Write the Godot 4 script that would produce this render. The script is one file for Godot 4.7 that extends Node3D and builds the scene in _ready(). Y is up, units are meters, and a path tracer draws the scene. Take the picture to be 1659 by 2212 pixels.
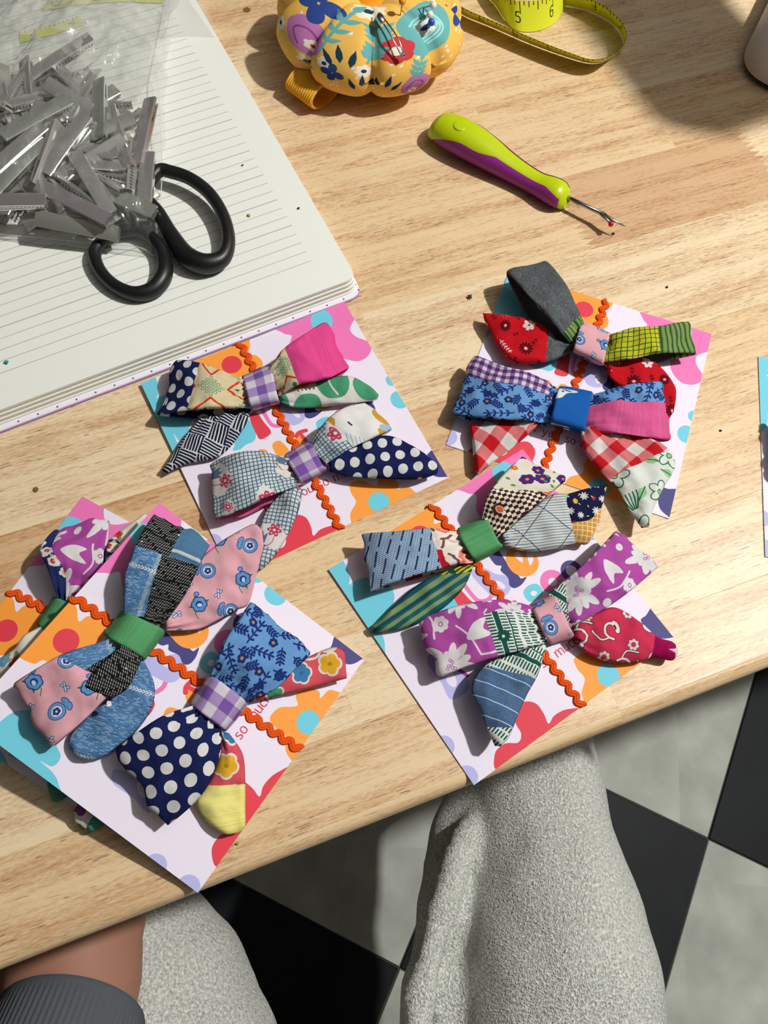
extends Node3D

# Hair bows on printed cards, spread over a butcher-block table beside a notebook, a bag of clips and sewing tools.
const TABLE := 0.74
const LAMP_AT := Vector3(0.85, 2.0, -0.45)
const LAMP_R := 0.032
const LAMP_E := 2.42
var org := Vector3.ZERO          # base of the thing that is being built; part() meshes are stored relative to it
var used := {}
var M := {}                      # materials by name
var tile_mm := {}                # size of one repeat of each fabric print
var rng := RandomNumberGenerator.new()
var wobble := FastNoiseLite.new()
var crease := FastNoiseLite.new()
var weave_map := []              # the same weave with 64 and with 128 threads to a repeat
var weave_tint := []


func _ready():
	rng.seed = 11
	wobble.seed = 4
	wobble.frequency = 55.0
	wobble.fractal_octaves = 2
	crease.seed = 9
	crease.frequency = 38.0
	crease.fractal_type = FastNoiseLite.FRACTAL_RIDGED
	crease.fractal_octaves = 3
	camera_and_light()
	make_materials()
	build_room()
	build_table()
	build_notebook()
	build_person()
	build_cards()
	build_bows()
	build_scissors()
	build_clips()
	build_bag()
	build_pincushion()
	build_tape()
	build_ripper()
	build_machine()
	build_scraps()


func camera_and_light():
	var cam := Camera3D.new()
	cam.name = "camera"
	cam.fov = 65.0
	cam.near = 0.02
	cam.far = 20.0
	cam.transform = Transform3D(Basis(Vector3(0.9938, 0.0423, -0.103), Vector3(-0.1113, 0.3775, -0.9193), Vector3(0, 0.9251, 0.3798)), Vector3(0, 1.12, 0))
	add_child(cam)
	cam.current = true
	var e := Environment.new()
	e.background_mode = Environment.BG_COLOR
	e.background_color = Color(0.02, 0.02, 0.02)
	e.tonemap_mode = Environment.TONE_MAPPER_LINEAR
	e.tonemap_exposure = 1.0
	e.sdfgi_enabled = true
	e.ssao_enabled = true
	e.ssil_enabled = true
	var w := WorldEnvironment.new()
	w.name = "world"
	w.environment = e
	add_child(w)


# ---------------------------------------------------------------- naming and mesh helpers

func numbered(called: String) -> String:
	used[called] = used.get(called, 0) + 1
	return called if used[called] == 1 else "%s_%03d" % [called, used[called] - 1]


func tag(o: Node, label: String, category: String, group := "") -> Node:
	o.set_meta("label", label)
	o.set_meta("category", category)
	if group:
		o.set_meta("group", group)
	return o


func thing(called: String, label: String, category: String, at: Vector3, group := "") -> Node3D:
	var o := Node3D.new()
	o.name = numbered(called)
	o.position = at
	add_child(o)
	tag(o, label, category, group)
	org = at
	return o


func part(called: String, mesh: Mesh, mat: Material, parent: Node = self) -> MeshInstance3D:
	var o := MeshInstance3D.new()
	o.mesh = mesh
	if mat:
		o.material_override = mat
	if parent == self:
		o.name = numbered(called)
		o.position = org
		add_child(o)
	else:
		o.name = called
		parent.add_child(o, true)
	return o


func st_new() -> SurfaceTool:
	var st := SurfaceTool.new()
	st.begin(Mesh.PRIMITIVE_TRIANGLES)
	return st


func done(st: SurfaceTool) -> ArrayMesh:
	st.index()
	st.generate_normals()
	return st.commit()


func tri(st: SurfaceTool, a: Vector3, b: Vector3, c: Vector3, ua := Vector2.ZERO, ub := Vector2.ZERO, uc := Vector2.ZERO):
	st.set_uv(ua)
	st.add_vertex(a - org)
	st.set_uv(ub)
	st.add_vertex(b - org)
	st.set_uv(uc)
	st.add_vertex(c - org)


func quad(st: SurfaceTool, a: Vector3, b: Vector3, c: Vector3, d: Vector3):
	tri(st, a, b, c)
	tri(st, a, c, d)


# a box given by its centre, half axes (x, y, z as vectors) and a chamfer
func add_box(st: SurfaceTool, c: Vector3, hx: Vector3, hy: Vector3, hz: Vector3, bevel := 0.0):
	var ax := [hx, hy, hz]
	st.set_smooth_group(-1)
	for i in 3:
		for s in [-1.0, 1.0]:
			var n: Vector3 = ax[i] * s
			var p: Vector3 = ax[(i + 1) % 3]
			var q: Vector3 = ax[(i + 2) % 3]
			p -= p.normalized() * bevel
			q -= q.normalized() * bevel
			if s > 0:
				quad(st, c + n - p - q, c + n - p + q, c + n + p + q, c + n + p - q)
			else:
				quad(st, c + n - p - q, c + n + p - q, c + n + p + q, c + n - p + q)
	if bevel > 0.0:
		for i in 3:
			var a: Vector3 = ax[i]
			var b: Vector3 = ax[(i + 1) % 3]
			var k: Vector3 = ax[(i + 2) % 3]
			var kk := k - k.normalized() * bevel
			for sa in [-1.0, 1.0]:
				for sb in [-1.0, 1.0]:
					var p1: Vector3 = a * sa + (b - b.normalized() * bevel) * sb
					var p2: Vector3 = (a - a.normalized() * bevel) * sa + b * sb
					if sa * sb < 0:
						quad(st, c + p1 - kk, c + p2 - kk, c + p2 + kk, c + p1 + kk)
					else:
						quad(st, c + p1 + kk, c + p2 + kk, c + p2 - kk, c + p1 - kk)


# a tube along points with a radius for each point; closed joins the ends
func add_tube(st: SurfaceTool, pts: Array, radii, sides := 10, closed := false, flat := 1.0):
	var n := pts.size()
	var rings := []
	var up := Vector3.UP
	st.set_smooth_group(0)
	for i in n:
		var a: Vector3 = pts[(i - 1 + n) % n] if closed or i > 0 else pts[0]
		var b: Vector3 = pts[(i + 1) % n] if closed or i < n - 1 else pts[n - 1]
		var t := (b - a).normalized()
		if absf(t.dot(up)) > 0.98:
			up = Vector3.RIGHT
		var sx := t.cross(up).normalized()
		var sy := sx.cross(t).normalized()
		var r: float = radii[i] if radii is Array else radii
		var ring := []
		for k in sides:
			var f := TAU * k / sides
			ring.append(pts[i] + sx * cos(f) * r + sy * sin(f) * r * flat)
		rings.append(ring)
	for i in (n if closed else n - 1):
		var p: Array = rings[i]
		var q: Array = rings[(i + 1) % n]
		for k in sides:
			var m := (k + 1) % sides
			quad(st, p[k], p[m], q[m], q[k])
	if not closed:
		for k in range(1, sides - 1):
			tri(st, rings[0][0], rings[0][k + 1], rings[0][k])
			tri(st, rings[n - 1][0], rings[n - 1][k], rings[n - 1][k + 1])


func smooth_path(pts: Array, per := 6, closed := false) -> Array:
	var out := []
	var n := pts.size()
	for i in (n if closed else n - 1):
		for k in per:
			if closed:
				out.append(pts[i].cubic_interpolate(pts[(i + 1) % n], pts[(i - 1 + n) % n], pts[(i + 2) % n], float(k) / per))
			else:
				out.append(pts[i].cubic_interpolate(pts[i + 1], pts[maxi(i - 1, 0)], pts[mini(i + 2, n - 1)], float(k) / per))
	if not closed:
		out.append(pts[n - 1])
	return out


# an upright prism over an outline in x and z, from height y0 to y1, with a small chamfer on top; UV = to_uv of (x, z)
func add_slab(st: SurfaceTool, outline: PackedVector2Array, y0: float, y1: float, chamfer := 0.0, to_uv := Transform2D()):
	var area := 0.0
	for i in outline.size():
		area += outline[i].cross(outline[(i + 1) % outline.size()])
	if area < 0:
		outline.reverse()
	var n := outline.size()
	var top := outline
	if chamfer > 0.0:
		top = PackedVector2Array()
		for i in n:
			var e1 := (outline[i] - outline[(i - 1 + n) % n]).normalized()
			var e2 := (outline[(i + 1) % n] - outline[i]).normalized()
			var m := e1 + e2
			top.append(outline[i] + Vector2(-m.y, m.x).normalized() * chamfer)
	st.set_smooth_group(-1)
	var ids := Geometry2D.triangulate_polygon(top)
	for k in range(0, ids.size(), 3):
		var p := [top[ids[k]], top[ids[k + 1]], top[ids[k + 2]]]
		if (p[1] - p[0]).cross(p[2] - p[0]) < 0:
			p = [p[0], p[2], p[1]]
		tri(st, Vector3(p[0].x, y1, p[0].y), Vector3(p[1].x, y1, p[1].y), Vector3(p[2].x, y1, p[2].y), to_uv * p[0], to_uv * p[1], to_uv * p[2])
		tri(st, Vector3(p[0].x, y0, p[0].y), Vector3(p[2].x, y0, p[2].y), Vector3(p[1].x, y0, p[1].y), to_uv * p[0], to_uv * p[2], to_uv * p[1])
	for i in n:
		var j := (i + 1) % n
		var a := outline[i]
		var b := outline[j]
		var ya := y1 - chamfer
		var va := Vector2(0, (y1 - y0) * 0.5)
		for strip in ([[a, b, y0, a, b, ya], [a, b, ya, top[i], top[j], y1]] if chamfer > 0.0 else [[a, b, y0, a, b, y1]]):
			var p0 := Vector3(strip[0].x, strip[2], strip[0].y)
			var p1 := Vector3(strip[1].x, strip[2], strip[1].y)
			var p2 := Vector3(strip[4].x, strip[5], strip[4].y)
			var p3 := Vector3(strip[3].x, strip[5], strip[3].y)
			tri(st, p0, p1, p2, to_uv * (a + va), to_uv * (b + va), to_uv * b)
			tri(st, p0, p2, p3, to_uv * (a + va), to_uv * b, to_uv * a)


func round_outline(pts: Array, radii: Array, steps := 6) -> PackedVector2Array:
	var out := PackedVector2Array()
	var n := pts.size()
	for i in n:
		var p: Vector2 = pts[i]
		var r: float = radii[i]
		if r <= 0.0:
			out.append(p)
			continue
		var a: Vector2 = p + (pts[(i - 1 + n) % n] - p).normalized() * r
		var b: Vector2 = p + (pts[(i + 1) % n] - p).normalized() * r
		for k in steps + 1:
			var t := float(k) / steps
			out.append(a.lerp(p, t).lerp(p.lerp(b, t), t))
	return out


# ---------------------------------------------------------------- cloth: a padded sheet between two rails
# rails: [left0, right0, left1, right1, ...] along the sheet; patches: [[material, [[a, b, c], ...]], ...] each keeps a*u + b*v <= c,
# u across (0 left, 1 right), v counted in rail pairs. The first patch becomes the part, the others its sub-parts.
func cloth(called: String, parent: Node, rails: Array, patches: Array, opt := {}):
	var n := rails.size() / 2
	var thick: float = opt.get("thick", 0.0016)
	var puff: float = opt.get("puff", 0.0)
	var rim: float = opt.get("rim", 0.004)
	var amp: float = opt.get("amp", 0.0006)
	var gather: float = opt.get("gather", 0.0)
	var both: bool = opt.get("both", false)
	var step: float = opt.get("step", 0.0016)
	var vs := []
	var widest := 0.0
	for i in n:
		widest = maxf(widest, rails[i * 2].distance_to(rails[i * 2 + 1]))
	for i in n - 1:
		var m := clampi(int(ceil(0.5 * (rails[i * 2].distance_to(rails[i * 2 + 2]) + rails[i * 2 + 1].distance_to(rails[i * 2 + 3])) / step)), 4, 16)
		for k in m:
			vs.append(i + float(k) / m)
	vs.append(n - 1.0)
	var nu := clampi(int(widest / step), 8, 26)
	var us := []
	for i in nu + 1:
		var x := float(i) / nu
		us.append(0.5 - 0.5 * cos(PI * x) if x * (nu - x) < 0 else lerpf(x, 0.5 - 0.5 * cos(PI * x), 0.55))
	var rows := vs.size()
	var base := []
	var arc := [0.0]
	var wid := []
	for j in rows:
		var i := mini(int(vs[j]), n - 2)
		var t: float = vs[j] - i
		var i0 := maxi(i - 1, 0)
		var i3 := mini(i + 2, n - 1)
		var l: Vector3 = rails[i * 2].cubic_interpolate(rails[i * 2 + 2], rails[i0 * 2], rails[i3 * 2], t)
		var r: Vector3 = rails[i * 2 + 1].cubic_interpolate(rails[i * 2 + 3], rails[i0 * 2 + 1], rails[i3 * 2 + 1], t)
		var row := []
		for u in us:
			row.append(l.lerp(r, u))
		base.append(row)
		wid.append(l.distance_to(r))
		if j > 0:
			arc.append(arc[j - 1] + base[j - 1][nu / 2].distance_to(row[nu / 2]))
	var total: float = arc[rows - 1]
	var dirs := []
	for j in rows:
		var row := []
		for i in nu + 1:
			var dv: Vector3 = base[mini(j + 1, rows - 1)][i] - base[maxi(j - 1, 0)][i]
			var du: Vector3 = base[j][nu] - base[j][0]
			if du.length() < 1e-5:
				du = base[maxi(j - 2, 0)][nu] - base[maxi(j - 2, 0)][0]
			row.append(dv.cross(du).normalized())
		dirs.append(row)
	var flip: bool = dirs[rows / 4 if not opt.get("knot", false) else rows / 2][nu / 2].y < 0
	var top := []
	var bot := []
	var seed_at: Vector3 = base[0][0] * 37.0
	for j in rows:
		var rt := []
		var rb := []
		var da: float = minf(arc[j], total - arc[j])
		var ev := sqrt(1.0 - pow(1.0 - minf(da / rim, 1.0), 2.0)) if opt.get("shut", true) else 1.0
		for i in nu + 1:
			var u: float = us[i]
			var du: float = minf(u, 1.0 - u) * wid[j]
			var eu := sqrt(maxf(0.0, 1.0 - pow(1.0 - minf(du / rim, 1.0), 2.0)))
			var h := thick * eu * ev + puff * 4.0 * u * (1.0 - u) * ev
			var nn: Vector3 = dirs[j][i] * (-1.0 if flip else 1.0)
			var w := wobble.get_noise_3dv(base[j][i] + seed_at) * amp * eu + (crease.get_noise_3dv(base[j][i] + seed_at) - 0.3) * amp * 0.7 * eu
			if gather > 0.0:
				var fall: float = exp(-arc[j] / 0.011) + (exp(-(total - arc[j]) / 0.011) if both else 0.0)
				w += gather * fall * sin(u * widest * 1500.0 + wobble.get_noise_1d(u * 0.05 + seed_at.x) * 4.0) * eu
			for p in patches:
				for line in p[1]:
					var seg: float = maxf(arc[mini(j + 1, rows - 1)] - arc[maxi(j - 1, 0)], 1e-5) / maxf(vs[mini(j + 1, rows - 1)] - vs[maxi(j - 1, 0)], 1e-4)
					var g := Vector2(line[0] / maxf(wid[j], 0.004), line[1] / seg).length()
					var d: float = absf(line[0] * u + line[1] * vs[j] - line[2]) / maxf(g, 1e-4)
					w -= 0.00045 * exp(-d * d / 1.2e-6) * eu
			rt.append(base[j][i] + nn * (h + w))
			rb.append(base[j][i] - nn * (h * (0.4 if called == "tail" else 1.0) - w))
		top.append(rt)
		bot.append(rb)
	var axis_y: Vector3 = (base[rows - 1][nu / 2] - base[0][nu / 2]).normalized()
	var mid_row := rows / 2
	var axis_x: Vector3 = base[mid_row][nu] - base[mid_row][0]
	axis_x = (axis_x - axis_y * axis_x.dot(axis_y)).normalized()
	var first: MeshInstance3D
	for pi in patches.size():
		var p: Array = patches[pi]
		var st := st_new()
		var size: float = tile_mm.get(p[0], 30.0) * 0.001
		var turn: float = p[2] if p.size() > 2 else 0.0
		var shift := Vector2(p[3], p[4]) if p.size() > 4 else Vector2(fmod(absf(seed_at.x) * 3.7, 1.0), fmod(absf(seed_at.z) * 5.3, 1.0))
		var any := false
		for side in 2:
			var g: Array = top if side == 0 else bot
			for j in rows - 1:
				for i in nu:
					var cell := [Vector2(0, 0), Vector2(1, 0), Vector2(1, 1), Vector2(0, 1)]
					for line in p[1]:
						cell = cut(cell, line, us[i], us[i + 1], vs[j], vs[j + 1])
						if cell.is_empty():
							break
					if cell.size() < 3:
						continue
					any = true
					var pos := []
					var uvs := []
					for c in cell:
						pos.append(g[j][i].lerp(g[j][i + 1], c.x).lerp(g[j + 1][i].lerp(g[j + 1][i + 1], c.x), c.y))
						var xy := Vector2((lerpf(us[i], us[i + 1], c.x) - 0.5) * lerpf(wid[j], widest, 0.5), lerpf(arc[j], arc[j + 1], c.y))
						if called == "tail":
							var rel: Vector3 = pos[-1] - base[0][nu / 2]
							xy = Vector2(rel.dot(axis_x), rel.dot(axis_y))
						uvs.append(xy.rotated(turn) / size + shift)
					for k in range(1, cell.size() - 1):
						if (side == 0) != flip:
							tri(st, pos[0], pos[k], pos[k + 1], uvs[0], uvs[k], uvs[k + 1])
						else:
							tri(st, pos[0], pos[k + 1], pos[k], uvs[0], uvs[k + 1], uvs[k])
		if not any:
			continue
		if first == null:
			first = part(called, done(st), M[p[0]], parent)
		else:
			part("patch", done(st), M[p[0]], first)
	return first


func cut(cell: Array, line: Array, u0: float, u1: float, v0: float, v1: float) -> Array:
	var out := []
	var f := []
	for c in cell:
		f.append(line[0] * lerpf(u0, u1, c.x) + line[1] * lerpf(v0, v1, c.y) - line[2])
	for i in cell.size():
		var j := (i + 1) % cell.size()
		if f[i] <= 0:
			out.append(cell[i])
		if (f[i] <= 0) != (f[j] <= 0):
			out.append(cell[i].lerp(cell[j], f[i] / (f[i] - f[j])))
	return out


# a folded loop: the rails of its upper layer from the knot to the fold; the lower layer runs back underneath
func loop(parent: Node, rails: Array, under: float, patches: Array, up := Vector3.UP, opt := {}):
	var n := rails.size() / 2
	var all := rails.duplicate()
	for i in 2:
		all[i] -= up * 0.0035
	var end: Vector3 = (rails[n * 2 - 2] + rails[n * 2 - 1]) * 0.5
	for i in range(n - 2, -1, -1):
		var l: Vector3 = rails[i * 2]
		var r: Vector3 = rails[i * 2 + 1]
		var fold_h: float = (end - org).dot(up)
		l += up * (under - (l - org).dot(up))
		r += up * (under + 0.0006 - (r - org).dot(up))
		all.append(l.lerp(r, 0.05))
		all.append(r.lerp(l, 0.05))
	var o := {"thick": 0.0011, "rim": 0.0022, "amp": 0.0021, "gather": 0.0015, "both": true, "shut": false}
	o.merge(opt, true)
	return cloth("loop", parent, all, patches, o)


func tail(parent: Node, rails: Array, patches: Array, opt := {}):
	var o := {"thick": 0.0017, "rim": 0.003, "puff": 0.0013, "amp": 0.0022, "gather": 0.0014}
	o.merge(opt, true)
	return cloth("tail", parent, rails, patches, o)


func knot(parent: Node, rails: Array, patches: Array):
	# rounder over the top, and tucked a little lower than the loops on either side
	var low := rails.duplicate()
	var n := low.size()
	for i in range(2, n - 2):
		low[i] += Vector3(0, -0.0022 if i < n - 4 or n < 10 else 0.0008, 0)
	return cloth("knot_wrap", parent, low, patches, {"thick": 0.0008, "rim": 0.0011, "amp": 0.0005, "shut": false, "knot": true, "step": 0.0013})


# ---------------------------------------------------------------- prints: flat shapes drawn on a repeating square
class Canvas:
	var im: Image
	var n: int
	var small: int
	var wrap := true

	func _init(size: int, bg: Color, ss := 2):
		small = size
		n = size * ss
		im = Image.create(n, n, false, Image.FORMAT_RGB8)
		im.fill(bg)

	func poly(p: PackedVector2Array, c: Color):
		var lo := p[0]
		var hi := p[0]
		for q in p:
			lo = lo.min(q)
			hi = hi.max(q)
		for ox in (range(int(-floor(hi.x)), int(-floor(lo.x)) + 1) if wrap else [0]):
			for oy in (range(int(-floor(hi.y)), int(-floor(lo.y)) + 1) if wrap else [0]):
				_scan(p, Vector2(ox, oy), lo.y + oy, hi.y + oy, c)

	func _scan(p: PackedVector2Array, o: Vector2, y0: float, y1: float, c: Color):
		var m := p.size()
		for y in range(maxi(int(floor(y0 * n)), 0), mini(int(ceil(y1 * n)), n)):
			var yy := (y + 0.5) / n - o.y
			var xs := []
			for i in m:
				var a := p[i]
				var b := p[(i + 1) % m]
				if (a.y <= yy) != (b.y <= yy):
					xs.append((a.x + (yy - a.y) / (b.y - a.y) * (b.x - a.x) + o.x) * n)
			xs.sort()
			for i in range(0, xs.size() - 1, 2):
				var x0 := maxi(roundi(xs[i]), 0)
				var x1 := mini(roundi(xs[i + 1]), n)
				if x1 > x0:
					im.fill_rect(Rect2i(x0, y, x1 - x0, 1), c)

	func oval(at: Vector2, rx: float, ry: float, turn: float, c: Color):
		var p := PackedVector2Array()
		var m := clampi(int(maxf(rx, ry) * n * 0.7), 6, 26)
		for i in m:
			p.append(at + Vector2(cos(TAU * i / m) * rx, sin(TAU * i / m) * ry).rotated(turn))
		poly(p, c)

	func dot(at: Vector2, r: float, c: Color):
		oval(at, r, r, 0, c)

	func ring(at: Vector2, r: float, w: float, c: Color, inside: Color):
		dot(at, r, c)
		dot(at, r - w, inside)

	func stroke(pts: Array, w: float, c: Color, round_ends := true):
		for i in pts.size() - 1:
			var a: Vector2 = pts[i]
			var b: Vector2 = pts[i + 1]
			var s := (b - a).normalized().orthogonal() * w * 0.5
			poly(PackedVector2Array([a + s, b + s, b - s, a - s]), c)
			if round_ends or i > 0:
				dot(a, w * 0.5, c)
		if round_ends:
			dot(pts[-1], w * 0.5, c)

	# a smooth closed shape through points
	func blob(pts: Array, c: Color, per := 5):
		var p := PackedVector2Array()
		var m := pts.size()
		for i in m:
			for k in per:
				p.append(pts[i].cubic_interpolate(pts[(i + 1) % m], pts[(i - 1 + m) % m], pts[(i + 2) % m], float(k) / per))
		poly(p, c)

	func line(pts: Array, w: float, c: Color, per := 5):
		var q := []
		var m := pts.size()
		for i in m - 1:
			for k in per:
				q.append(pts[i].cubic_interpolate(pts[i + 1], pts[maxi(i - 1, 0)], pts[mini(i + 2, m - 1)], float(k) / per))
		q.append(pts[m - 1])
		stroke(q, w, c)

	func flower(at: Vector2, r: float, petals: int, c: Color, centre: Color, turn := 0.0, fat := 0.5, core := 0.28):
		for i in petals:
			var a := turn + TAU * i / petals
			oval(at + Vector2.from_angle(a) * r * 0.58, r * 0.45, r * fat * 0.8, a, c)
		dot(at, r * 0.4, c)
		dot(at, r * core, centre)

	func daisy(at: Vector2, r: float, petals: int, c: Color, edge: Color, turn := 0.0):
		for i in petals:
			var a := turn + TAU * i / petals
			var s := 0.85 + 0.3 * sin(i * 2.3)
			oval(at + Vector2.from_angle(a) * r * 0.55 * s, r * 0.5 * s, r * 0.17, a, c)
			stroke([at + Vector2.from_angle(a + PI / petals) * r * 0.3, at + Vector2.from_angle(a + PI / petals) * r * 0.6], 0.006, edge)
		dot(at, r * 0.35, c)
		for i in 7:
			var q := at + Vector2.from_angle(i * 1.9) * r * 0.045 * sqrt(i * 4.0)
			ring(q, r * 0.07, r * 0.025, edge, c)

	func leaf(a: Vector2, b: Vector2, w: float, c: Color):
		var s := (b - a).orthogonal().normalized() * w
		poly(PackedVector2Array([a, a.lerp(b, 0.3) + s * 0.9, a.lerp(b, 0.6) + s * 0.8, b, a.lerp(b, 0.6) - s * 0.8, a.lerp(b, 0.3) - s * 0.9]), c)

	func sprig(a: Vector2, b: Vector2, pairs: int, c: Color, w := 0.012, size := 0.05):
		stroke([a, b], w, c)
		var d := (b - a).normalized()
		for i in pairs:
			var q := a.lerp(b, (i + 0.6) / pairs)
			for s in [-1.0, 1.0]:
				oval(q + d.rotated(s * 0.9) * size * 0.7, size * 0.55, size * 0.24, d.angle() + s * 0.9, c)
		oval(b + d * size * 0.4, size * 0.5, size * 0.22, d.angle(), c)

	# text from its lower left corner; ex and ey are one em to the right and one em up
	func letters(text: String, at: Vector2, ex: Vector2, ey: Vector2, c: Color, spread := 0.0):
		var f := SystemFont.new()
		f.font_names = PackedStringArray(["Droid Sans"])
		var x := 0.0
		for ch in text:
			if ch == " ":
				x += 0.42
				continue
			var t := TextMesh.new()
			t.font = f
			t.font_size = 64
			t.pixel_size = 1.0 / 64.0
			t.depth = 0.0
			t.vertical_alignment = VERTICAL_ALIGNMENT_BOTTOM
			t.text = ch
			var arr := t.get_mesh_arrays()
			var vs: PackedVector3Array = arr[Mesh.ARRAY_VERTEX]
			var box := t.get_aabb()
			var ids: PackedInt32Array = arr[Mesh.ARRAY_INDEX] if arr[Mesh.ARRAY_INDEX] != null else PackedInt32Array(range(vs.size()))
			for k in range(0, ids.size(), 3):
				var p := PackedVector2Array()
				for m in 3:
					var v := vs[ids[k + m]]
					p.append(at + ex * (x + v.x - box.position.x) + ey * v.y)
				poly(p, c)
			x += box.size.x + spread

	func finish() -> Image:
		if n != small:
			im.resize(small, small, Image.INTERPOLATE_BILINEAR)
		return im


func P(list: Array) -> Array:                        # a flat list of numbers as points
	var out := []
	for i in range(0, list.size(), 2):
		out.append(Vector2(list[i], list[i + 1]))
	return out


func c8(r: int, g: int, b: int) -> Color:
	return Color8(r, g, b)


func make_weave():
	var n := 512
	for s in [16, 8]:
		var height := Image.create(n, n, false, Image.FORMAT_L8)
		var over_all := Image.create(n, n, false, Image.FORMAT_RGBA8)
		var cell := Image.create(s, s, false, Image.FORMAT_L8)
		var tint := Image.create(s, s, false, Image.FORMAT_RGBA8)
		var half: int = s / 2
		for y in s:
			for x in s:
				var over: bool = (x / half + y / half) % 2 == 0
				var a: float = (x % half + 0.5) / half
				var b: float = (y % half + 0.5) / half
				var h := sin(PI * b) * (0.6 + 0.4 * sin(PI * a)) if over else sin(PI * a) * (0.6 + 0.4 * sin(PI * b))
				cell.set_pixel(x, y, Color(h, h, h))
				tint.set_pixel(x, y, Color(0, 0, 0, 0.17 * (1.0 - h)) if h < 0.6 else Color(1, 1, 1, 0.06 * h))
		for y in range(0, n, s):
			for x in range(0, n, s):
				height.blit_rect(cell, Rect2i(0, 0, s, s), Vector2i(x, y))
				over_all.blit_rect(tint, Rect2i(0, 0, s, s), Vector2i(x, y))
		height.bump_map_to_normal_map(2.2 if s == 16 else 1.3)
		weave_map.append(ImageTexture.create_from_image(height))
		weave_tint.append(over_all)


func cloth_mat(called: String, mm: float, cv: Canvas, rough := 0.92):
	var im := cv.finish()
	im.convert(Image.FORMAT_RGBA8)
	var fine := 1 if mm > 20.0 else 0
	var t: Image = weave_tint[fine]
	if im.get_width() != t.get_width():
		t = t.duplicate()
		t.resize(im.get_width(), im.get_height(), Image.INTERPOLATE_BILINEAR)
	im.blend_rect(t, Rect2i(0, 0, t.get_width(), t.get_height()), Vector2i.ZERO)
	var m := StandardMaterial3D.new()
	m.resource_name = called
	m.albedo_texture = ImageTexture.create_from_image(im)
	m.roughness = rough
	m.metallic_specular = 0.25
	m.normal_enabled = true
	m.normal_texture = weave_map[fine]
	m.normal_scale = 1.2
	M[called] = m
	tile_mm[called] = mm


func plain(called: String, c: Color, rough := 0.6, metal := 0.0, spec := 0.5) -> StandardMaterial3D:
	var m := StandardMaterial3D.new()
	m.resource_name = called
	m.albedo_color = c
	m.roughness = rough
	m.metallic = metal
	m.metallic_specular = spec
	M[called] = m
	return m


func gingham(called: String, mm: float, pale: Color, mid: Color, deep: Color, repeats := 2):
	var cv := Canvas.new(192, pale, 2)
	var s := 0.5 / repeats
	for i in repeats:
		for k in repeats:
			var o := Vector2(i, k) * 2 * s
			for q in [[0, 1, mid], [1, 0, mid], [0, 0, deep]]:
				var a: Vector2 = o + Vector2(q[0], q[1]) * s
				cv.poly(PackedVector2Array([a, a + Vector2(s, 0), a + Vector2(s, s), a + Vector2(0, s)]), q[2])
				if q[2] == mid:
					for t in 8:
						var d := s * t / 8.0
						cv.stroke([a + (Vector2(d, 0) if q[0] else Vector2(0, d)), a + (Vector2(d, s) if q[0] else Vector2(s, d))], s * 0.03, pale.lerp(mid, 0.45), false)
	cloth_mat(called, mm, cv)


func make_materials():
	make_weave()
	make_prints()
	plain("white_card", c8(232, 226, 236), 0.7, 0, 0.3)
	plain("paper", c8(229, 231, 224), 0.85, 0, 0.3)
	plain("paper_edge", c8(214, 208, 192), 0.9, 0, 0.2)
	plain("lilac_cover", c8(150, 118, 178), 0.5)
	plain("black_grip", c8(22, 22, 23), 0.42)
	plain("steel", c8(196, 196, 198), 0.22, 1.0)
	plain("bright_steel", c8(222, 221, 218), 0.16, 0.8)
	plain("rose_steel", c8(212, 205, 206), 0.18, 0.8)
	plain("green_steel", c8(206, 210, 200), 0.18, 0.8)
	plain("orange_cord", c8(222, 84, 24), 0.85, 0, 0.2)
	plain("yellow_elastic", c8(230, 172, 58), 0.85, 0, 0.2)
	plain("lime_plastic", c8(186, 205, 10), 0.3)
	plain("purple_grip", c8(140, 34, 136), 0.5)
	plain("red_bead", c8(190, 18, 24), 0.25)
	plain("pearl", c8(236, 230, 226), 0.15)
	plain("blue_bead", c8(40, 90, 190), 0.2)
	plain("amber", c8(232, 150, 30), 0.3)
	plain("white_plastic", c8(232, 228, 230), 0.42)
	plain("wall_paint", c8(72, 71, 70), 0.9)
	plain("ceiling_paint", c8(132, 131, 130), 0.9)
	plain("trim_paint", c8(222, 220, 215), 0.5)
	plain("grout", c8(70, 70, 68), 0.9)
	plain("leg_wood", c8(205, 168, 118), 0.55)
	plain("leg_wood_dark", c8(120, 84, 48), 0.7)
	plain("dark_thread", c8(92, 74, 40), 0.9)
	plain("navy_lint", c8(40, 62, 92), 0.95)
	plain("teal_lint", c8(50, 150, 160), 0.95)
	plain("olive_lint", c8(150, 160, 80), 0.95)
	plain("white_thread", c8(225, 225, 220), 0.9)
	var film := plain("clear_film", Color(0.93, 0.94, 0.92, 0.035), 0.05)
	film.transparency = BaseMaterial3D.TRANSPARENCY_ALPHA
	film.cull_mode = BaseMaterial3D.CULL_DISABLED
	var seam := plain("film_seam", Color(0.93, 0.94, 0.93, 0.3), 0.06)
	seam.transparency = BaseMaterial3D.TRANSPARENCY_ALPHA
	plain("dot_ink", c8(92, 70, 112), 0.6)
	var haze := plain("crumpled_film", Color(0.9, 0.91, 0.89, 0.2), 0.07)
	haze.transparency = BaseMaterial3D.TRANSPARENCY_ALPHA
	haze.cull_mode = BaseMaterial3D.CULL_DISABLED
	var glow := plain("lamp_glow", c8(255, 246, 232), 0.5)
	glow.emission_enabled = true
	glow.emission = c8(255, 244, 226)
	glow.emission_energy_multiplier = 6.0
	var skin := plain("skin", c8(166, 120, 100), 0.55, 0, 0.4)
	skin.subsurf_scatter_enabled = true
	skin.subsurf_scatter_strength = 0.15
	make_knit()
	make_floor_mats()
	make_wood()


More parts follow.
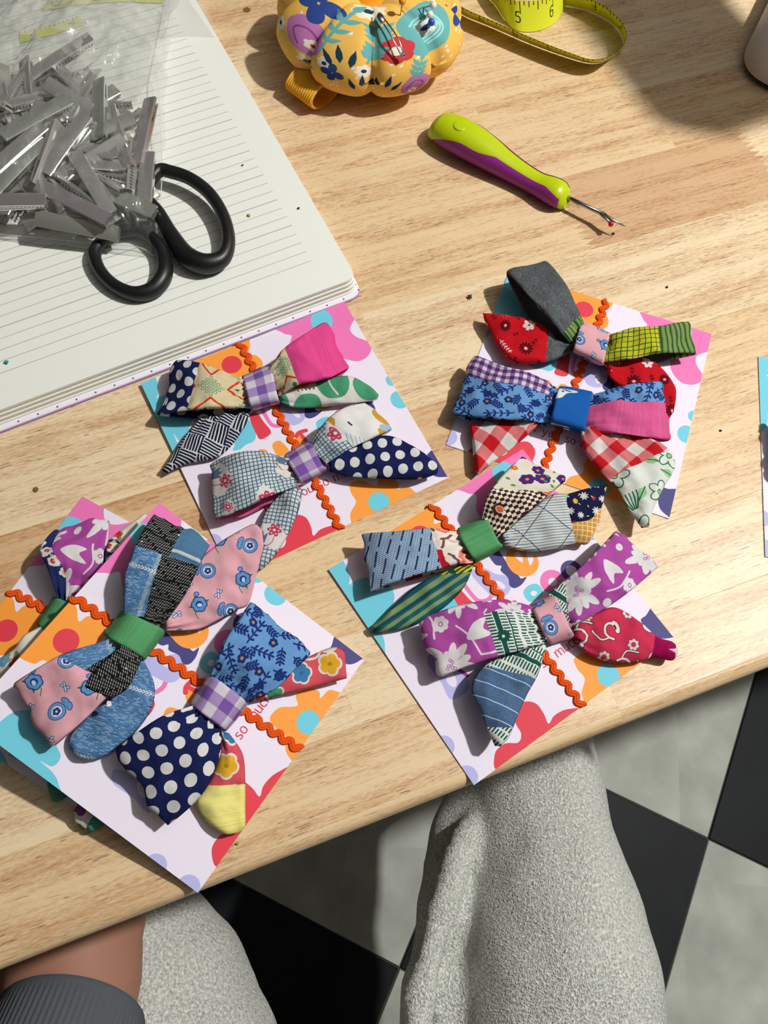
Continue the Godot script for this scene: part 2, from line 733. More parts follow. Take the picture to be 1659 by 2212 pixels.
func noise_image(w: int, h: int, seed_no: int, freq: float, octaves := 4, from_w := 0, kind := FastNoiseLite.TYPE_SIMPLEX_SMOOTH) -> Image:
	var f := FastNoiseLite.new()
	f.noise_type = kind
	f.seed = seed_no
	f.frequency = freq
	f.fractal_octaves = octaves
	var im := f.get_image(from_w if from_w else w, h, false, false, true)
	if from_w:
		im.resize(w, h, Image.INTERPOLATE_CUBIC)
	im.convert(Image.FORMAT_L8)
	return im


func make_knit():
	# heathered fleece: wavy loops with light and dark fibres mixed
	var n := 512
	var a := noise_image(n, n, 5, 0.035, 3).get_data()
	var b := noise_image(n, n, 8, 0.13, 2).get_data()
	var h := PackedByteArray()
	var col := PackedByteArray()
	h.resize(n * n)
	col.resize(n * n * 3)
	for y in n:
		for x in n:
			var i := y * n + x
			var v := 0.5 + 0.5 * sin(x * TAU / 8.0 + (a[i] - 128) * 0.085) * sin(y * TAU / 16.0 + (b[i] - 128) * 0.05)
			h[i] = int(clampf(v * 0.6 + b[i] / 255.0 * 0.4, 0, 1) * 255)
			var g := 203.0 + (b[i] - 128) * 0.55 + (v - 0.5) * 36.0
			col[i * 3] = clampi(int(g * 0.985), 0, 255)
			col[i * 3 + 1] = clampi(int(g * 0.995), 0, 255)
			col[i * 3 + 2] = clampi(int(g * 0.965), 0, 255)
	var m := plain("grey_fleece", Color.WHITE, 0.95, 0, 0.15)
	m.albedo_texture = ImageTexture.create_from_image(Image.create_from_data(n, n, false, Image.FORMAT_RGB8, col))
	m.uv1_triplanar = true
	m.uv1_scale = Vector3.ONE * 6.2
	var hi := Image.create_from_data(n, n, false, Image.FORMAT_L8, h)
	hi.bump_map_to_normal_map(6.0)
	m.normal_enabled = true
	m.normal_texture = ImageTexture.create_from_image(hi)
	m.normal_scale = 1.0
	m.rim_enabled = true
	m.rim = 0.25
	plain("grey_rib", c8(90, 95, 100), 0.95, 0, 0.15)


func make_floor_mats():
	for k in 2:
		var im := noise_image(256, 256, 21 + k, 0.02, 5)
		im.convert(Image.FORMAT_RGB8)
		var d := im.get_data()
		var base := c8(189, 192, 183) if k == 0 else c8(34, 37, 40)
		for i in range(0, d.size(), 3):
			var f := 1.0 + (d[i] - 128) / 128.0 * 0.09
			d[i] = clampi(int(base.r8 * f), 0, 255)
			d[i + 1] = clampi(int(base.g8 * f), 0, 255)
			d[i + 2] = clampi(int(base.b8 * f), 0, 255)
		var m := plain("pale_tile" if k == 0 else "dark_tile", Color.WHITE, 0.5, 0, 0.25)
		m.albedo_texture = ImageTexture.create_from_image(Image.create_from_data(256, 256, false, Image.FORMAT_RGB8, d))
		m.uv1_triplanar = true
		m.uv1_world_triplanar = true
		m.uv1_scale = Vector3.ONE * 2.3


# rubberwood: soft streaks along the grain, wavy figure and short dark pores; one picture is 0.40 m along and 0.10 m across
func make_wood():
	for k in 3:
		var w := 2048
		var h := 512
		var slow := noise_image(w, h, 31 + k, 0.011, 3, 70).get_data()
		var fine := noise_image(w, h, 41 + k, 0.07, 3, 150).get_data()
		var hair := noise_image(w, h, 51 + k, 0.2, 2, 420).get_data()
		var d := PackedByteArray()
		d.resize(w * h * 3)
		var lut := []
		for i in 256:
			var t := i / 255.0
			var col := c8(232, 212, 178).lerp(c8(196, 158, 120), smoothstep(0.25, 0.9, t))
			lut.append(col.lerp(c8(186, 136, 108), 0.5 * smoothstep(0.72, 1.0, t)))
		for i in w * h:
			var t := (slow[i] - 128) * 0.4 + (fine[i] - 128) * 0.4 + (hair[i] - 128) * 0.4 + 112.0
			var c: Color = lut[clampi(int(t), 0, 255)]
			d[i * 3] = c.r8
			d[i * 3 + 1] = c.g8
			d[i * 3 + 2] = c.b8
		var im := Image.create_from_data(w, h, false, Image.FORMAT_RGB8, d)
		im.convert(Image.FORMAT_RGBA8)
		rng.seed = 77 + k
		var mark := Image.create(64, 3, false, Image.FORMAT_RGBA8)
		for tone in 4:
			mark.fill(Color8(138 - tone * 14, 92 - tone * 10, 62, 52 + tone * 26))
			for i in 620 - tone * 110:
				var x := rng.randi_range(0, w - 1)
				var y := rng.randi_range(0, h - 4)
				if slow[y * w + x] + rng.randi_range(-50, 50) < 118:
					continue
				var len := rng.randi_range(8, 40)
				im.blend_rect(mark, Rect2i(0, 0, len, 1), Vector2i(x, y))
				im.blend_rect(mark, Rect2i(0, 0, len * 2 / 3, 1), Vector2i(x + len / 6, y + 1))
		var tex := ImageTexture.create_from_image(im)
		for tint in 4:
			var m := plain("wood_%d_%d" % [k, tint], [c8(253, 252, 248), c8(236, 218, 200), c8(247, 238, 225), c8(228, 208, 192)][tint], 0.4, 0, 0.45)
			m.albedo_texture = tex
			m.resource_name = "pale wood"


func make_prints():
	var white := c8(228, 228, 226)
	var navy := c8(20, 30, 82)
	var cv: Canvas
	# solids
	for s in [["hot_pink", c8(226, 66, 138)], ["rose_pink", c8(214, 84, 142)], ["green_linen", c8(84, 160, 102)], ["pale_yellow", c8(242, 230, 132)], ["sea_green", c8(62, 138, 122)]]:
		cv = Canvas.new(256, s[1], 1)
		for i in 40:
			var y := rng.randf()
			cv.stroke([Vector2(0, y), Vector2(1, y)], 0.006, s[1].lightened(0.12) if i % 2 else s[1].darkened(0.1), false)
		cloth_mat(s[0], 24, cv)
	cv = Canvas.new(256, navy)
	for p in P([0, 0, 0.5, 0.5]):
		cv.oval(p, 0.242, 0.225, 0.3, white)
	cloth_mat("navy_dots", 11.0, cv)
	gingham("violet_gingham", 10.2, c8(226, 220, 232), c8(172, 138, 200), c8(128, 88, 172), 1)
	gingham("plum_gingham", 9.0, c8(228, 222, 232), c8(140, 100, 160), c8(84, 44, 110))
	gingham("red_gingham", 13.5, c8(234, 226, 222), c8(222, 104, 108), c8(202, 24, 34), 1)
	# blue with navy vines and mustard-hearted blossoms
	cv = Canvas.new(384, c8(104, 156, 212))
	var ink := c8(24, 44, 116)
	for v in [[0.05, 0.1, 0.3, 0.36], [0.34, 0.3, 0.2, 0.62], [0.55, 0.05, 0.62, 0.4], [0.62, 0.36, 0.92, 0.3], [0.2, 0.72, 0.46, 0.86], [0.7, 0.6, 0.62, 0.9], [0.78, 0.62, 1.02, 0.78], [0.42, 0.56, 0.56, 0.66], [0.05, 0.42, 0.18, 0.3], [0.02, 0.96, 0.16, 0.84], [0.36, 0.98, 0.5, 0.94], [0.94, 0.42, 1.0, 0.56], [0.22, 0.5, 0.3, 0.46], [0.86, 0.02, 0.98, 0.2], [0.2, 0.02, 0.36, 0.06], [0.48, 0.2, 0.42, 0.34], [0.7, 0.48, 0.86, 0.58], [0.3, 0.66, 0.3, 0.78], [0.66, 0.94, 0.82, 0.98]]:
		cv.sprig(Vector2(v[0], v[1]), Vector2(v[2], v[3]), 4, ink, 0.02, 0.062)
	for p in P([0.32, 0.16, 0.82, 0.46, 0.42, 0.44, 0.1, 0.56, 0.54, 0.8, 0.9, 0.9, 0.72, 0.16]):
		cv.flower(p, 0.062, 5, ink, c8(190, 140, 50), p.x * 9, 0.6, 0.36)
	cloth_mat("blue_vine", 35, cv)
	# pink with blue roses, bows and buttons
	cv = Canvas.new(512, c8(232, 172, 182))
	var mid := c8(96, 154, 212)
	var deep := c8(38, 62, 128)
	for v in [[0.2, 0.24, 0.3], [0.72, 0.74, 1.9]]:
		var o := Vector2(v[0], v[1])
		for a in [0.4, 2.0, 3.4]:
			cv.leaf(o, o + Vector2.from_angle(v[2] + a) * 0.16, 0.034, c8(52, 118, 76))
		cv.line([o, o + Vector2(0.12, -0.02), o + Vector2(0.2, 0.05)], 0.012, c8(52, 118, 76))
		cv.dot(o + Vector2(-0.13, -0.08), 0.04, deep)
		cv.dot(o + Vector2(-0.13, -0.08), 0.03, mid)
		cv.flower(o, 0.115, 6, deep, mid, v[2], 0.62, 0.3)
		cv.flower(o, 0.1, 6, mid, deep, v[2], 0.6, 0.5)
		cv.oval(o + Vector2(0.01, 0.01), 0.036, 0.026, v[2], c8(200, 222, 244))
	for v in [[0.7, 0.2], [0.22, 0.72]]:
		var o := Vector2(v[0], v[1])
		for s in [-1, 1]:
			cv.oval(o + Vector2(0.05 * s, -0.15), 0.06, 0.035, 0.5 * s, deep)
			cv.oval(o + Vector2(0.05 * s, -0.15), 0.05, 0.026, 0.5 * s, mid)
			cv.stroke([o + Vector2(0, -0.15), o + Vector2(0.03 * s, -0.08)], 0.024, mid)
		cv.dot(o, 0.115, deep)
		cv.dot(o, 0.105, mid)
		cv.dot(o, 0.076, deep)
		cv.dot(o, 0.07, c8(226, 222, 226))
		cv.flower(o, 0.05, 5, deep, c8(226, 222, 226), 0.2, 0.6, 0.3)
	for v in [[0.46, 0.5, 0.3], [0.94, 0.48, 1.4], [0.5, 0.96, 2.3]]:
		var o := Vector2(v[0], v[1])
		for k in 4:
			var q: Vector2 = o + Vector2.from_angle(v[2] + [0.3, 1.2, 3.3, 4.3][k]) * 0.055
			cv.stroke([o, q], 0.04, deep)
			cv.stroke([o, q], 0.024, c8(206, 220, 242))
	cloth_mat("pink_rose_print", 31, cv)
	# pale blue windowpane with crimson blossoms and slate tulips
	cv = Canvas.new(512, c8(206, 218, 222))
	for i in 18:
		var t := i / 18.0
		cv.stroke([Vector2(t, 0), Vector2(t, 1)], 0.013, c8(78, 98, 118), false)
		cv.stroke([Vector2(0, t), Vector2(1, t)], 0.013, c8(78, 98, 118), false)
	for v in [[0.3, 0.3, 0.24], [0.8, 0.72, 0.2], [0.75, 0.2, 0.12]]:
		var o := Vector2(v[0], v[1])
		var r: float = v[2]
		cv.blob([o + Vector2(-r, 0), o + Vector2(-r * 0.5, -r * 0.6), o + Vector2(r * 0.3, -r * 0.8), o + Vector2(r, -r * 0.1), o + Vector2(r * 0.6, r * 0.7), o + Vector2(-r * 0.2, r * 0.5)], c8(222, 218, 216))
	for v in [[0.36, 0.2, 0.1], [0.82, 0.68, 0.12], [0.74, 0.2, 0.07]]:
		var o := Vector2(v[0], v[1])
		for i in 6:
			cv.oval(o + Vector2.from_angle(i * 1.05) * v[2] * 0.6, v[2] * 0.42, v[2] * 0.3, i * 1.05, c8(186, 62, 92))
			cv.dot(o + Vector2.from_angle(i * 1.05) * v[2] * 0.6, 0.013, c8(226, 180, 190))
	for o in P([0.2, 0.36, 0.92, 0.86]):
		cv.poly(PackedVector2Array([o + Vector2(-0.07, -0.1), o + Vector2(-0.02, -0.05), o + Vector2(0.01, -0.13), o + Vector2(0.04, -0.05), o + Vector2(0.09, -0.11), o + Vector2(0.07, 0.05), o + Vector2(0, 0.09), o + Vector2(-0.06, 0.04)]), c8(92, 114, 138))
	cv.line(P([0.38, 0.28, 0.36, 0.4, 0.22, 0.5]), 0.012, c8(196, 84, 104))
	cloth_mat("windowpane_floral", 36, cv)
	# linen with red diamonds and green boxes
	cv = Canvas.new(384, c8(222, 205, 164))
	for o in [Vector2(0, 0.5), Vector2(1, 0.5), Vector2(0.5, 0), Vector2(0.5, 1)]:
		for i in range(-3, 4):
			for k in range(-3, 4):
				var q: Vector2 = o + Vector2(i, k) * 0.065
				if absf(i) + absf(k) < 4:
					cv.poly(PackedVector2Array([q - Vector2(0.026, 0.026), q + Vector2(0.026, -0.026), q + Vector2(0.026, 0.026), q + Vector2(-0.026, 0.026)]), c8(58, 138, 104))
					cv.poly(PackedVector2Array([q - Vector2(0.015, 0.015), q + Vector2(0.015, -0.015), q + Vector2(0.015, 0.015), q + Vector2(-0.015, 0.015)]), c8(228, 220, 178))
	for o in [Vector2(0.5, 0.5), Vector2(0, 0)]:
		cv.poly(PackedVector2Array([o + Vector2(0, -0.25), o + Vector2(0.27, 0), o + Vector2(0, 0.25), o + Vector2(-0.27, 0)]), c8(214, 58, 34))
		cv.poly(PackedVector2Array([o + Vector2(0, -0.2), o + Vector2(0.215, 0), o + Vector2(0, 0.2), o + Vector2(-0.215, 0)]), c8(224, 207, 166))
		cv.poly(PackedVector2Array([o + Vector2(0, 0.03), o + Vector2(0.05, 0.075), o + Vector2(0, 0.12), o + Vector2(-0.05, 0.075)]), c8(34, 118, 98))
	cloth_mat("diamond_linen", 30, cv)
	# navy and white pen strokes in boxes
	cv = Canvas.new(384, c8(224, 226, 228))
	for b in [[0, 0, 0.5, 0.5, 0], [0.5, 0, 0.5, 0.5, 1], [0, 0.5, 0.5, 0.5, 1], [0.5, 0.5, 0.5, 0.5, 0]]:
		for i in 6:
			var t := (i + 0.5) / 6.0 * 0.5
			if b[4]:
				cv.stroke([Vector2(b[0] + 0.03, b[1] + t), Vector2(b[0] + 0.47, b[1] + t + 0.03)], 0.05, c8(20, 26, 54))
			else:
				cv.stroke([Vector2(b[0] + t, b[1] + 0.03), Vector2(b[0] + t + 0.05, b[1] + 0.47)], 0.05, c8(20, 26, 54))
	cloth_mat("navy_strokes", 19, cv)
	# white with large green fruit shapes
	cv = Canvas.new(384, c8(226, 222, 214))
	var green := c8(72, 156, 116)
	cv.blob(P([0.05, 0.1, 0.35, 0.02, 0.5, 0.2, 0.42, 0.5, 0.15, 0.55, 0.0, 0.35]), green)
	cv.blob(P([0.55, 0.4, 0.8, 0.3, 0.98, 0.45, 0.9, 0.72, 0.62, 0.75]), green)
	cv.blob(P([0.2, 0.7, 0.45, 0.66, 0.55, 0.85, 0.35, 0.97, 0.15, 0.9]), green)
	cv.blob(P([0.6, 0.02, 0.8, 0.0, 0.85, 0.15, 0.7, 0.22, 0.58, 0.14]), c8(214, 150, 40))
	for i in 5:
		cv.dot(Vector2(0.56 + i * 0.06, 0.27 - i * 0.012), 0.014, c8(30, 28, 30))
	cv.line(P([0.25, 0.12, 0.3, 0.3, 0.26, 0.5]), 0.03, c8(226, 222, 214))
	cv.stroke(P([0.7, 0.86, 0.84, 0.92]), 0.02, c8(30, 28, 30))
	cloth_mat("green_fruit_print", 34, cv)
	# white with mustard and sky strokes
	cv = Canvas.new(256, c8(226, 226, 222))
	cv.blob(P([0.05, 0.1, 0.3, 0.05, 0.4, 0.3, 0.2, 0.42, 0.06, 0.3]), c8(206, 148, 46))
	cv.blob(P([0.5, 0.02, 0.72, 0.06, 0.66, 0.22, 0.5, 0.16]), c8(206, 148, 46))
	cv.blob(P([0.4, 0.12, 0.5, 0.1, 0.52, 0.34, 0.42, 0.36]), c8(150, 186, 216))
	for i in 7:
		cv.stroke([Vector2(0.5 + 0.04 * i, 0.5 + 0.06 * i), Vector2(0.75 + 0.03 * i, 0.48 + 0.06 * i)], 0.012, c8(130, 172, 210))
	cv.stroke(P([0.3, 0.6, 0.36, 0.64]), 0.03, c8(24, 34, 70))
	cloth_mat("sketch_print", 30, cv)
	# grey chambray
	cv = Canvas.new(256, c8(82, 86, 90))
	for i in 900:
		var q := Vector2(rng.randf(), rng.randf())
		cv.stroke([q, q + Vector2(0.03, 0)], 0.006, c8(132, 136, 140) if i % 3 else c8(44, 46, 50), false)
	cloth_mat("grey_chambray", 22, cv)
	# olive stripe and yellow check
	cv = Canvas.new(192, c8(112, 140, 78))
	for i in 5:
		cv.stroke([Vector2(i / 5.0, 0), Vector2(i / 5.0, 1)], 0.045, c8(30, 72, 54), false)
		cv.stroke([Vector2(i / 5.0 + 0.1, 0), Vector2(i / 5.0 + 0.1, 1)], 0.07, c8(136, 160, 78), false)
	cloth_mat("olive_stripe", 16, cv)
	cv = Canvas.new(192, c8(204, 200, 38))
	for i in 4:
		cv.stroke([Vector2(i / 4.0, 0), Vector2(i / 4.0, 1)], 0.04, c8(30, 86, 48), false)
		cv.stroke([Vector2(0, i / 4.0), Vector2(1, i / 4.0)], 0.04, c8(30, 86, 48), false)
	cloth_mat("yellow_check", 12, cv)
	# red bandana
	cv = Canvas.new(384, c8(202, 14, 28))
	var dark := c8(46, 8, 18)
	for v in [[0.3, 0.35, 0.15], [0.8, 0.8, 0.12]]:
		for i in 12:
			var a := TAU * i / 12
			cv.oval(Vector2(v[0], v[1]) + Vector2.from_angle(a) * v[2] * 0.7, v[2] * 0.36, v[2] * 0.14, a, dark)
		cv.dot(Vector2(v[0], v[1]), v[2] * 0.22, c8(240, 200, 196))
	cv.flower(Vector2(0.75, 0.3), 0.13, 6, c8(236, 214, 208), c8(202, 14, 28), 0.3, 0.42, 0.2)
	cv.sprig(Vector2(0.12, 0.9), Vector2(0.4, 0.68), 5, c8(236, 214, 208), 0.012, 0.05)
	for v in [[0.5, 0.1, 0.62, 0.02], [0.05, 0.1, 0.16, 0.2], [0.5, 0.6, 0.62, 0.52], [0.92, 0.5, 0.98, 0.6]]:
		cv.sprig(Vector2(v[0], v[1]), Vector2(v[2], v[3]), 2, dark, 0.01, 0.045)
	for i in 14:
		cv.dot(Vector2(0.52 + 0.03 * cos(i * 2.4) * sqrt(i), 0.82 + 0.03 * sin(i * 2.4) * sqrt(i)), 0.009, c8(236, 190, 186))
	cloth_mat("red_bandana", 26, cv)
	# white with green outlined flowers
	cv = Canvas.new(384, c8(224, 228, 220))
	var line_green := c8(28, 112, 72)
	for v in [[0.1, 0.15, 0.34, 0.3], [0.45, 0.6, 0.3, 0.42], [0.9, 0.62, 0.7, 0.8], [0.98, 0.1, 0.78, 0.22]]:
		cv.leaf(Vector2(v[0], v[1]), Vector2(v[2], v[3]), 0.08, c8(150, 202, 140))
		cv.stroke([Vector2(v[0], v[1]), Vector2(v[2], v[3])], 0.02, line_green)
	for v in [[0.55, 0.25, 0.22], [0.1, 0.78, 0.2]]:
		var o := Vector2(v[0], v[1])
		for i in 5:
			cv.oval(o + Vector2.from_angle(i * TAU / 5 + 0.3) * v[2] * 0.55, v[2] * 0.5, v[2] * 0.36, i * TAU / 5 + 0.3, line_green)
		for i in 5:
			cv.oval(o + Vector2.from_angle(i * TAU / 5 + 0.3) * v[2] * 0.55, v[2] * 0.41, v[2] * 0.27, i * TAU / 5 + 0.3, c8(228, 232, 226))
		cv.dot(o, v[2] * 0.24, line_green)
		cv.dot(o, v[2] * 0.17, c8(150, 202, 140))
	for i in 5:
		cv.line([Vector2(0.5 + i * 0.06, 0.62), Vector2(0.52 + i * 0.05, 0.74), Vector2(0.56 + i * 0.02, 0.9)], 0.02, line_green)
	cloth_mat("green_outline_floral", 31, cv)
	# light denim with navy dashes
	cv = Canvas.new(256, c8(166, 194, 220))
	for i in 8:
		cv.stroke([Vector2(i / 8.0, 0), Vector2(i / 8.0, 1)], 0.03, c8(214, 224, 232), false)
		for k in 22:
			cv.stroke([Vector2(i / 8.0 - 0.05, k / 22.0), Vector2(i / 8.0 + 0.05, k / 22.0 + 0.03)], 0.018, c8(66, 108, 162), false)
	for i in 4:
		for k in 2:
			cv.stroke([Vector2(i / 4.0 + 0.06, k * 0.5 + 0.12 * i), Vector2(i / 4.0 + 0.06, k * 0.5 + 0.36 + 0.12 * i)], 0.035, c8(24, 32, 62))
	cloth_mat("denim_dashes", 20, cv)
	# white with coral rose and brown stems
	cv = Canvas.new(256, c8(232, 222, 212))
	cv.blob(P([0, 0.7, 0.3, 0.78, 0.6, 0.7, 1, 0.8, 1, 1, 0, 1]), c8(190, 24, 40))
	cv.flower(Vector2(0.4, 0.3), 0.24, 7, c8(226, 118, 104), c8(180, 50, 50), 0.2, 0.6, 0.24)
	cv.flower(Vector2(0.42, 0.3), 0.14, 6, c8(240, 168, 150), c8(150, 40, 40), 0.6, 0.6, 0.3)
	for v in [[0.7, 0.2, 0.75, 0.55], [0.75, 0.5, 0.95, 0.66], [0.15, 0.62, 0.5, 0.58]]:
		cv.line([Vector2(v[0], v[1]), Vector2((v[0] + v[2]) / 2 + 0.04, (v[1] + v[3]) / 2), Vector2(v[2], v[3])], 0.06, c8(116, 74, 70))
	cv.leaf(Vector2(0.8, 0.45), Vector2(0.95, 0.2), 0.06, c8(220, 180, 170))
	cloth_mat("coral_rose_print", 24, cv)
	# cream with purple and orange blossoms
	cv = Canvas.new(384, c8(230, 224, 206))
	for v in [[0.25, 0.25, 0.12], [0.43, 0.4, 0.13], [0.26, 0.56, 0.11], [0.85, 0.75, 0.12], [0.68, 0.62, 0.11]]:
		cv.flower(Vector2(v[0], v[1]), v[2], 6, c8(70, 34, 116), c8(232, 140, 50), v[0] * 7, 0.55, 0.25)
	for v in [[0.75, 0.2, 0.07], [0.95, 0.35, 0.06], [0.1, 0.85, 0.06], [0.6, 0.9, 0.06]]:
		cv.flower(Vector2(v[0], v[1]), v[2], 5, c8(226, 110, 40), c8(250, 210, 120), v[0] * 7, 0.55, 0.25)
	for i in 14:
		var q := Vector2(fmod(i * 0.37 + 0.1, 1.0), fmod(i * 0.61 + 0.05, 1.0))
		cv.leaf(q, q + Vector2.from_angle(i * 1.3) * 0.1, 0.025, c8(92, 140, 66))
	cloth_mat("purple_blossom_print", 30, cv)
	# brown and cream checker
	cv = Canvas.new(384, c8(234, 222, 204))
	for i in 12:
		for k in 12:
			if (i + k) % 2 == 0:
				var o := Vector2(i, k) / 12.0
				cv.poly(PackedVector2Array([o, o + Vector2(0.0833, 0), o + Vector2(0.0833, 0.0833), o + Vector2(0, 0.0833)]), c8(56, 30, 24))
	for v in [[0.3, 0.3, 0.4], [0.8, 0.75, 2.2]]:
		var o := Vector2(v[0], v[1])
		cv.dot(o, 0.13, c8(60, 32, 26))
		cv.oval(o + Vector2(0.03, 0.03), 0.11, 0.075, v[2], c8(238, 222, 206))
		cv.oval(o + Vector2(0.03, 0.03), 0.095, 0.06, v[2], c8(218, 100, 44))
	cloth_mat("brown_checker", 23, cv)
	# teal plaid with yellow bands
	cv = Canvas.new(256, c8(18, 84, 98))
	for v in [[0.62, 0.1], [0.8, 0.07], [0.95, 0.07]]:
		for k in 64:
			cv.stroke([Vector2(v[0] - v[1] * 0.5, k / 64.0), Vector2(v[0] + v[1] * 0.5, k / 64.0 + 0.008)], 0.008, c8(190, 196, 84), false)
	cv.stroke(P([0.71, 0, 0.71, 1]), 0.02, c8(16, 50, 78), false)
	cloth_mat("teal_plaid", 26, cv)
	cv = Canvas.new(256, c8(206, 200, 30))
	for i in 8:
		cv.stroke([Vector2(i / 8.0, 0), Vector2(i / 8.0, 1)], 0.05, c8(24, 60, 50), false)
	cv.stroke(P([0, 0.5, 1, 0.5]), 0.2, c8(30, 70, 60), false)
	cloth_mat("lime_plaid", 14, cv)
	# pale with thin blue stripes, navy and brown diagonals
	cv = Canvas.new(384, c8(208, 212, 206))
	for i in 18:
		cv.stroke([Vector2(i / 18.0, 0), Vector2(i / 18.0, 1)], 0.011, c8(58, 92, 124), false)
	cv.stroke(P([-0.1, -0.1, 1.1, 1.1]), 0.016, c8(30, 48, 96), false)
	cv.stroke(P([1.1, -0.1, -0.1, 1.1]), 0.016, c8(84, 60, 62), false)
	cloth_mat("pinstripe_lattice", 25, cv)
	# navy with white stars
	cv = Canvas.new(256, c8(18, 24, 62))
	for v in [[0.2, 0.25, 0.13], [0.7, 0.15, 0.12], [0.5, 0.65, 0.13], [0.95, 0.6, 0.11], [0.15, 0.8, 0.1]]:
		for i in 8:
			cv.oval(Vector2(v[0], v[1]) + Vector2.from_angle(i * TAU / 8) * v[2] * 0.5, v[2] * 0.5, v[2] * 0.18, i * TAU / 8, c8(230, 224, 214))
	for v in [[0.45, 0.3, 0.08, 150, 28, 56], [0.85, 0.36, 0.07, 150, 28, 56], [0.75, 0.85, 0.08, 224, 168, 50], [0.28, 0.55, 0.07, 150, 28, 56]]:
		cv.flower(Vector2(v[0], v[1]), v[2], 5, c8(v[3], v[4], v[5]), c8(230, 224, 214), 0.4, 0.6, 0.2)
	for i in 10:
		cv.oval(Vector2(fmod(i * 0.31, 1.0), fmod(i * 0.47 + 0.1, 1.0)), 0.04, 0.014, i * 1.1, c8(226, 220, 210))
	cloth_mat("navy_star_print", 19, cv)
	cv = Canvas.new(128, c8(214, 150, 58))
	for i in 4:
		cv.stroke([Vector2(i / 4.0, 0), Vector2(i / 4.0, 1)], 0.045, c8(236, 216, 170), false)
		cv.stroke([Vector2(0, i / 4.0), Vector2(1, i / 4.0)], 0.045, c8(236, 216, 170), false)
	cloth_mat("orange_grid", 10, cv)
	# magenta with white daisies
	cv = Canvas.new(512, c8(176, 74, 164))
	var petal := c8(226, 222, 224)
	cv.daisy(Vector2(0.3, 0.32), 0.27, 13, petal, c8(176, 74, 164), 0.2)
	cv.daisy(Vector2(0.82, 0.8), 0.2, 11, petal, c8(176, 74, 164), 0.5)
	cv.blob(P([0.62, 0.2, 0.78, 0.1, 0.95, 0.12, 0.84, 0.2, 0.9, 0.3, 0.74, 0.28]), petal)
	cv.blob(P([0.1, 0.75, 0.24, 0.7, 0.4, 0.74, 0.3, 0.8, 0.34, 0.9, 0.18, 0.86]), petal)
	cv.line(P([0.62, 0.02, 0.66, 0.2, 0.64, 0.42]), 0.022, petal)
	cv.line(P([0.64, 0.42, 0.8, 0.48, 0.98, 0.44]), 0.022, petal)
	cv.line(P([0.36, 0.98, 0.46, 0.8, 0.44, 0.64]), 0.022, petal)
	cv.dot(Vector2(0.56, 0.6), 0.05, petal)
	cv.dot(Vector2(0.06, 0.04), 0.045, petal)
	for v in [[0.5, 0.9, 0.09], [0.95, 0.55, 0.08]]:
		cv.flower(Vector2(v[0], v[1]), v[2], 7, petal, petal, 0.3, 0.5, 0.2)
		cv.ring(Vector2(v[0], v[1]), v[2] * 0.3, 0.01, c8(176, 74, 164), petal)
	cloth_mat("magenta_daisies", 42, cv)
	# white with green dash rows and a band of flowers
	cv = Canvas.new(384, c8(224, 230, 224))
	var fir := c8(20, 78, 66)
	cv.stroke(P([0.08, 0, 0.08, 1]), 0.1, fir, false)
	cv.stroke(P([0.3, 0, 0.3, 1]), 0.03, fir, false)
	for k in 16:
		for x in [[0.15, 0.28], [0.32, 0.44], [0.52, 0.64], [0.68, 0.8], [0.86, 1.02]]:
			cv.stroke([Vector2(x[0], k / 16.0), Vector2(x[1] - 0.02, k / 16.0 + 0.01)], 0.028, fir)
	cv.flower(Vector2(0.1, 0.4), 0.13, 10, fir, petal, 0.2, 0.3, 0.24)
	cloth_mat("fir_dashes", 24, cv)
	# denim blue with white dashed and tan stripes
	cv = Canvas.new(256, c8(74, 108, 152))
	for i in 400:
		var q := Vector2(rng.randf(), rng.randf())
		cv.stroke([q, q + Vector2(0.0, 0.03)], 0.012, c8(52, 80, 122) if i % 2 else c8(96, 130, 172), false)
	for i in 2:
		for k in 16:
			cv.stroke([Vector2(k / 16.0, i * 0.5 + 0.1), Vector2(k / 16.0 + 0.045, i * 0.5 + 0.11)], 0.028, c8(224, 228, 226))
		cv.stroke([Vector2(0, i * 0.5 + 0.35), Vector2(1, i * 0.5 + 0.35)], 0.022, c8(128, 96, 70), false)
	cloth_mat("blue_track_stripe", 14, cv)
	# crimson with white scrolls
	cv = Canvas.new(384, c8(208, 48, 82))
	for v in [[0.25, 0.3, 0.0], [0.75, 0.72, 2.4]]:
		var o := Vector2(v[0], v[1])
		for pass_no in 2:
			var c := c8(70, 24, 32) if pass_no == 0 else c8(232, 220, 216)
			var g := 0.012 if pass_no == 0 else 0.0
			var curve := []
			for i in 10:
				curve.append(o + Vector2.from_angle(v[2] + i * 0.5) * (0.06 + i * 0.016))
			cv.stroke(curve, 0.045 + g * 2, c)
			for i in 6:
				cv.dot(o + Vector2.from_angle(v[2] - 0.6 + i * 0.3) * 0.12, 0.045 + g, c)
			cv.line([o + Vector2.from_angle(v[2] + 4.0) * 0.2, o + Vector2.from_angle(v[2] + 3.6) * 0.32, o + Vector2.from_angle(v[2] + 3.0) * 0.38], 0.03 + g * 2, c)
		cv.oval(o + Vector2.from_angle(v[2] + 0.2) * 0.075, 0.05, 0.025, v[2] + 1.7, c8(92, 40, 36))
	for v in [[0.8, 0.2], [0.3, 0.85]]:
		for i in 7:
			cv.dot(Vector2(v[0], v[1]) + Vector2.from_angle(i * 0.9) * 0.075, 0.042, c8(70, 24, 32))
		for i in 7:
			cv.dot(Vector2(v[0], v[1]) + Vector2.from_angle(i * 0.9) * 0.075, 0.034, c8(232, 220, 216))
		cv.dot(Vector2(v[0], v[1]), 0.045, c8(208, 48, 82))
	cloth_mat("crimson_scrolls", 25, cv)
	cv = Canvas.new(192, c8(164, 6, 80))
	var star := PackedVector2Array()
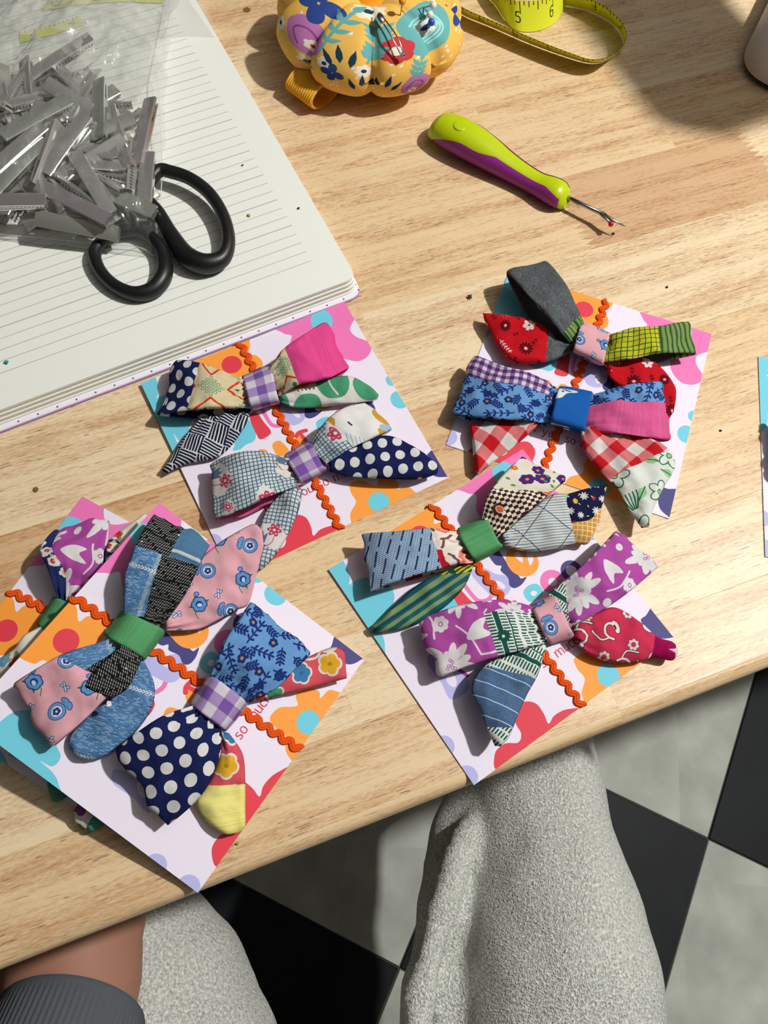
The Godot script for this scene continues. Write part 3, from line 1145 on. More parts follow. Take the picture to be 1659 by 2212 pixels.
	for i in 8:
		star.append(Vector2(0.5, 0.5) + Vector2.from_angle(i * PI / 4) * (0.3 if i % 2 == 0 else 0.09))
	cv.poly(star, c8(230, 214, 220))
	cloth_mat("magenta_star", 16, cv)
	# black tweed with white ticks
	cv = Canvas.new(384, c8(18, 18, 20))
	for i in 26:
		for k in 20:
			if (i * 7 + k * 3) % 11 == 0:
				continue
			var o := Vector2(i / 26.0 + (k % 2) * 0.019, k / 20.0)
			cv.stroke([o, o + Vector2(0.022, 0.034)], 0.011, c8(188, 186, 182), false)
	for i in 3:
		cv.line([Vector2(0, i / 3.0 + 0.1), Vector2(0.33, i / 3.0 + 0.14), Vector2(0.66, i / 3.0 + 0.08), Vector2(1, i / 3.0 + 0.1)], 0.02, c8(12, 12, 14))
	for o in P([0.2, 0.3, 0.7, 0.62, 0.5, 0.95]):
		cv.oval(o, 0.08, 0.035, 0.8, c8(14, 14, 16))
		cv.dot(o + Vector2(0.1, -0.04), 0.016, c8(226, 224, 220))
	cloth_mat("black_tweed", 26, cv)
	# blue denim with pale slubs and a white chain
	cv = Canvas.new(384, c8(78, 124, 172))
	for i in 700:
		var q := Vector2(rng.randf(), roundf(rng.randf() * 46) / 46.0)
		cv.stroke([q, q + Vector2(0.02 + rng.randf() * 0.05, 0)], 0.008, c8(168, 192, 214) if i % 3 else c8(50, 88, 138), false)
	for k in 22:
		cv.stroke([Vector2(k / 22.0, 0.62), Vector2(k / 22.0 + 0.035, 0.64)], 0.014, c8(224, 228, 228))
		cv.stroke([Vector2(k / 22.0, 0.66), Vector2(k / 22.0 + 0.035, 0.64)], 0.014, c8(224, 228, 228))
	for i in 4:
		for k in 46:
			cv.stroke([Vector2(0.28 + i * 0.016, k / 46.0), Vector2(0.28 + i * 0.016, k / 46.0 + 0.012)], 0.009, c8(222, 222, 206), false)
	cloth_mat("slub_denim", 32, cv)
	cv = Canvas.new(192, c8(92, 140, 176))
	for i in 26:
		cv.stroke([Vector2(0, i / 26.0), Vector2(1, i / 26.0)], 0.014, c8(56, 96, 138), false)
	cv.stroke(P([0, 0.45, 1, 0.45]), 0.16, c8(222, 224, 220), false)
	cv.stroke(P([0, 0.72, 1, 0.72]), 0.07, c8(214, 218, 216), false)
	cloth_mat("white_band_denim", 20, cv)
	# coral with white, green, blue and yellow flowers
	cv = Canvas.new(384, c8(222, 84, 98))
	for v in [[0.25, 0.3, 0.17, 70, 160, 116], [0.75, 0.25, 0.16, 62, 124, 176], [0.6, 0.75, 0.18, 238, 180, 44], [0.1, 0.8, 0.14, 70, 160, 116]]:
		var o := Vector2(v[0], v[1])
		cv.flower(o, v[2] * 1.2, 5, c8(236, 224, 214), c8(236, 224, 214), v[0] * 9, 0.62, 0.3)
		cv.flower(o, v[2] * 0.98, 5, c8(v[3], v[4], v[5]), c8(v[3], v[4], v[5]).darkened(0.2), v[0] * 9, 0.6, 0.2)
	cv.line(P([0.3, 0.05, 0.5, 0.2, 0.5, 0.5, 0.35, 0.6]), 0.04, c8(236, 224, 214))
	cv.leaf(Vector2(0.4, 0.6), Vector2(0.3, 0.95), 0.05, c8(236, 224, 214))
	cloth_mat("coral_floral", 26, cv)
	for k in 2:
		cv = Canvas.new(384, c8(226, 222, 208) if k == 0 else c8(28, 40, 92))
		for i in 34:
			var q := Vector2(fmod(i * 0.618, 1.0), fmod(i * 0.381 + 0.07 * (i % 3), 1.0))
			var c: Color = [c8(206, 60, 40), c8(226, 176, 56), c8(98, 148, 190), c8(112, 156, 96)][i % 4]
			if k == 1:
				cv.flower(q, 0.075, 5, c8(222, 220, 212), c, i, 0.6, 0.5)
			else:
				cv.flower(q, 0.05 + 0.02 * (i % 3), 5, c, c.lightened(0.3), i, 0.55, 0.2)
			cv.sprig(q, q + Vector2.from_angle(i * 2.1) * 0.1, 2, c8(130, 160, 90) if k == 0 else c8(210, 210, 206), 0.008, 0.03)
		cloth_mat("confetti_floral" if k == 0 else "navy_confetti", 34, cv)
	cv = Canvas.new(256, c8(228, 222, 216))
	for v in [[0.3, 0.3, 0.2], [0.85, 0.85, 0.18]]:
		cv.flower(Vector2(v[0], v[1]), v[2], 5, c8(140, 62, 150), c8(228, 200, 230), 0.3, 0.55, 0.2)
	cv.flower(Vector2(0.75, 0.35), 0.12, 5, c8(226, 160, 36), c8(240, 220, 150), 0.3, 0.5, 0.2)
	cv.leaf(Vector2(0.2, 0.6), Vector2(0.4, 0.85), 0.05, c8(60, 110, 60))
	cloth_mat("violet_bloom_print", 24, cv)
	# cobalt with a white figure
	cv = Canvas.new(256, c8(18, 88, 176))
	cv.blob(P([0.1, 0.05, 0.45, 0.02, 0.5, 0.12, 0.34, 0.2, 0.24, 0.36, 0.06, 0.4, 0.04, 0.2]), white)
	cv.oval(Vector2(0.32, 0.1), 0.09, 0.03, 0.3, c8(18, 88, 176))
	cv.oval(Vector2(0.13, 0.22), 0.035, 0.08, 0, c8(18, 88, 176))
	cv.dot(Vector2(0.25, 0.17), 0.025, c8(16, 18, 24))
	cv.blob(P([0.8, 0.98, 0.98, 0.84, 1.0, 0.96, 0.9, 1.03]), white)
	cloth_mat("cobalt", 30, cv)
	make_card_print()
	make_cushion_print()
	make_tape_print()
	make_page_print()


func print_mat(called: String, cv: Canvas, rough: float, spec := 0.3):
	var m := plain(called, Color.WHITE, rough, 0, spec)
	m.albedo_texture = ImageTexture.create_from_image(cv.finish())
	return m


func make_card_print():
	var cv := Canvas.new(1024, c8(230, 222, 238))
	cv.wrap = false
	var orange := c8(246, 156, 62)
	var pink := c8(232, 118, 182)
	var red := c8(220, 62, 78)
	var cyan := c8(110, 200, 220)
	var lilac := c8(180, 180, 228)
	var navy := c8(66, 62, 124)
	# flowers cut by the top and bottom edges
	cv.blob(P([0.27, -0.03, 0.27, 0.05, 0.3, 0.07, 0.31, 0.13, 0.36, 0.17, 0.41, 0.16, 0.45, 0.18, 0.5, 0.17, 0.525, 0.13, 0.51, 0.085, 0.475, 0.072, 0.51, 0.03, 0.51, -0.02, 0.4, -0.06]), orange)
	cv.dot(Vector2(0.396, 0.085), 0.045, red)
	cv.blob(P([0.61, 0.84, 0.66, 0.845, 0.69, 0.88, 0.71, 0.895, 0.735, 0.867, 0.78, 0.88, 0.797, 0.93, 0.78, 0.95, 0.83, 0.965, 0.82, 1.05, 0.56, 1.05, 0.545, 0.97, 0.595, 0.925, 0.595, 0.88]), orange)
	cv.dot(Vector2(0.682, 0.966), 0.045, cyan)
	cv.blob(P([0.11, 1.02, 0.13, 0.955, 0.185, 0.945, 0.23, 0.97, 0.26, 0.95, 0.27, 0.9, 0.33, 0.86, 0.375, 0.89, 0.378, 0.94, 0.37, 0.98, 0.41, 0.968, 0.47, 0.98, 0.52, 1.03, 0.3, 1.1]), red)
	# pink corner with a cyan spot
	cv.blob(P([0.66, -0.05, 0.67, 0.03, 0.7, 0.06, 0.69, 0.08, 0.66, 0.12, 0.66, 0.17, 0.7, 0.21, 0.76, 0.2, 0.83, 0.2, 0.86, 0.27, 0.91, 0.313, 0.96, 0.312, 1.0, 0.28, 1.05, 0.2, 1.05, -0.05]), pink)
	cv.blob(P([1.02, 0.11, 0.965, 0.135, 0.955, 0.17, 0.975, 0.21, 1.02, 0.24]), c8(230, 222, 238))
	cv.oval(Vector2(0.86, 0.05), 0.05, 0.062, 0.3, cyan)
	cv.oval(Vector2(1.0, 0.47), 0.022, 0.028, 0, cyan)
	cv.oval(Vector2(0.99, 0.572), 0.04, 0.045, 0, cyan)
	# navy corner block, lilac half dots, cyan corner
	cv.blob(P([0.935, 0.868, 0.965, 0.865, 1.02, 0.86, 1.02, 0.99, 0.99, 0.99, 0.95, 0.965, 0.932, 0.91]), navy)
	for v in [[-0.012, 0.825, 0.04], [-0.005, 0.962, 0.042]]:
		cv.dot(Vector2(v[0], v[1]), v[2], lilac)
	cv.blob(P([-0.02, -0.02, 0.06, -0.02, 0.067, 0.03, 0.05, 0.08, 0.035, 0.1, 0.07, 0.1, 0.12, 0.12, 0.165, 0.19, 0.16, 0.24, 0.11, 0.29, 0.085, 0.335, 0.045, 0.335, 0.036, 0.29, 0.03, 0.35, 0.012, 0.39, -0.03, 0.42]), cyan)
	# loose overlapping lettering, first row
	cv.blob(P([0.23, 0.476, 0.25, 0.45, 0.24, 0.4, 0.26, 0.35, 0.31, 0.34, 0.35, 0.37, 0.353, 0.44, 0.33, 0.475, 0.29, 0.477, 0.26, 0.486]), cyan)
	cv.blob(P([0.36, 0.36, 0.395, 0.352, 0.405, 0.41, 0.412, 0.47, 0.36, 0.482, 0.352, 0.45]), red)
	cv.line(P([0.425, 0.33, 0.425, 0.4, 0.432, 0.44, 0.46, 0.458, 0.487, 0.455, 0.502, 0.44]), 0.017, pink)
	cv.blob(P([0.475, 0.335, 0.515, 0.325, 0.54, 0.35, 0.56, 0.39, 0.59, 0.42, 0.588, 0.455, 0.56, 0.48, 0.52, 0.484, 0.495, 0.465, 0.482, 0.42]), lilac)
	cv.blob(P([0.53, 0.41, 0.555, 0.425, 0.56, 0.455, 0.545, 0.455]), c8(230, 222, 238))
	cv.blob(P([0.587, 0.3, 0.628, 0.3, 0.628, 0.375, 0.635, 0.435, 0.635, 0.462, 0.658, 0.47, 0.62, 0.484, 0.588, 0.48, 0.578, 0.46, 0.592, 0.43, 0.585, 0.39, 0.6, 0.375, 0.582, 0.355]), navy)
	cv.blob(P([0.66, 0.34, 0.63, 0.365, 0.622, 0.41, 0.634, 0.445, 0.66, 0.468, 0.695, 0.474, 0.73, 0.458, 0.748, 0.425, 0.738, 0.415, 0.72, 0.432, 0.7, 0.437, 0.715, 0.4, 0.725, 0.36, 0.7, 0.335]), orange)
	cv.blob(P([0.672, 0.37, 0.69, 0.36, 0.7, 0.375, 0.692, 0.4, 0.68, 0.41]), c8(230, 222, 238))
	# second row
	cv.blob(P([0.115, 0.54, 0.137, 0.511, 0.158, 0.512, 0.175, 0.55, 0.2, 0.6, 0.212, 0.63, 0.2, 0.7, 0.112, 0.7, 0.118, 0.62]), lilac)
	cv.blob(P([0.137, 0.64, 0.148, 0.615, 0.165, 0.6, 0.178, 0.62, 0.17, 0.655, 0.15, 0.668]), c8(230, 222, 238))
	cv.line(P([0.2, 0.61, 0.218, 0.66]), 0.014, c8(150, 50, 120))
	cv.blob(P([0.327, 0.526, 0.35, 0.53, 0.36, 0.55, 0.345, 0.6, 0.32, 0.58]), orange)
	cv.blob(P([0.392, 0.527, 0.43, 0.525, 0.448, 0.6, 0.424, 0.6, 0.39, 0.58]), orange)
	cv.blob(P([0.49, 0.545, 0.525, 0.54, 0.53, 0.58, 0.5, 0.6, 0.48, 0.575]), orange)
	cv.line(P([0.502, 0.535, 0.52, 0.524, 0.552, 0.528]), 0.018, red)
	cv.line(P([0.522, 0.528, 0.53, 0.57]), 0.016, red)
	cv.blob(P([0.606, 0.515, 0.64, 0.503, 0.672, 0.513, 0.68, 0.54, 0.665, 0.565, 0.605, 0.56]), cyan)
	cv.blob(P([0.628, 0.535, 0.645, 0.53, 0.655, 0.545, 0.635, 0.552]), c8(230, 222, 238))
	cv.ring(Vector2(0.735, 0.545), 0.052, 0.034, pink, c8(230, 222, 238))
	cv.ring(Vector2(0.83, 0.55), 0.045, 0.022, navy, c8(230, 222, 238))
	cv.letters("thank you so much", Vector2(0.235, 0.815), Vector2(0.052, 0), Vector2(0, -0.052), c8(196, 40, 60), 0.08)
	print_mat("card_print", cv, 0.55, 0.35)


func make_page_print():
	# 0.215 m by 0.30 m; rules every 6.9 mm
	var cv := Canvas.new(1024, c8(231, 233, 226), 2)
	cv.wrap = false
	for i in 44:
		var y := 0.93 - i * 0.0231
		cv.stroke([Vector2(0.0, y), Vector2(0.915, y)], 0.0011, c8(150, 154, 152), false)
	print_mat("ruled_page", cv, 0.85)


func make_tape_print():
	# 12 inches of yellow tape, cut square so that 1 inch is 1/12 of the side
	var cv := Canvas.new(1024, c8(214, 216, 52), 1)
	var ink := c8(34, 38, 24)
	for i in 96:
		var y := i / 96.0
		var len: float = [0.42, 0.14, 0.2, 0.14, 0.3, 0.14, 0.2, 0.14][i % 8]
		cv.stroke([Vector2(0.0, y), Vector2(len, y)], 0.0022, ink, false)
		if i % 8 == 0:
			# digits read along the tape; across it one side of the square is only 16 mm
			cv.letters(str(i / 8), Vector2(0.86, y - 0.012), Vector2(0, 0.029), Vector2(-0.55, 0), ink, 0.1)
	print_mat("tape_print", cv, 0.5)


func make_cushion_print():
	var cv := Canvas.new(1024, c8(238, 187, 90))
	cv.wrap = false
	var teal := c8(104, 172, 172)
	var navy := c8(46, 72, 140)
	var pine := c8(28, 60, 84)
	var plum := c8(190, 120, 180)
	var white := c8(236, 228, 210)
	for i in 150:
		cv.oval(Vector2(rng.randf(), rng.randf()), 0.006, 0.009, rng.randf() * 0.6, white)
	for v in [["rose", 0.672, 0.612], ["plum", 0.296, 0.704], ["plum", 0.771, 0.902], ["red", 0.602, 0.729], ["daisy", 0.180, 0.629], ["daisy", 0.512, 0.851], ["daisy", 0.232, 0.819], ["daisy", 0.362, 0.826], ["daisy", 0.503, 0.574], ["navy", 0.381, 0.574, 0.800], ["navy", 0.386, 0.874, 0.500], ["navy", 0.817, 0.494, 0.700], ["pine", 0.427, 0.817], ["pine", 0.508, 0.962], ["pine", 0.619, 0.944], ["teal", 0.359, 0.764, 0.112, -0.172], ["teal", 0.551, 0.722, -0.018, -0.089], ["teal", 0.521, 0.807, 0.018, -0.085], ["teal", 0.727, 0.863, -0.018, -0.106]]:
		var o := Vector2(v[1], v[2])
		match v[0]:
			"rose":
				cv.blob([o + Vector2(-0.1, 0), o + Vector2(-0.04, -0.09), o + Vector2(0.06, -0.08), o + Vector2(0.11, 0.02), o + Vector2(0.06, 0.11), o + Vector2(-0.02, 0.12), o + Vector2(-0.06, 0.07)], teal)
				for k in 3:
					cv.line([o + Vector2(-0.06 + k * 0.02, 0.01), o + Vector2(-0.02, -0.05 + k * 0.02), o + Vector2(0.06 - k * 0.015, -0.02), o + Vector2(0.05 - k * 0.015, 0.05)], 0.009, c8(160, 214, 210))
				cv.flower(o, 0.03, 6, white, navy, 0, 0.5, 0.4)
			"plum":
				cv.blob([o + Vector2(-0.08, 0), o + Vector2(-0.05, -0.08), o + Vector2(0.05, -0.08), o + Vector2(0.08, 0.0), o + Vector2(0.05, 0.08), o + Vector2(-0.04, 0.08)], plum)
				cv.line([o + Vector2(-0.04, 0.03), o + Vector2(-0.03, -0.04), o + Vector2(0.03, -0.03), o + Vector2(0.04, 0.03)], 0.009, c8(150, 70, 140))
				cv.flower(o + Vector2(0.01, 0.04), 0.03, 6, white, c8(200, 50, 50), 0, 0.5, 0.3)
			"red":
				cv.flower(o, 0.062, 6, c8(200, 62, 66), white, 0.3, 0.6, 0.34)
			"daisy":
				cv.flower(o, 0.036, 7, white, pine, 0.3, 0.45, 0.3)
			"navy":
				for k in 4:
					var a := 0.5 + k * 1.5
					var s: float = v[3]
					cv.oval(o + Vector2.from_angle(a) * 0.055 * s, 0.05 * s, 0.036 * s, a, navy)
			"teal":
				var d := Vector2(v[3], v[4])
				cv.stroke([o, o + d], 0.01, teal)
				for k in 3:
					for s in [-1.0, 1.0]:
						cv.leaf(o + d * (0.25 + k * 0.25), o + d * (0.25 + k * 0.25) + d.normalized().rotated(s * 0.8) * 0.055, 0.012, teal)
				cv.leaf(o + d, o + d * 1.0 + d.normalized() * 0.05, 0.012, teal)
			"pine":
				for k in 3:
					var q := o + Vector2(0.035 * (k - 1), 0.02 * absf(k - 1))
					cv.leaf(q, q + Vector2(0.02 * (k - 1), -0.09), 0.014, pine)
	print_mat("cushion_print", cv, 0.9)
	M["cushion_print"].normal_enabled = false


# ---------------------------------------------------------------- room and table

func structure(called: String, mesh: Mesh, mat: Material, label := "", parent: Node = self):
	var o := part(called, mesh, mat, parent)
	if parent == self:
		o.set_meta("kind", "structure")
		if label:
			tag(o, label, "room")
	return o


func build_room():
	# the floor squares run along e1 and e2; the room follows them
	var c0 := Vector3(0.4709, 0, -0.0501)
	var e1 := Vector3(-0.2888, 0, -0.1012)
	var e2 := Vector3(-0.1012, 0, 0.2888)
	org = Vector3.ZERO
	var far := 6.0
	var mid := c0 + (e1 + e2) * 0.5
	var st := st_new()
	add_box(st, mid - Vector3(0, 0.053, 0), e1 * far, Vector3(0, 0.05, 0), e2 * far)
	var fl = structure("floor", done(st), M.grout, "checkerboard floor of pale grey and black square tiles")
	var side := e1.length()
	var meshes := []
	for k in 3:
		var tm := st_new()
		var q := round_outline(P([-0.5, -0.5, 0.5, -0.5, 0.5, 0.5, -0.5, 0.5]), [0.0, 0.0, 0.0, 0.0])
		for i in 4:
			q[i] *= side - 0.002 - k * 0.0002
		add_slab(tm, q, -0.006, 0.0 - k * 0.0003, 0.0012)
		meshes.append(done(tm))
	for i in range(-5, 7):
		for j in range(-5, 7):
			var o := part("tile", meshes[(i * 3 + j * 5 + 60) % 3], M.dark_tile if (i + j + 20) % 2 == 0 else M.pale_tile, fl)
			o.position = c0 + e1 * (i + 0.5) + e2 * (j + 0.5)
			o.rotation.y = -atan2(e1.z, e1.x)
	var up := Vector3(0, 1.2, 0)
	var names := ["wall_left", "wall_right", "wall_front", "wall_back"]
	for k in 4:
		var nrm: Vector3 = [e1, -e1, e2, -e2][k]
		var along: Vector3 = [e2, e2, e1, e1][k]
		org = mid + nrm * far
		st = st_new()
		add_box(st, org + up + nrm.normalized() * 0.05, along * (far + 0.3), up, nrm.normalized() * 0.05)
		structure(names[k], done(st), M.wall_paint, ["plain painted wall on the left", "plain painted wall on the right", "plain painted wall at the near end", "plain painted wall at the far end"][k])
		st = st_new()
		add_box(st, org + Vector3(0, 0.045, 0) - nrm.normalized() * 0.007, along * far, Vector3(0, 0.045, 0), nrm.normalized() * 0.007, 0.003)
		structure("baseboard_" + names[k].substr(5), done(st), M.trim_paint, ["white baseboard along the left wall", "white baseboard along the right wall", "white baseboard along the near wall", "white baseboard along the far wall"][k])
	org = mid + Vector3(0, 2.4, 0)
	st = st_new()
	add_box(st, org + Vector3(0, 0.05, 0), e1 * (far + 0.3), Vector3(0, 0.05, 0), e2 * (far + 0.3))
	structure("ceiling", done(st), M.ceiling_paint, "plain white ceiling")
	build_lamp()


func build_lamp():
	var at := LAMP_AT
	var o := thing("pendant_lamp", "globe pendant lamp hanging from the ceiling to the right of the table", "lamp", Vector3(at.x, 2.4, at.z))
	var st := st_new()
	add_tube(st, [Vector3(at.x, 2.4, at.z), Vector3(at.x, 2.385, at.z), Vector3(at.x, 2.375, at.z)], [0.05, 0.05, 0.02], 20)
	part("canopy", done(st), M.trim_paint, o)
	st = st_new()
	add_tube(st, [Vector3(at.x, 2.38, at.z), Vector3(at.x, at.y + 0.09, at.z)], 0.003, 8)
	part("cord", done(st), M.black_grip, o)
	st = st_new()
	add_tube(st, [Vector3(at.x, at.y + 0.1, at.z), Vector3(at.x, at.y + 0.06, at.z)], [0.012, 0.022], 14)
	part("socket", done(st), M.black_grip, o)
	var g := SphereMesh.new()
	g.radius = LAMP_R
	g.height = LAMP_R * 2
	var b := part("bulb", g, M.lamp_glow, o)
	b.position = at - o.position
	var l := OmniLight3D.new()
	l.name = "lamp_light"
	l.light_color = c8(255, 253, 248)
	l.light_energy = LAMP_E
	l.light_size = LAMP_R * 0.9
	l.omni_range = 8.0
	l.omni_attenuation = 2.0
	l.shadow_enabled = true
	l.position = at - o.position
	o.add_child(l)


func build_table():
	# along: the grain and the front edge; inward: away from the person
	var o0 := Vector3(-0.1348, TABLE, 0.0631)
	var along := Vector3(0.8976, 0, -0.4407)
	var inward := Vector3(-0.4407, 0, -0.8976)
	var t := thing("sewing_table", "pale butcher-block table of glued finger-jointed staves", "table", o0 - Vector3(0, TABLE, 0))
	org = o0 - Vector3(0, TABLE, 0)
	rng.seed = 5
	var rows := [0.0, 0.0415, 0.0835, 0.1355, 0.188, 0.2555, 0.312, 0.366, 0.424, 0.482, 0.54, 0.6]
	var joints := [[-0.5, -0.2, 0.6, 1.0], [-0.5, -0.06, 0.31, 0.66, 1.0], [-0.5, -0.3, 0.02, 0.6, 1.0], [-0.5, -0.15, 0.39, 0.72, 1.0], [-0.5, -0.1, 0.24, 0.6, 1.0], [-0.5, 0.06, 0.392, 0.53, 0.8, 1.0], [-0.5, -0.2, 0.2, 0.56, 1.0], [-0.5, 0.1, 0.47, 0.8, 1.0], [-0.5, -0.05, 0.33, 0.7, 1.0], [-0.5, 0.1, 0.5, 1.0], [-0.5, 0.0, 0.4, 1.0]]
	# tone of each stave: 0 palest ... 3 rosiest
	var tones := [[1, 2, 0, 1], [1, 0, 0, 2], [0, 1, 2, 0], [0, 1, 2, 0], [2, 0, 0, 2], [1, 2, 3, 0, 1], [0, 1, 2, 0], [0, 2, 0, 1], [2, 0, 2, 0], [0, 2, 1], [1, 0, 2]]
	for r in rows.size() - 1:
		for k in joints[r].size() - 1:
			var st := st_new()
			var a: float = joints[r][k]
			var b: float = joints[r][k + 1]
			var n0: float = rows[r] + (0.006 if r == 0 else 0.0)
			var n1: float = rows[r + 1]
			var pts := PackedVector2Array()
			var teeth := maxi(4, int((n1 - n0) / 0.0042))
			for i in teeth * 2 + 1:
				var f := float(i) / (teeth * 2)
				pts.append(Vector2(a + (0.0 if k == 0 else (0.0035 if i % 2 else -0.0035) + (f - 0.5) * -0.008), lerpf(n0, n1, f)))
			for i in teeth * 2 + 1:
				var f := 1.0 - float(i) / (teeth * 2)
				pts.append(Vector2(b + (0.0 if k == joints[r].size() - 2 else (0.0035 if i % 2 else -0.0035) + (f - 0.5) * -0.008), lerpf(n0, n1, f)))
			var world := PackedVector2Array()
			for p in pts:
				var q := o0 + along * p.x + inward * p.y
				world.append(Vector2(q.x, q.z))
			var shift := Vector2(rng.randf(), rng.randf())
			# UV from world (x, z): back to (along, inward), then to the 0.40 m by 0.10 m picture
			var ux := Vector2(along.x, along.z) / 0.4
			var uy := Vector2(inward.x, inward.z) / 0.1
			var base := Vector2(o0.x, o0.z)
			var m := Transform2D(Vector2(ux.x, uy.x), Vector2(ux.y, uy.y), Vector2(-base.dot(ux), -base.dot(uy)) + shift)
			add_slab(st, world, TABLE - 0.024, TABLE - 0.0001 * ((r + k) % 2), 0.0002, m)
			if r == 0:
				var prof := []
				for i in 9:
					var f := PI * 0.5 * i / 8
					prof.append(Vector2(0.006 - 0.006 * sin(f), -0.006 + 0.006 * cos(f)))
				prof.append(Vector2(0, -0.019))
				prof.append(Vector2(0.005, -0.024))
				prof.append(Vector2(0.006, -0.024))
				st.set_smooth_group(2)
				for i in prof.size() - 1:
					var p: Vector2 = prof[i]
					var q: Vector2 = prof[i + 1]
					var c := [o0 + along * a + inward * p.x + Vector3(0, p.y, 0), o0 + along * b + inward * p.x + Vector3(0, p.y, 0), o0 + along * b + inward * q.x + Vector3(0, q.y, 0), o0 + along * a + inward * q.x + Vector3(0, q.y, 0)]
					var v0 := -0.006 * i * 0.4 / 0.1
					var v1 := -0.006 * (i + 1) * 0.4 / 0.1
					var uv := [Vector2(a / 0.4, v0) + shift, Vector2(b / 0.4, v0) + shift, Vector2(b / 0.4, v1) + shift, Vector2(a / 0.4, v1) + shift]
					tri(st, c[0], c[1], c[2], uv[0], uv[1], uv[2])
					tri(st, c[0], c[2], c[3], uv[0], uv[2], uv[3])
			var tone: int = tones[r][mini(k, tones[r].size() - 1)]
			part("stave", done(st), M["wood_%d_%d" % [(r * 2 + k) % 3, tone]], t)
	for q in [[-0.42, 0.06], [0.92, 0.06], [-0.42, 0.54], [0.92, 0.54]]:
		var st := st_new()
		var c: Vector3 = o0 + along * q[0] + inward * q[1]
		add_box(st, Vector3(c.x, (TABLE - 0.024) * 0.5, c.z), along * 0.028, Vector3(0, (TABLE - 0.024) * 0.5, 0), inward * 0.028, 0.004)
		part("leg", done(st), M.leg_wood, t)


# ---------------------------------------------------------------- notebook and scissors

func build_notebook():
	var e1 := Vector3(0.8468, 0, -0.5320)
	var e2 := Vector3(-0.5320, 0, -0.8468)
	var corner := Vector3(-0.0252, TABLE, -0.2875)
	var o := thing("notebook", "thick ruled notebook lying open under the bag of clips and the scissors", "notebook", corner)
	var w := 0.235
	var h := 0.31
	var dims := func(inset: float, y: float, r: float) -> PackedVector2Array:
		var q := []
		for p in [[-w, inset], [-inset * 0.3, inset], [-inset * 0.3, h - inset], [-w, h - inset]]:
			var v: Vector3 = corner + e1 * p[0] + e2 * p[1]
			q.append(Vector2(v.x, v.z))
		return round_outline(q, [0.0, r, r, 0.0], 10)
	var st := st_new()
	add_slab(st, dims.call(0.0, 0, 0.009), TABLE + 0.0001, TABLE + 0.0009, 0.0002)
	part("cover", done(st), M.lilac_cover, o)
	st = st_new()
	add_slab(st, dims.call(0.0004, 0, 0.009), TABLE + 0.0009, TABLE + 0.0019, 0.0003)
	var inner := part("endpaper", done(st), M.white_card, o)
	rng.seed = 3
	st = st_new()
	for i in 22:
		for k in ([0, 1] if i < 2 else [0]):
			var c: Vector3 = corner + (e1 * -(0.012 + i * 0.0104) + e2 * 0.0018 if k == 0 else e2 * (0.004 + i * 0.004) - e1 * 0.0016)
			var dot := PackedVector2Array()
			for f in 8:
				dot.append(Vector2(c.x, c.z) + Vector2.from_angle(f * TAU / 8) * 0.00055)
			add_slab(st, dot, TABLE + 0.0018, TABLE + 0.00195)
	part("printed_dots", done(st), M.dot_ink, inner)
	for k in 7:
		st = st_new()
		var y0 := 0.0019 + k * 0.00122
		add_slab(st, dims.call(0.0036 + 0.00042 * k + 0.0004 * (k % 2), 0, 0.008), TABLE + y0, TABLE + y0 + 0.00116, 0.00025)
		part("page_block", done(st), M.paper_edge if k % 2 else M.paper, o)
	st = st_new()
	var pc := corner + e1 * -0.0019 + e2 * 0.0062
	var m := Transform2D(Vector2(e1.x / 0.215, -e2.x / 0.3), Vector2(e1.z / 0.215, -e2.z / 0.3), Vector2.ZERO)
	m.origin = Vector2(1, 1) - m.basis_xform(Vector2(pc.x, pc.z))
	add_slab(st, dims.call(0.0062, 0, 0.008), TABLE + 0.0104, TABLE + 0.0107, 0.0001, m)
	part("ruled_page", done(st), M.ruled_page, o)


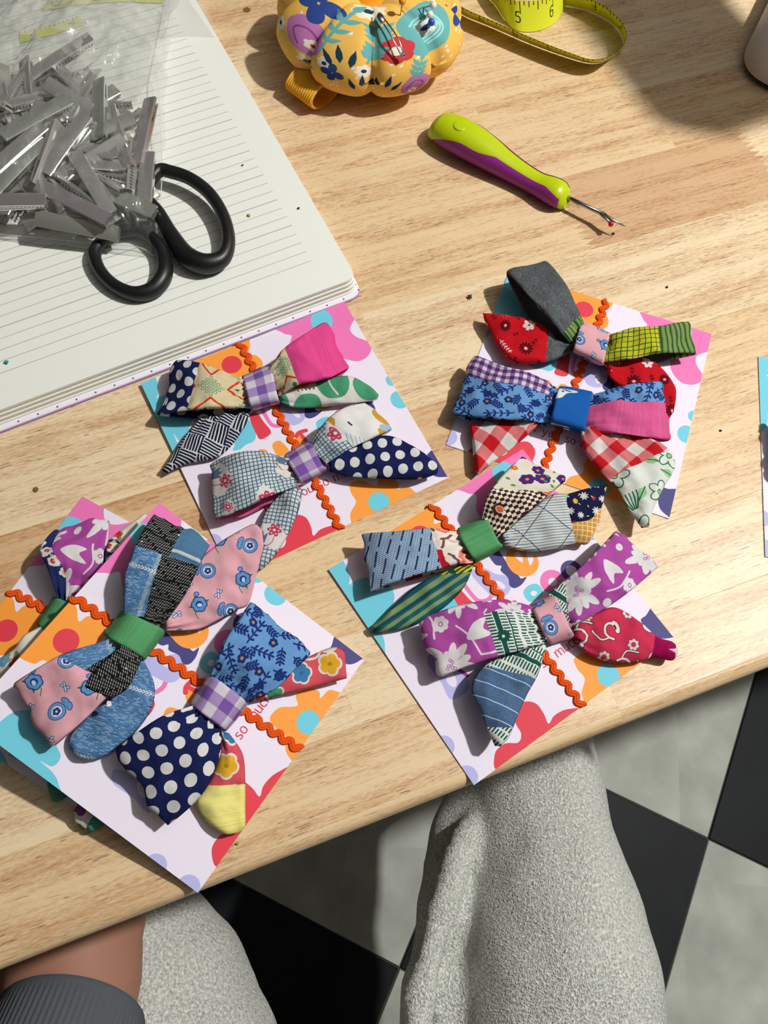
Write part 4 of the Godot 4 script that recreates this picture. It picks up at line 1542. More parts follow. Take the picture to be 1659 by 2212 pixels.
func build_scissors():
	var o := thing("scissors", "scissors with black plastic handles sticking out from under the bag", "scissors", Vector3(-0.1488, 0.751, -0.3075))
	var st := st_new()
	var big := smooth_path([Vector3(-0.151, 0.761, -0.342), Vector3(-0.143, 0.761, -0.3427), Vector3(-0.131, 0.761, -0.339), Vector3(-0.1187, 0.76, -0.3305), Vector3(-0.1085, 0.759, -0.3163), Vector3(-0.1032, 0.758, -0.3006), Vector3(-0.105, 0.757, -0.2892), Vector3(-0.1136, 0.757, -0.2842), Vector3(-0.1244, 0.757, -0.2881), Vector3(-0.1349, 0.758, -0.3), Vector3(-0.1445, 0.759, -0.3134), Vector3(-0.1549, 0.76, -0.3258)], 7, true)
	var r := []
	for i in big.size():
		var f := float(i) / big.size()
		r.append(0.0036 + 0.0022 * exp(-pow((f - 0.62) / 0.14, 2.0)))
	add_tube(st, big, r, 14, true, 1.1)
	part("handle", done(st), M.black_grip, o)
	st = st_new()
	var little := smooth_path([Vector3(-0.1741, 0.755, -0.2916), Vector3(-0.1749, 0.755, -0.2827), Vector3(-0.1687, 0.755, -0.2723), Vector3(-0.1586, 0.755, -0.2642), Vector3(-0.1472, 0.755, -0.2611), Vector3(-0.1383, 0.755, -0.2654), Vector3(-0.1344, 0.756, -0.2752), Vector3(-0.1368, 0.756, -0.2861), Vector3(-0.1418, 0.757, -0.2944), Vector3(-0.153, 0.757, -0.3017), Vector3(-0.1669, 0.756, -0.2995)], 7, true)
	r = []
	for i in little.size():
		var f := float(i) / little.size()
		r.append(0.0035 + 0.0012 * exp(-pow((f - 0.5) / 0.14, 2.0)))
	add_tube(st, little, r, 14, true, 1.1)
	part("handle", done(st), M.black_grip, o)
	for b in [[Vector3(-0.1554, 0.759, -0.3267), Vector3(-0.1819, 0.756, -0.3483), Vector3(-0.2051, 0.754, -0.3654), Vector3(-0.2344, 0.7525, -0.3855)], [Vector3(-0.153, 0.757, -0.3017), Vector3(-0.1797, 0.755, -0.3377), Vector3(-0.2084, 0.7535, -0.3705), Vector3(-0.2364, 0.7523, -0.3893)]]:
		st = st_new()
		add_tube(st, smooth_path(b, 5), [0.004, 0.004, 0.005, 0.005, 0.006, 0.006, 0.006, 0.006, 0.006, 0.006, 0.005, 0.004, 0.003, 0.002, 0.0015, 0.0008], 8, false, 0.22)
		part("blade", done(st), M.steel, o)
	st = st_new()
	add_tube(st, [Vector3(-0.181, 0.755, -0.3435), Vector3(-0.179, 0.759, -0.3397)], 0.004, 12)
	part("pivot_screw", done(st), M.steel, o)


# ---------------------------------------------------------------- cards and rickrack

func build_cards():
	card(Vector3(-0.0529, 0.7416, -0.1961), Vector3(0.8342, 0, -0.5515), Vector3(0.5514, -0.017, 0.8341), "printed backing card lying against the lower edge of the notebook")
	card(Vector3(0.102, 0.7406, -0.2431), Vector3(0.9725, 0, 0.2327), Vector3(-0.2327, 0, 0.9725), "printed backing card under the grey chambray bow and the red gingham bow")
	card(Vector3(0.0616, 0.7414, -0.1141), Vector3(0.767, 0.006, -0.6416), Vector3(0.6416, -0.008, 0.767), "printed backing card under the teal plaid tail, its lower corner overhanging the table edge")
	card(Vector3(-0.1196, 0.7406, -0.0666), Vector3(0.3827, 0, -0.9239), Vector3(0.9239, 0, 0.3827), "printed backing card mostly hidden beneath another card at the left")
	card(Vector3(-0.0826, 0.7561, -0.0547), Vector3(0.4808, -0.0239, -0.8765), Vector3(0.8525, -0.2338, 0.4676), "printed backing card leaning on a bow, nearest the lower left of the table")
	card(Vector3(0.2592, 0.7406, -0.2127), Vector3(0.999, 0, 0.0454), Vector3(-0.0454, 0, 0.999), "printed backing card of which only a sliver shows at the right edge")
	for q in [["A", Vector3(-0.0529, 0.7416, -0.1961), Vector3(0.8342, 0, -0.5515), Vector3(0.5514, -0.017, 0.8341), 0.474, 0.482], ["B", Vector3(0.102, 0.7406, -0.2431), Vector3(0.9725, 0, 0.2327), Vector3(-0.2327, 0, 0.9725), 0.487, 0.43], ["C", Vector3(0.0616, 0.7414, -0.1141), Vector3(0.767, 0.006, -0.6416), Vector3(0.6416, -0.008, 0.767), 0.515, 0.52], ["E", Vector3(-0.1196, 0.7406, -0.0666), Vector3(0.3827, 0, -0.9239), Vector3(0.9239, 0, 0.3827), 0.53, 0.575], ["D", Vector3(-0.0826, 0.7561, -0.0547), Vector3(0.4808, -0.0239, -0.8765), Vector3(0.8525, -0.2338, 0.4676), 0.53, 0.585]]:
		rickrack(q[1], q[2], q[3], q[4], q[5], {"A": "orange rickrack trim across the card against the notebook", "B": "orange rickrack trim across the card below the seam ripper", "C": "orange rickrack trim across the card under the magenta daisy bow", "D": "orange rickrack trim across the leaning card at the lower left", "E": "orange rickrack trim across the hidden card at the far left"}[q[0]])


func card(c: Vector3, a: Vector3, b: Vector3, label: String):
	org = c
	var n := b.cross(a).normalized()
	var h := 0.1215 * 0.5
	var st := st_new()
	var p := [c - a * h - b * h, c + a * h - b * h, c + a * h + b * h, c - a * h + b * h]
	tri(st, p[0], p[1], p[2], Vector2(0, 0), Vector2(1, 0), Vector2(1, 1))
	tri(st, p[0], p[2], p[3], Vector2(0, 0), Vector2(1, 1), Vector2(0, 1))
	st.generate_normals()
	st.set_material(M.card_print)
	var mesh := st.commit()
	st = st_new()
	st.set_smooth_group(-1)
	var d := -n * 0.00055
	for i in 4:
		var j := (i + 1) % 4
		quad(st, p[j], p[i], p[i] + d, p[j] + d)
	quad(st, p[3] + d, p[2] + d, p[1] + d, p[0] + d)
	st.generate_normals()
	st.set_material(M.white_card)
	st.commit(mesh)
	tag(part("backing_card", mesh, null), label, "card", "printed backing cards")


func rickrack(c: Vector3, a: Vector3, b: Vector3, u0: float, u1: float, label: String):
	var w := 0.1215
	var n := b.cross(a).normalized()
	var p0 := c + a * (u0 - 0.5) * w - b * (w * 0.5 + 0.0006)
	var p1 := c + a * (u1 - 0.5) * w + b * (w * 0.5 + 0.0006)
	org = p0.lerp(p1, 0.5)
	var d := (p1 - p0).normalized()
	var s := d.cross(n).normalized()
	var len := p0.distance_to(p1)
	var steps := 260
	var st := st_new()
	var rows := []
	for i in steps + 1:
		var x := len * i / steps
		var ph := TAU * x / 0.0059
		var mid := p0 + d * x + s * sin(ph) * 0.00112 + n * 0.0003
		if i == 0 or i == steps:
			mid -= n * 0.001
		var dir := (d + s * cos(ph) * 0.00112 * TAU / 0.0059).normalized()
		var side := dir.cross(n).normalized()
		var row := []
		for k in 13:
			var f := (k - 6) / 6.0
			var lift := 0.0006 * absf(cos(f * 1.5 * PI)) * (1.0 if absf(f) < 1.0 else 0.0) + 0.0007 * (1.0 - f * f)
			row.append(mid + side * f * 0.00165 + n * lift)
		rows.append(row)
	for i in steps:
		for k in 12:
			quad(st, rows[i][k], rows[i + 1][k], rows[i + 1][k + 1], rows[i][k + 1])
		quad(st, rows[i][12], rows[i + 1][12], rows[i + 1][0], rows[i][0])
	tag(part("rickrack_trim", done(st), M.orange_cord), label, "trim", "orange rickrack trims")


# ---------------------------------------------------------------- bows: two loops, two tails and a knot each, patched from print scraps

func bow(at: Vector3, label: String) -> Node3D:
	return thing("hair_bow", label, "hair bow", at, "patchwork hair bows")


func clip_under(o: Node3D, a: Vector3, b: Vector3, up := Vector3.UP):
	# the metal clip that holds the bow on the card
	var st := st_new()
	var d := (b - a).normalized() * 0.022
	add_box(st, org + up * 0.0022, d, up * 0.0012, d.cross(up).normalized() * 0.004, 0.0004)
	part("clip", done(st), M.steel, o)


func build_bows():
	var o: Node3D
	var up := Vector3.UP
	# card against the notebook, upper bow
	o = bow(Vector3(-0.0732, 0.7421, -0.2193), "bow with navy polka dot left loop, red diamond linen and hot pink right loop")
	tail(o, [Vector3(-0.1, 0.747, -0.1945), Vector3(-0.0755, 0.7479, -0.2003), Vector3(-0.1061, 0.7459, -0.1842), Vector3(-0.0778, 0.7467, -0.1896), Vector3(-0.1096, 0.7454, -0.1764), Vector3(-0.0867, 0.7456, -0.1747), Vector3(-0.1128, 0.7448, -0.1675), Vector3(-0.1032, 0.7447, -0.1682), Vector3(-0.1151, 0.7442, -0.1637), Vector3(-0.1125, 0.7442, -0.1618)], [["navy_strokes", [], 0.4]])
	tail(o, [Vector3(-0.0622, 0.7499, -0.2123), Vector3(-0.0603, 0.7488, -0.2077), Vector3(-0.0515, 0.7499, -0.218), Vector3(-0.05, 0.7467, -0.2067), Vector3(-0.0293, 0.7508, -0.227), Vector3(-0.0295, 0.7466, -0.2115), Vector3(-0.0164, 0.7477, -0.2251), Vector3(-0.0158, 0.7455, -0.2158), Vector3(-0.0098, 0.7455, -0.221), Vector3(-0.0103, 0.7445, -0.2183)], [["green_fruit_print", [], 1.2, 0.1, 0.2]])
	loop(o, [Vector3(-0.0805, 0.7561, -0.2159), Vector3(-0.0745, 0.7539, -0.2016), Vector3(-0.0915, 0.7583, -0.2171), Vector3(-0.0853, 0.7559, -0.1968), Vector3(-0.1037, 0.7594, -0.2198), Vector3(-0.1038, 0.757, -0.1927), Vector3(-0.1171, 0.7516, -0.2243), Vector3(-0.1218, 0.7502, -0.1917)], 0.0035, [["diamond_linen", [[-0.1, 1, 1.98]], 0, 0.5, 0.35], ["navy_dots", [[0.1, -1, -1.98]], 0.3]], up)
	loop(o, [Vector3(-0.0681, 0.7562, -0.2248), Vector3(-0.0613, 0.7539, -0.2103), Vector3(-0.0618, 0.7592, -0.2342), Vector3(-0.0516, 0.7568, -0.2144), Vector3(-0.0518, 0.7593, -0.2451), Vector3(-0.0379, 0.7568, -0.2198), Vector3(-0.0436, 0.7514, -0.2585), Vector3(-0.0277, 0.7499, -0.2318)], 0.004, [["diamond_linen", [[0, 1, 1.05]], 0, 0.1, 0.2], ["hot_pink", [[0, -1, -1.05]]]], up)
	knot(o, [Vector3(-0.0836, 0.7472, -0.2215), Vector3(-0.0692, 0.7472, -0.2305), Vector3(-0.08, 0.7581, -0.2122), Vector3(-0.0658, 0.7581, -0.2207), Vector3(-0.0756, 0.7589, -0.2015), Vector3(-0.0615, 0.7588, -0.2079), Vector3(-0.0753, 0.7499, -0.2019), Vector3(-0.061, 0.7498, -0.2079), Vector3(-0.0759, 0.7439, -0.2043), Vector3(-0.0615, 0.7439, -0.2106)], [["violet_gingham", [], 0, 0.2, 0.1]])
	clip_under(o, Vector3(-0.0828, 0.7422, -0.2157), Vector3(-0.0645, 0.7421, -0.2229))
	# lower bow
	o = bow(Vector3(-0.0432, 0.7413, -0.1779), "bow of blue windowpane floral with a navy polka dot tail on the right")
	tail(o, [Vector3(-0.0508, 0.7491, -0.1593), Vector3(-0.0415, 0.749, -0.16), Vector3(-0.0592, 0.7469, -0.1447), Vector3(-0.0428, 0.7468, -0.1467), Vector3(-0.0605, 0.7467, -0.1304), Vector3(-0.0474, 0.7466, -0.131), Vector3(-0.0606, 0.7456, -0.1199), Vector3(-0.0525, 0.7455, -0.1209), Vector3(-0.0593, 0.7445, -0.1163), Vector3(-0.0565, 0.7445, -0.1162)], [["windowpane_floral", [], 0.2, 0.5, 0.55]])
	tail(o, [Vector3(-0.0314, 0.7491, -0.1764), Vector3(-0.0298, 0.748, -0.1714), Vector3(-0.0177, 0.7512, -0.188), Vector3(-0.0184, 0.7489, -0.1697), Vector3(-0.0016, 0.7521, -0.1936), Vector3(-0.0011, 0.7497, -0.1702), Vector3(0.0148, 0.7499, -0.188), Vector3(0.0153, 0.7486, -0.1724), Vector3(0.0253, 0.7477, -0.1819), Vector3(0.0246, 0.7466, -0.1774)], [["navy_dots", [], 0.6]])
	loop(o, [Vector3(-0.0518, 0.7553, -0.1741), Vector3(-0.0428, 0.754, -0.1607), Vector3(-0.0645, 0.7594, -0.1733), Vector3(-0.0563, 0.757, -0.1505), Vector3(-0.0772, 0.7595, -0.1703), Vector3(-0.0688, 0.757, -0.1416), Vector3(-0.0891, 0.7505, -0.1671), Vector3(-0.0816, 0.75, -0.1379)], 0.004, [["windowpane_floral", [[0, 1, 3.05]], 0, 0.42, 0.2], ["rose_pink", [[0, -1, -3.05]]]], up)
	loop(o, [Vector3(-0.0414, 0.7553, -0.1833), Vector3(-0.0317, 0.7541, -0.1744), Vector3(-0.0346, 0.7584, -0.1948), Vector3(-0.0182, 0.7561, -0.1834), Vector3(-0.0255, 0.7585, -0.204), Vector3(-0.0083, 0.7551, -0.1904), Vector3(-0.0173, 0.7505, -0.2108), Vector3(-0.0008, 0.7492, -0.1989)], 0.005, [["windowpane_floral", [[0.1, 1, 1.05]], 0.1, 0.9, 0.3], ["sketch_print", [[-0.1, -1, -1.05]], 0.4]], up)
	knot(o, [Vector3(-0.054, 0.7464, -0.1779), Vector3(-0.0424, 0.7464, -0.1878), Vector3(-0.0502, 0.7572, -0.1705), Vector3(-0.0387, 0.7572, -0.1803), Vector3(-0.0445, 0.7581, -0.1628), Vector3(-0.0331, 0.7581, -0.1712), Vector3(-0.0437, 0.749, -0.1628), Vector3(-0.0314, 0.7491, -0.1729), Vector3(-0.0439, 0.7431, -0.1648), Vector3(-0.0315, 0.7431, -0.1749)], [["violet_gingham", [], 0, 0.6, 0.3]])
	clip_under(o, Vector3(-0.0502, 0.7412, -0.1715), Vector3(-0.036, 0.7413, -0.1832))
	# right card, upper bow
	o = bow(Vector3(0.1061, 0.7406, -0.2739), "bow with a grey chambray loop, a yellow check loop and red bandana tails")
	tail(o, [Vector3(0.094, 0.7476, -0.2652), Vector3(0.0953, 0.7466, -0.2621), Vector3(0.0841, 0.7486, -0.2669), Vector3(0.087, 0.7456, -0.2567), Vector3(0.0782, 0.7506, -0.2725), Vector3(0.0792, 0.7466, -0.2522), Vector3(0.067, 0.7506, -0.2765), Vector3(0.063, 0.7466, -0.2496), Vector3(0.0546, 0.7486, -0.2789), Vector3(0.0552, 0.7466, -0.2545), Vector3(0.0426, 0.7466, -0.2801), Vector3(0.0442, 0.7456, -0.2764)], [["red_bandana", [[0.1, -1, -1.95]], 0.3, 0.1, 0.3], ["grey_chambray", [[-0.1, 1, 1.95]]]])
	tail(o, [Vector3(0.1107, 0.7466, -0.2576), Vector3(0.1139, 0.7456, -0.2489), Vector3(0.1252, 0.7466, -0.262), Vector3(0.1215, 0.7456, -0.2427), Vector3(0.1391, 0.7466, -0.2605), Vector3(0.1328, 0.7456, -0.2403), Vector3(0.1503, 0.7456, -0.2475), Vector3(0.1415, 0.7446, -0.2312), Vector3(0.1499, 0.7446, -0.2312), Vector3(0.1455, 0.7446, -0.2233)], [["red_bandana", [], 0, 0.4, 0.7]])
	loop(o, [Vector3(0.098, 0.7546, -0.276), Vector3(0.0931, 0.7536, -0.2623), Vector3(0.0889, 0.7626, -0.2864), Vector3(0.0787, 0.7596, -0.2698), Vector3(0.0823, 0.7646, -0.2962), Vector3(0.0659, 0.7616, -0.2829), Vector3(0.0757, 0.7546, -0.3135), Vector3(0.0535, 0.7556, -0.3016)], 0.005, [["grey_chambray", [[0.15, -1, -0.42]]], ["olive_stripe", [[-0.15, 1, 0.42]]]], up, {"amp": 0.0012})
	loop(o, [Vector3(0.112, 0.7546, -0.2702), Vector3(0.1094, 0.7536, -0.2538), Vector3(0.1227, 0.7576, -0.273), Vector3(0.1221, 0.7556, -0.2539), Vector3(0.1376, 0.7586, -0.2755), Vector3(0.1394, 0.7556, -0.26), Vector3(0.1541, 0.7536, -0.2837), Vector3(0.1615, 0.7496, -0.2664)], 0.0035, [["yellow_check", [[0, 1, 2.02]]], ["olive_stripe", [[0, -1, -2.02], [0, 1, 3.6]], 1.57], ["grey_chambray", [[0, -1, -3.6]]]], up)
	knot(o, [Vector3(0.0988, 0.7456, -0.2828), Vector3(0.1159, 0.7456, -0.2762), Vector3(0.0952, 0.7566, -0.2714), Vector3(0.1117, 0.7566, -0.2657), Vector3(0.0923, 0.7576, -0.2582), Vector3(0.1089, 0.7576, -0.2513), Vector3(0.0936, 0.7486, -0.2608), Vector3(0.1106, 0.7486, -0.2532), Vector3(0.095, 0.7426, -0.2641), Vector3(0.1121, 0.7426, -0.2566)], [["pink_rose_print", [], 0.3, 0.15, 0.55]])
	clip_under(o, Vector3(0.0977, 0.7406, -0.2774), Vector3(0.1145, 0.7406, -0.2703))
	# lower bow
	o = bow(Vector3(0.0954, 0.7406, -0.2286), "blue vine bow with a cobalt knot, rose pink loop and red gingham tails")
	tail(o, [Vector3(0.0725, 0.7476, -0.2154), Vector3(0.0774, 0.7466, -0.2139), Vector3(0.0599, 0.7466, -0.2141), Vector3(0.0657, 0.7456, -0.2005), Vector3(0.0411, 0.7456, -0.212), Vector3(0.0558, 0.7456, -0.1907), Vector3(0.0423, 0.7446, -0.1976), Vector3(0.0502, 0.7446, -0.1849), Vector3(0.0441, 0.7446, -0.1832), Vector3(0.0463, 0.7446, -0.1802)], [["red_gingham", [], 0.2, 0.1, 0.3]])
	tail(o, [Vector3(0.0981, 0.7496, -0.2113), Vector3(0.1126, 0.7496, -0.2121), Vector3(0.0996, 0.7496, -0.2002), Vector3(0.1396, 0.7506, -0.2078), Vector3(0.1069, 0.7496, -0.1891), Vector3(0.1468, 0.7516, -0.1961), Vector3(0.1169, 0.7496, -0.1795), Vector3(0.1407, 0.7516, -0.1825), Vector3(0.1239, 0.7496, -0.1669), Vector3(0.1352, 0.7506, -0.1697), Vector3(0.1292, 0.7496, -0.159), Vector3(0.1329, 0.7496, -0.1598)], [["red_gingham", [[1.2, 1, 2.6]], 0.35, 0.2, 0.1], ["green_outline_floral", [[-1.2, -1, -2.6]], 0, 0.62, 0.35]])
	loop(o, [Vector3(0.0854, 0.7546, -0.2325), Vector3(0.0818, 0.7526, -0.213), Vector3(0.0697, 0.7576, -0.2367), Vector3(0.0676, 0.7546, -0.2099), Vector3(0.0533, 0.7586, -0.2393), Vector3(0.0478, 0.7546, -0.2084), Vector3(0.0396, 0.7506, -0.2484), Vector3(0.0304, 0.7496, -0.2118)], 0.004, [["blue_vine", [[0, 1, 0.4]], 0, 0.2, 0.4], ["blue_vine", [[0, -1, -0.4], [-1, 0.02, -0.3]], 0, 0.2, 0.4], ["plum_gingham", [[0, -1, -0.4], [1, -0.02, 0.3]]]], up)
	loop(o, [Vector3(0.1026, 0.7546, -0.2316), Vector3(0.0991, 0.7526, -0.21), Vector3(0.1176, 0.7576, -0.2356), Vector3(0.1147, 0.7546, -0.2084), Vector3(0.1296, 0.7576, -0.2393), Vector3(0.1296, 0.7546, -0.2083), Vector3(0.1408, 0.7506, -0.2451), Vector3(0.1443, 0.7496, -0.2101)], 0.004, [["rose_pink", [[-1, 0.03, -0.3]]], ["blue_vine", [[1, -0.03, 0.3]]]], up)
	knot(o, [Vector3(0.087, 0.7456, -0.2381), Vector3(0.1055, 0.7456, -0.2368), Vector3(0.0836, 0.7566, -0.2284), Vector3(0.1021, 0.7566, -0.227), Vector3(0.0809, 0.7576, -0.2135), Vector3(0.0991, 0.7576, -0.2096), Vector3(0.0821, 0.7486, -0.2148), Vector3(0.1, 0.7486, -0.2114), Vector3(0.0833, 0.7426, -0.2174), Vector3(0.1014, 0.7426, -0.214)], [["cobalt", [], 0.0, 0.46, 0.78]])
	clip_under(o, Vector3(0.0859, 0.7406, -0.2307), Vector3(0.1049, 0.7406, -0.2277))
	# near card, upper bow
	o = bow(Vector3(0.0495, 0.7417, -0.1469), "bow with a green knot, brown checker loop, denim dash loop and teal plaid tail")
	tail(o, [Vector3(0.0374, 0.7475, -0.1273), Vector3(0.0468, 0.7476, -0.1306), Vector3(0.0221, 0.7475, -0.1188), Vector3(0.0424, 0.7465, -0.1182), Vector3(0.0115, 0.7464, -0.108), Vector3(0.0317, 0.7463, -0.1055), Vector3(0.0043, 0.7463, -0.0984), Vector3(0.0179, 0.7462, -0.0964), Vector3(-0.0003, 0.7452, -0.0946), Vector3(0.0017, 0.7452, -0.0917)], [["teal_plaid", [[-0.2, -1, -0.62]], 0, 0.66, 0.1], ["lime_plaid", [[0.2, 1, 0.62]]]])
	tail(o, [Vector3(0.0587, 0.7507, -0.1458), Vector3(0.0604, 0.7497, -0.1415), Vector3(0.0686, 0.7518, -0.1568), Vector3(0.0701, 0.7477, -0.1405), Vector3(0.0824, 0.7519, -0.1702), Vector3(0.0852, 0.7477, -0.1423), Vector3(0.0915, 0.751, -0.1727), Vector3(0.096, 0.7477, -0.1471), Vector3(0.1017, 0.75, -0.1774), Vector3(0.1031, 0.7477, -0.1485), Vector3(0.1123, 0.749, -0.1812), Vector3(0.1077, 0.7478, -0.1608)], [["pinstripe_lattice", [[-0.3, 1, 2.75]], 0.25], ["navy_star_print", [[0.3, -1, -2.75], [1, 0.0, 0.6]]], ["orange_grid", [[0.3, -1, -2.75], [-1, 0.0, -0.6]], 0.5]])
	loop(o, [Vector3(0.0365, 0.7557, -0.1444), Vector3(0.046, 0.7546, -0.1304), Vector3(0.0243, 0.7587, -0.1429), Vector3(0.0323, 0.7565, -0.1246), Vector3(0.0067, 0.7597, -0.1387), Vector3(0.0112, 0.7564, -0.1156), Vector3(-0.0096, 0.7527, -0.1377), Vector3(-0.0022, 0.7514, -0.1095)], 0.0045, [["denim_dashes", [[0, -1, -1.1], [0, 1, 3.1]], 1.25], ["coral_rose_print", [[0, 1, 1.1]], 0.3, 0.1, 0.1], ["coral_rose_print", [[0, -1, -3.1]], 0, 0.2, 0.7]], up)
	loop(o, [Vector3(0.0486, 0.7558, -0.153), Vector3(0.058, 0.7547, -0.1451), Vector3(0.0491, 0.7599, -0.1607), Vector3(0.0689, 0.7568, -0.156), Vector3(0.0553, 0.761, -0.173), Vector3(0.0794, 0.7569, -0.1671), Vector3(0.067, 0.7551, -0.1885), Vector3(0.0898, 0.752, -0.179)], 0.005, [["brown_checker", [[-0.75, 1, 1.45]], 0.6], ["purple_blossom_print", [[0.75, -1, -1.45]], 0, 0.3, 0.2]], up)
	knot(o, [Vector3(0.0374, 0.7467, -0.1475), Vector3(0.0517, 0.7468, -0.1577), Vector3(0.0379, 0.7577, -0.1409), Vector3(0.0519, 0.7578, -0.1506), Vector3(0.0436, 0.7586, -0.1319), Vector3(0.0568, 0.7587, -0.141), Vector3(0.0466, 0.7496, -0.132), Vector3(0.0599, 0.7497, -0.1415), Vector3(0.0477, 0.7436, -0.1332), Vector3(0.0613, 0.7437, -0.1431)], [["green_linen", []]])
	clip_under(o, Vector3(0.0427, 0.7417, -0.1414), Vector3(0.0575, 0.7418, -0.1526))
	# lower bow
	o = bow(Vector3(0.0885, 0.7414, -0.1106), "magenta daisy bow with a pink rose knot, crimson scroll and blue striped tails")
	tail(o, [Vector3(0.0686, 0.7492, -0.0905), Vector3(0.0834, 0.7492, -0.0952), Vector3(0.0536, 0.7501, -0.0803), Vector3(0.0795, 0.7501, -0.0802), Vector3(0.0487, 0.752, -0.0694), Vector3(0.0743, 0.7509, -0.0694), Vector3(0.0534, 0.7529, -0.059), Vector3(0.0705, 0.7519, -0.0599), Vector3(0.0573, 0.7528, -0.0508), Vector3(0.0668, 0.7528, -0.05), Vector3(0.0605, 0.7527, -0.0451), Vector3(0.0631, 0.7527, -0.0452)], [["blue_track_stripe", [[0.25, -1, -1.0], [0.1, 1, 3.72]]], ["fir_dashes", [[-0.25, 1, 1.0]], 1.5], ["fir_dashes", [[-0.1, -1, -3.72]], 1.3]])
	tail(o, [Vector3(0.0954, 0.7483, -0.1048), Vector3(0.0965, 0.7472, -0.0991), Vector3(0.1065, 0.7494, -0.1125), Vector3(0.1039, 0.7462, -0.0928), Vector3(0.116, 0.7494, -0.1162), Vector3(0.1158, 0.7461, -0.09), Vector3(0.1279, 0.7483, -0.1109), Vector3(0.1283, 0.7461, -0.0918), Vector3(0.1365, 0.7473, -0.1047), Vector3(0.1345, 0.7462, -0.0946), Vector3(0.1438, 0.7472, -0.1031), Vector3(0.1434, 0.7462, -0.0941), Vector3(0.1468, 0.7462, -0.1005), Vector3(0.1461, 0.7462, -0.0967)], [["crimson_scrolls", [[0.1, 1, 3.85]], 0.4, 0.2, 0.15], ["magenta_star", [[-0.1, -1, -3.85]], 0, 0.5, 0.4]])
	loop(o, [Vector3(0.075, 0.7554, -0.1109), Vector3(0.0829, 0.7542, -0.0946), Vector3(0.0608, 0.7584, -0.111), Vector3(0.0693, 0.7561, -0.0882), Vector3(0.0465, 0.7593, -0.1081), Vector3(0.0577, 0.7561, -0.0834), Vector3(0.0317, 0.7583, -0.1025), Vector3(0.0439, 0.755, -0.0778), Vector3(0.0223, 0.7523, -0.0975), Vector3(0.0359, 0.751, -0.0737)], 0.0045, [["magenta_daisies", [[0, -1, -1.85]], 1.9, 0.5, 0.45], ["fir_dashes", [[0, 1, 1.85], [-1, 0, -0.22]], 1.57, 0.0, 0.2], ["magenta_daisies", [[0, 1, 1.85], [1, 0, 0.22]], 0.5, 0.1, 0.6]], up)
	loop(o, [Vector3(0.0827, 0.7554, -0.1185), Vector3(0.0943, 0.7543, -0.1034), Vector3(0.0975, 0.7586, -0.1329), Vector3(0.1102, 0.7554, -0.114), Vector3(0.1059, 0.7587, -0.1428), Vector3(0.1225, 0.7555, -0.1246), Vector3(0.1144, 0.7528, -0.1537), Vector3(0.1366, 0.7506, -0.1389)], 0.0045, [["magenta_daisies", [[-0.5, -1, -0.52]], 0.2, 0.42, 0.05], ["fir_dashes", [[0.5, 1, 0.52]], 1.2]], up)
	knot(o, [Vector3(0.0754, 0.7464, -0.1128), Vector3(0.0869, 0.7464, -0.1205), Vector3(0.0753, 0.7573, -0.1075), Vector3(0.0869, 0.7574, -0.1147), Vector3(0.0803, 0.7582, -0.0971), Vector3(0.0918, 0.7583, -0.1032), Vector3(0.084, 0.7492, -0.0955), Vector3(0.0957, 0.7492, -0.1008), Vector3(0.0857, 0.7432, -0.0963), Vector3(0.0976, 0.7433, -0.1016)], [["pink_rose_print", [], 0.0, 0.3, 0.05]])
	clip_under(o, Vector3(0.0811, 0.7413, -0.1076), Vector3(0.0938, 0.7414, -0.1156))
	# hidden card: the bow of which half shows, then the one that only peeps out below
	o = bow(Vector3(-0.1494, 0.7406, -0.0849), "magenta daisy bow with a green knot on the half hidden card at the far left")
	tail(o, [Vector3(-0.1383, 0.7466, -0.1001), Vector3(-0.1322, 0.7466, -0.1026), Vector3(-0.1329, 0.7466, -0.1127), Vector3(-0.1288, 0.7456, -0.1087), Vector3(-0.1309, 0.7466, -0.1238), Vector3(-0.1257, 0.7456, -0.1175), Vector3(-0.1226, 0.7466, -0.1329), Vector3(-0.12, 0.7456, -0.128), Vector3(-0.1178, 0.7456, -0.1384), Vector3(-0.1142, 0.7456, -0.1368)], [["confetti_floral", [[0, -1, -2.2]]], ["navy_confetti", [[0, 1, 2.2]]]])
	loop(o, [Vector3(-0.1469, 0.7546, -0.0898), Vector3(-0.1378, 0.7536, -0.0889), Vector3(-0.1531, 0.7576, -0.1024), Vector3(-0.1289, 0.7556, -0.1041), Vector3(-0.1586, 0.7576, -0.1111), Vector3(-0.13, 0.7556, -0.1158), Vector3(-0.1553, 0.7536, -0.1225), Vector3(-0.132, 0.7516, -0.1307)], 0.005, [["magenta_daisies", [[-1, -0.12, -0.42]], 0.5, 0.48, 0.3], ["navy_confetti", [[1, 0.12, 0.42]]]], up)
	loop(o, [Vector3(-0.1516, 0.7536, -0.0753), Vector3(-0.1445, 0.7536, -0.0726), Vector3(-0.1559, 0.7546, -0.0706), Vector3(-0.1476, 0.7536, -0.0641), Vector3(-0.1594, 0.7536, -0.0638), Vector3(-0.1545, 0.7526, -0.055), Vector3(-0.1652, 0.7516, -0.0593), Vector3(-0.1604, 0.7516, -0.0482), Vector3(-0.1719, 0.7486, -0.0543), Vector3(-0.1652, 0.7486, -0.0424)], 0.004, [["confetti_floral", []]], up)
	knot(o, [Vector3(-0.1507, 0.7456, -0.0917), Vector3(-0.1551, 0.7456, -0.0771), Vector3(-0.1453, 0.7546, -0.0894), Vector3(-0.1498, 0.7546, -0.0747), Vector3(-0.1379, 0.7556, -0.0872), Vector3(-0.1421, 0.7556, -0.0723), Vector3(-0.1387, 0.7436, -0.0888), Vector3(-0.1432, 0.7436, -0.0735)], [["green_linen", []]])
	clip_under(o, Vector3(-0.1471, 0.7406, -0.0915), Vector3(-0.1514, 0.7406, -0.0778))
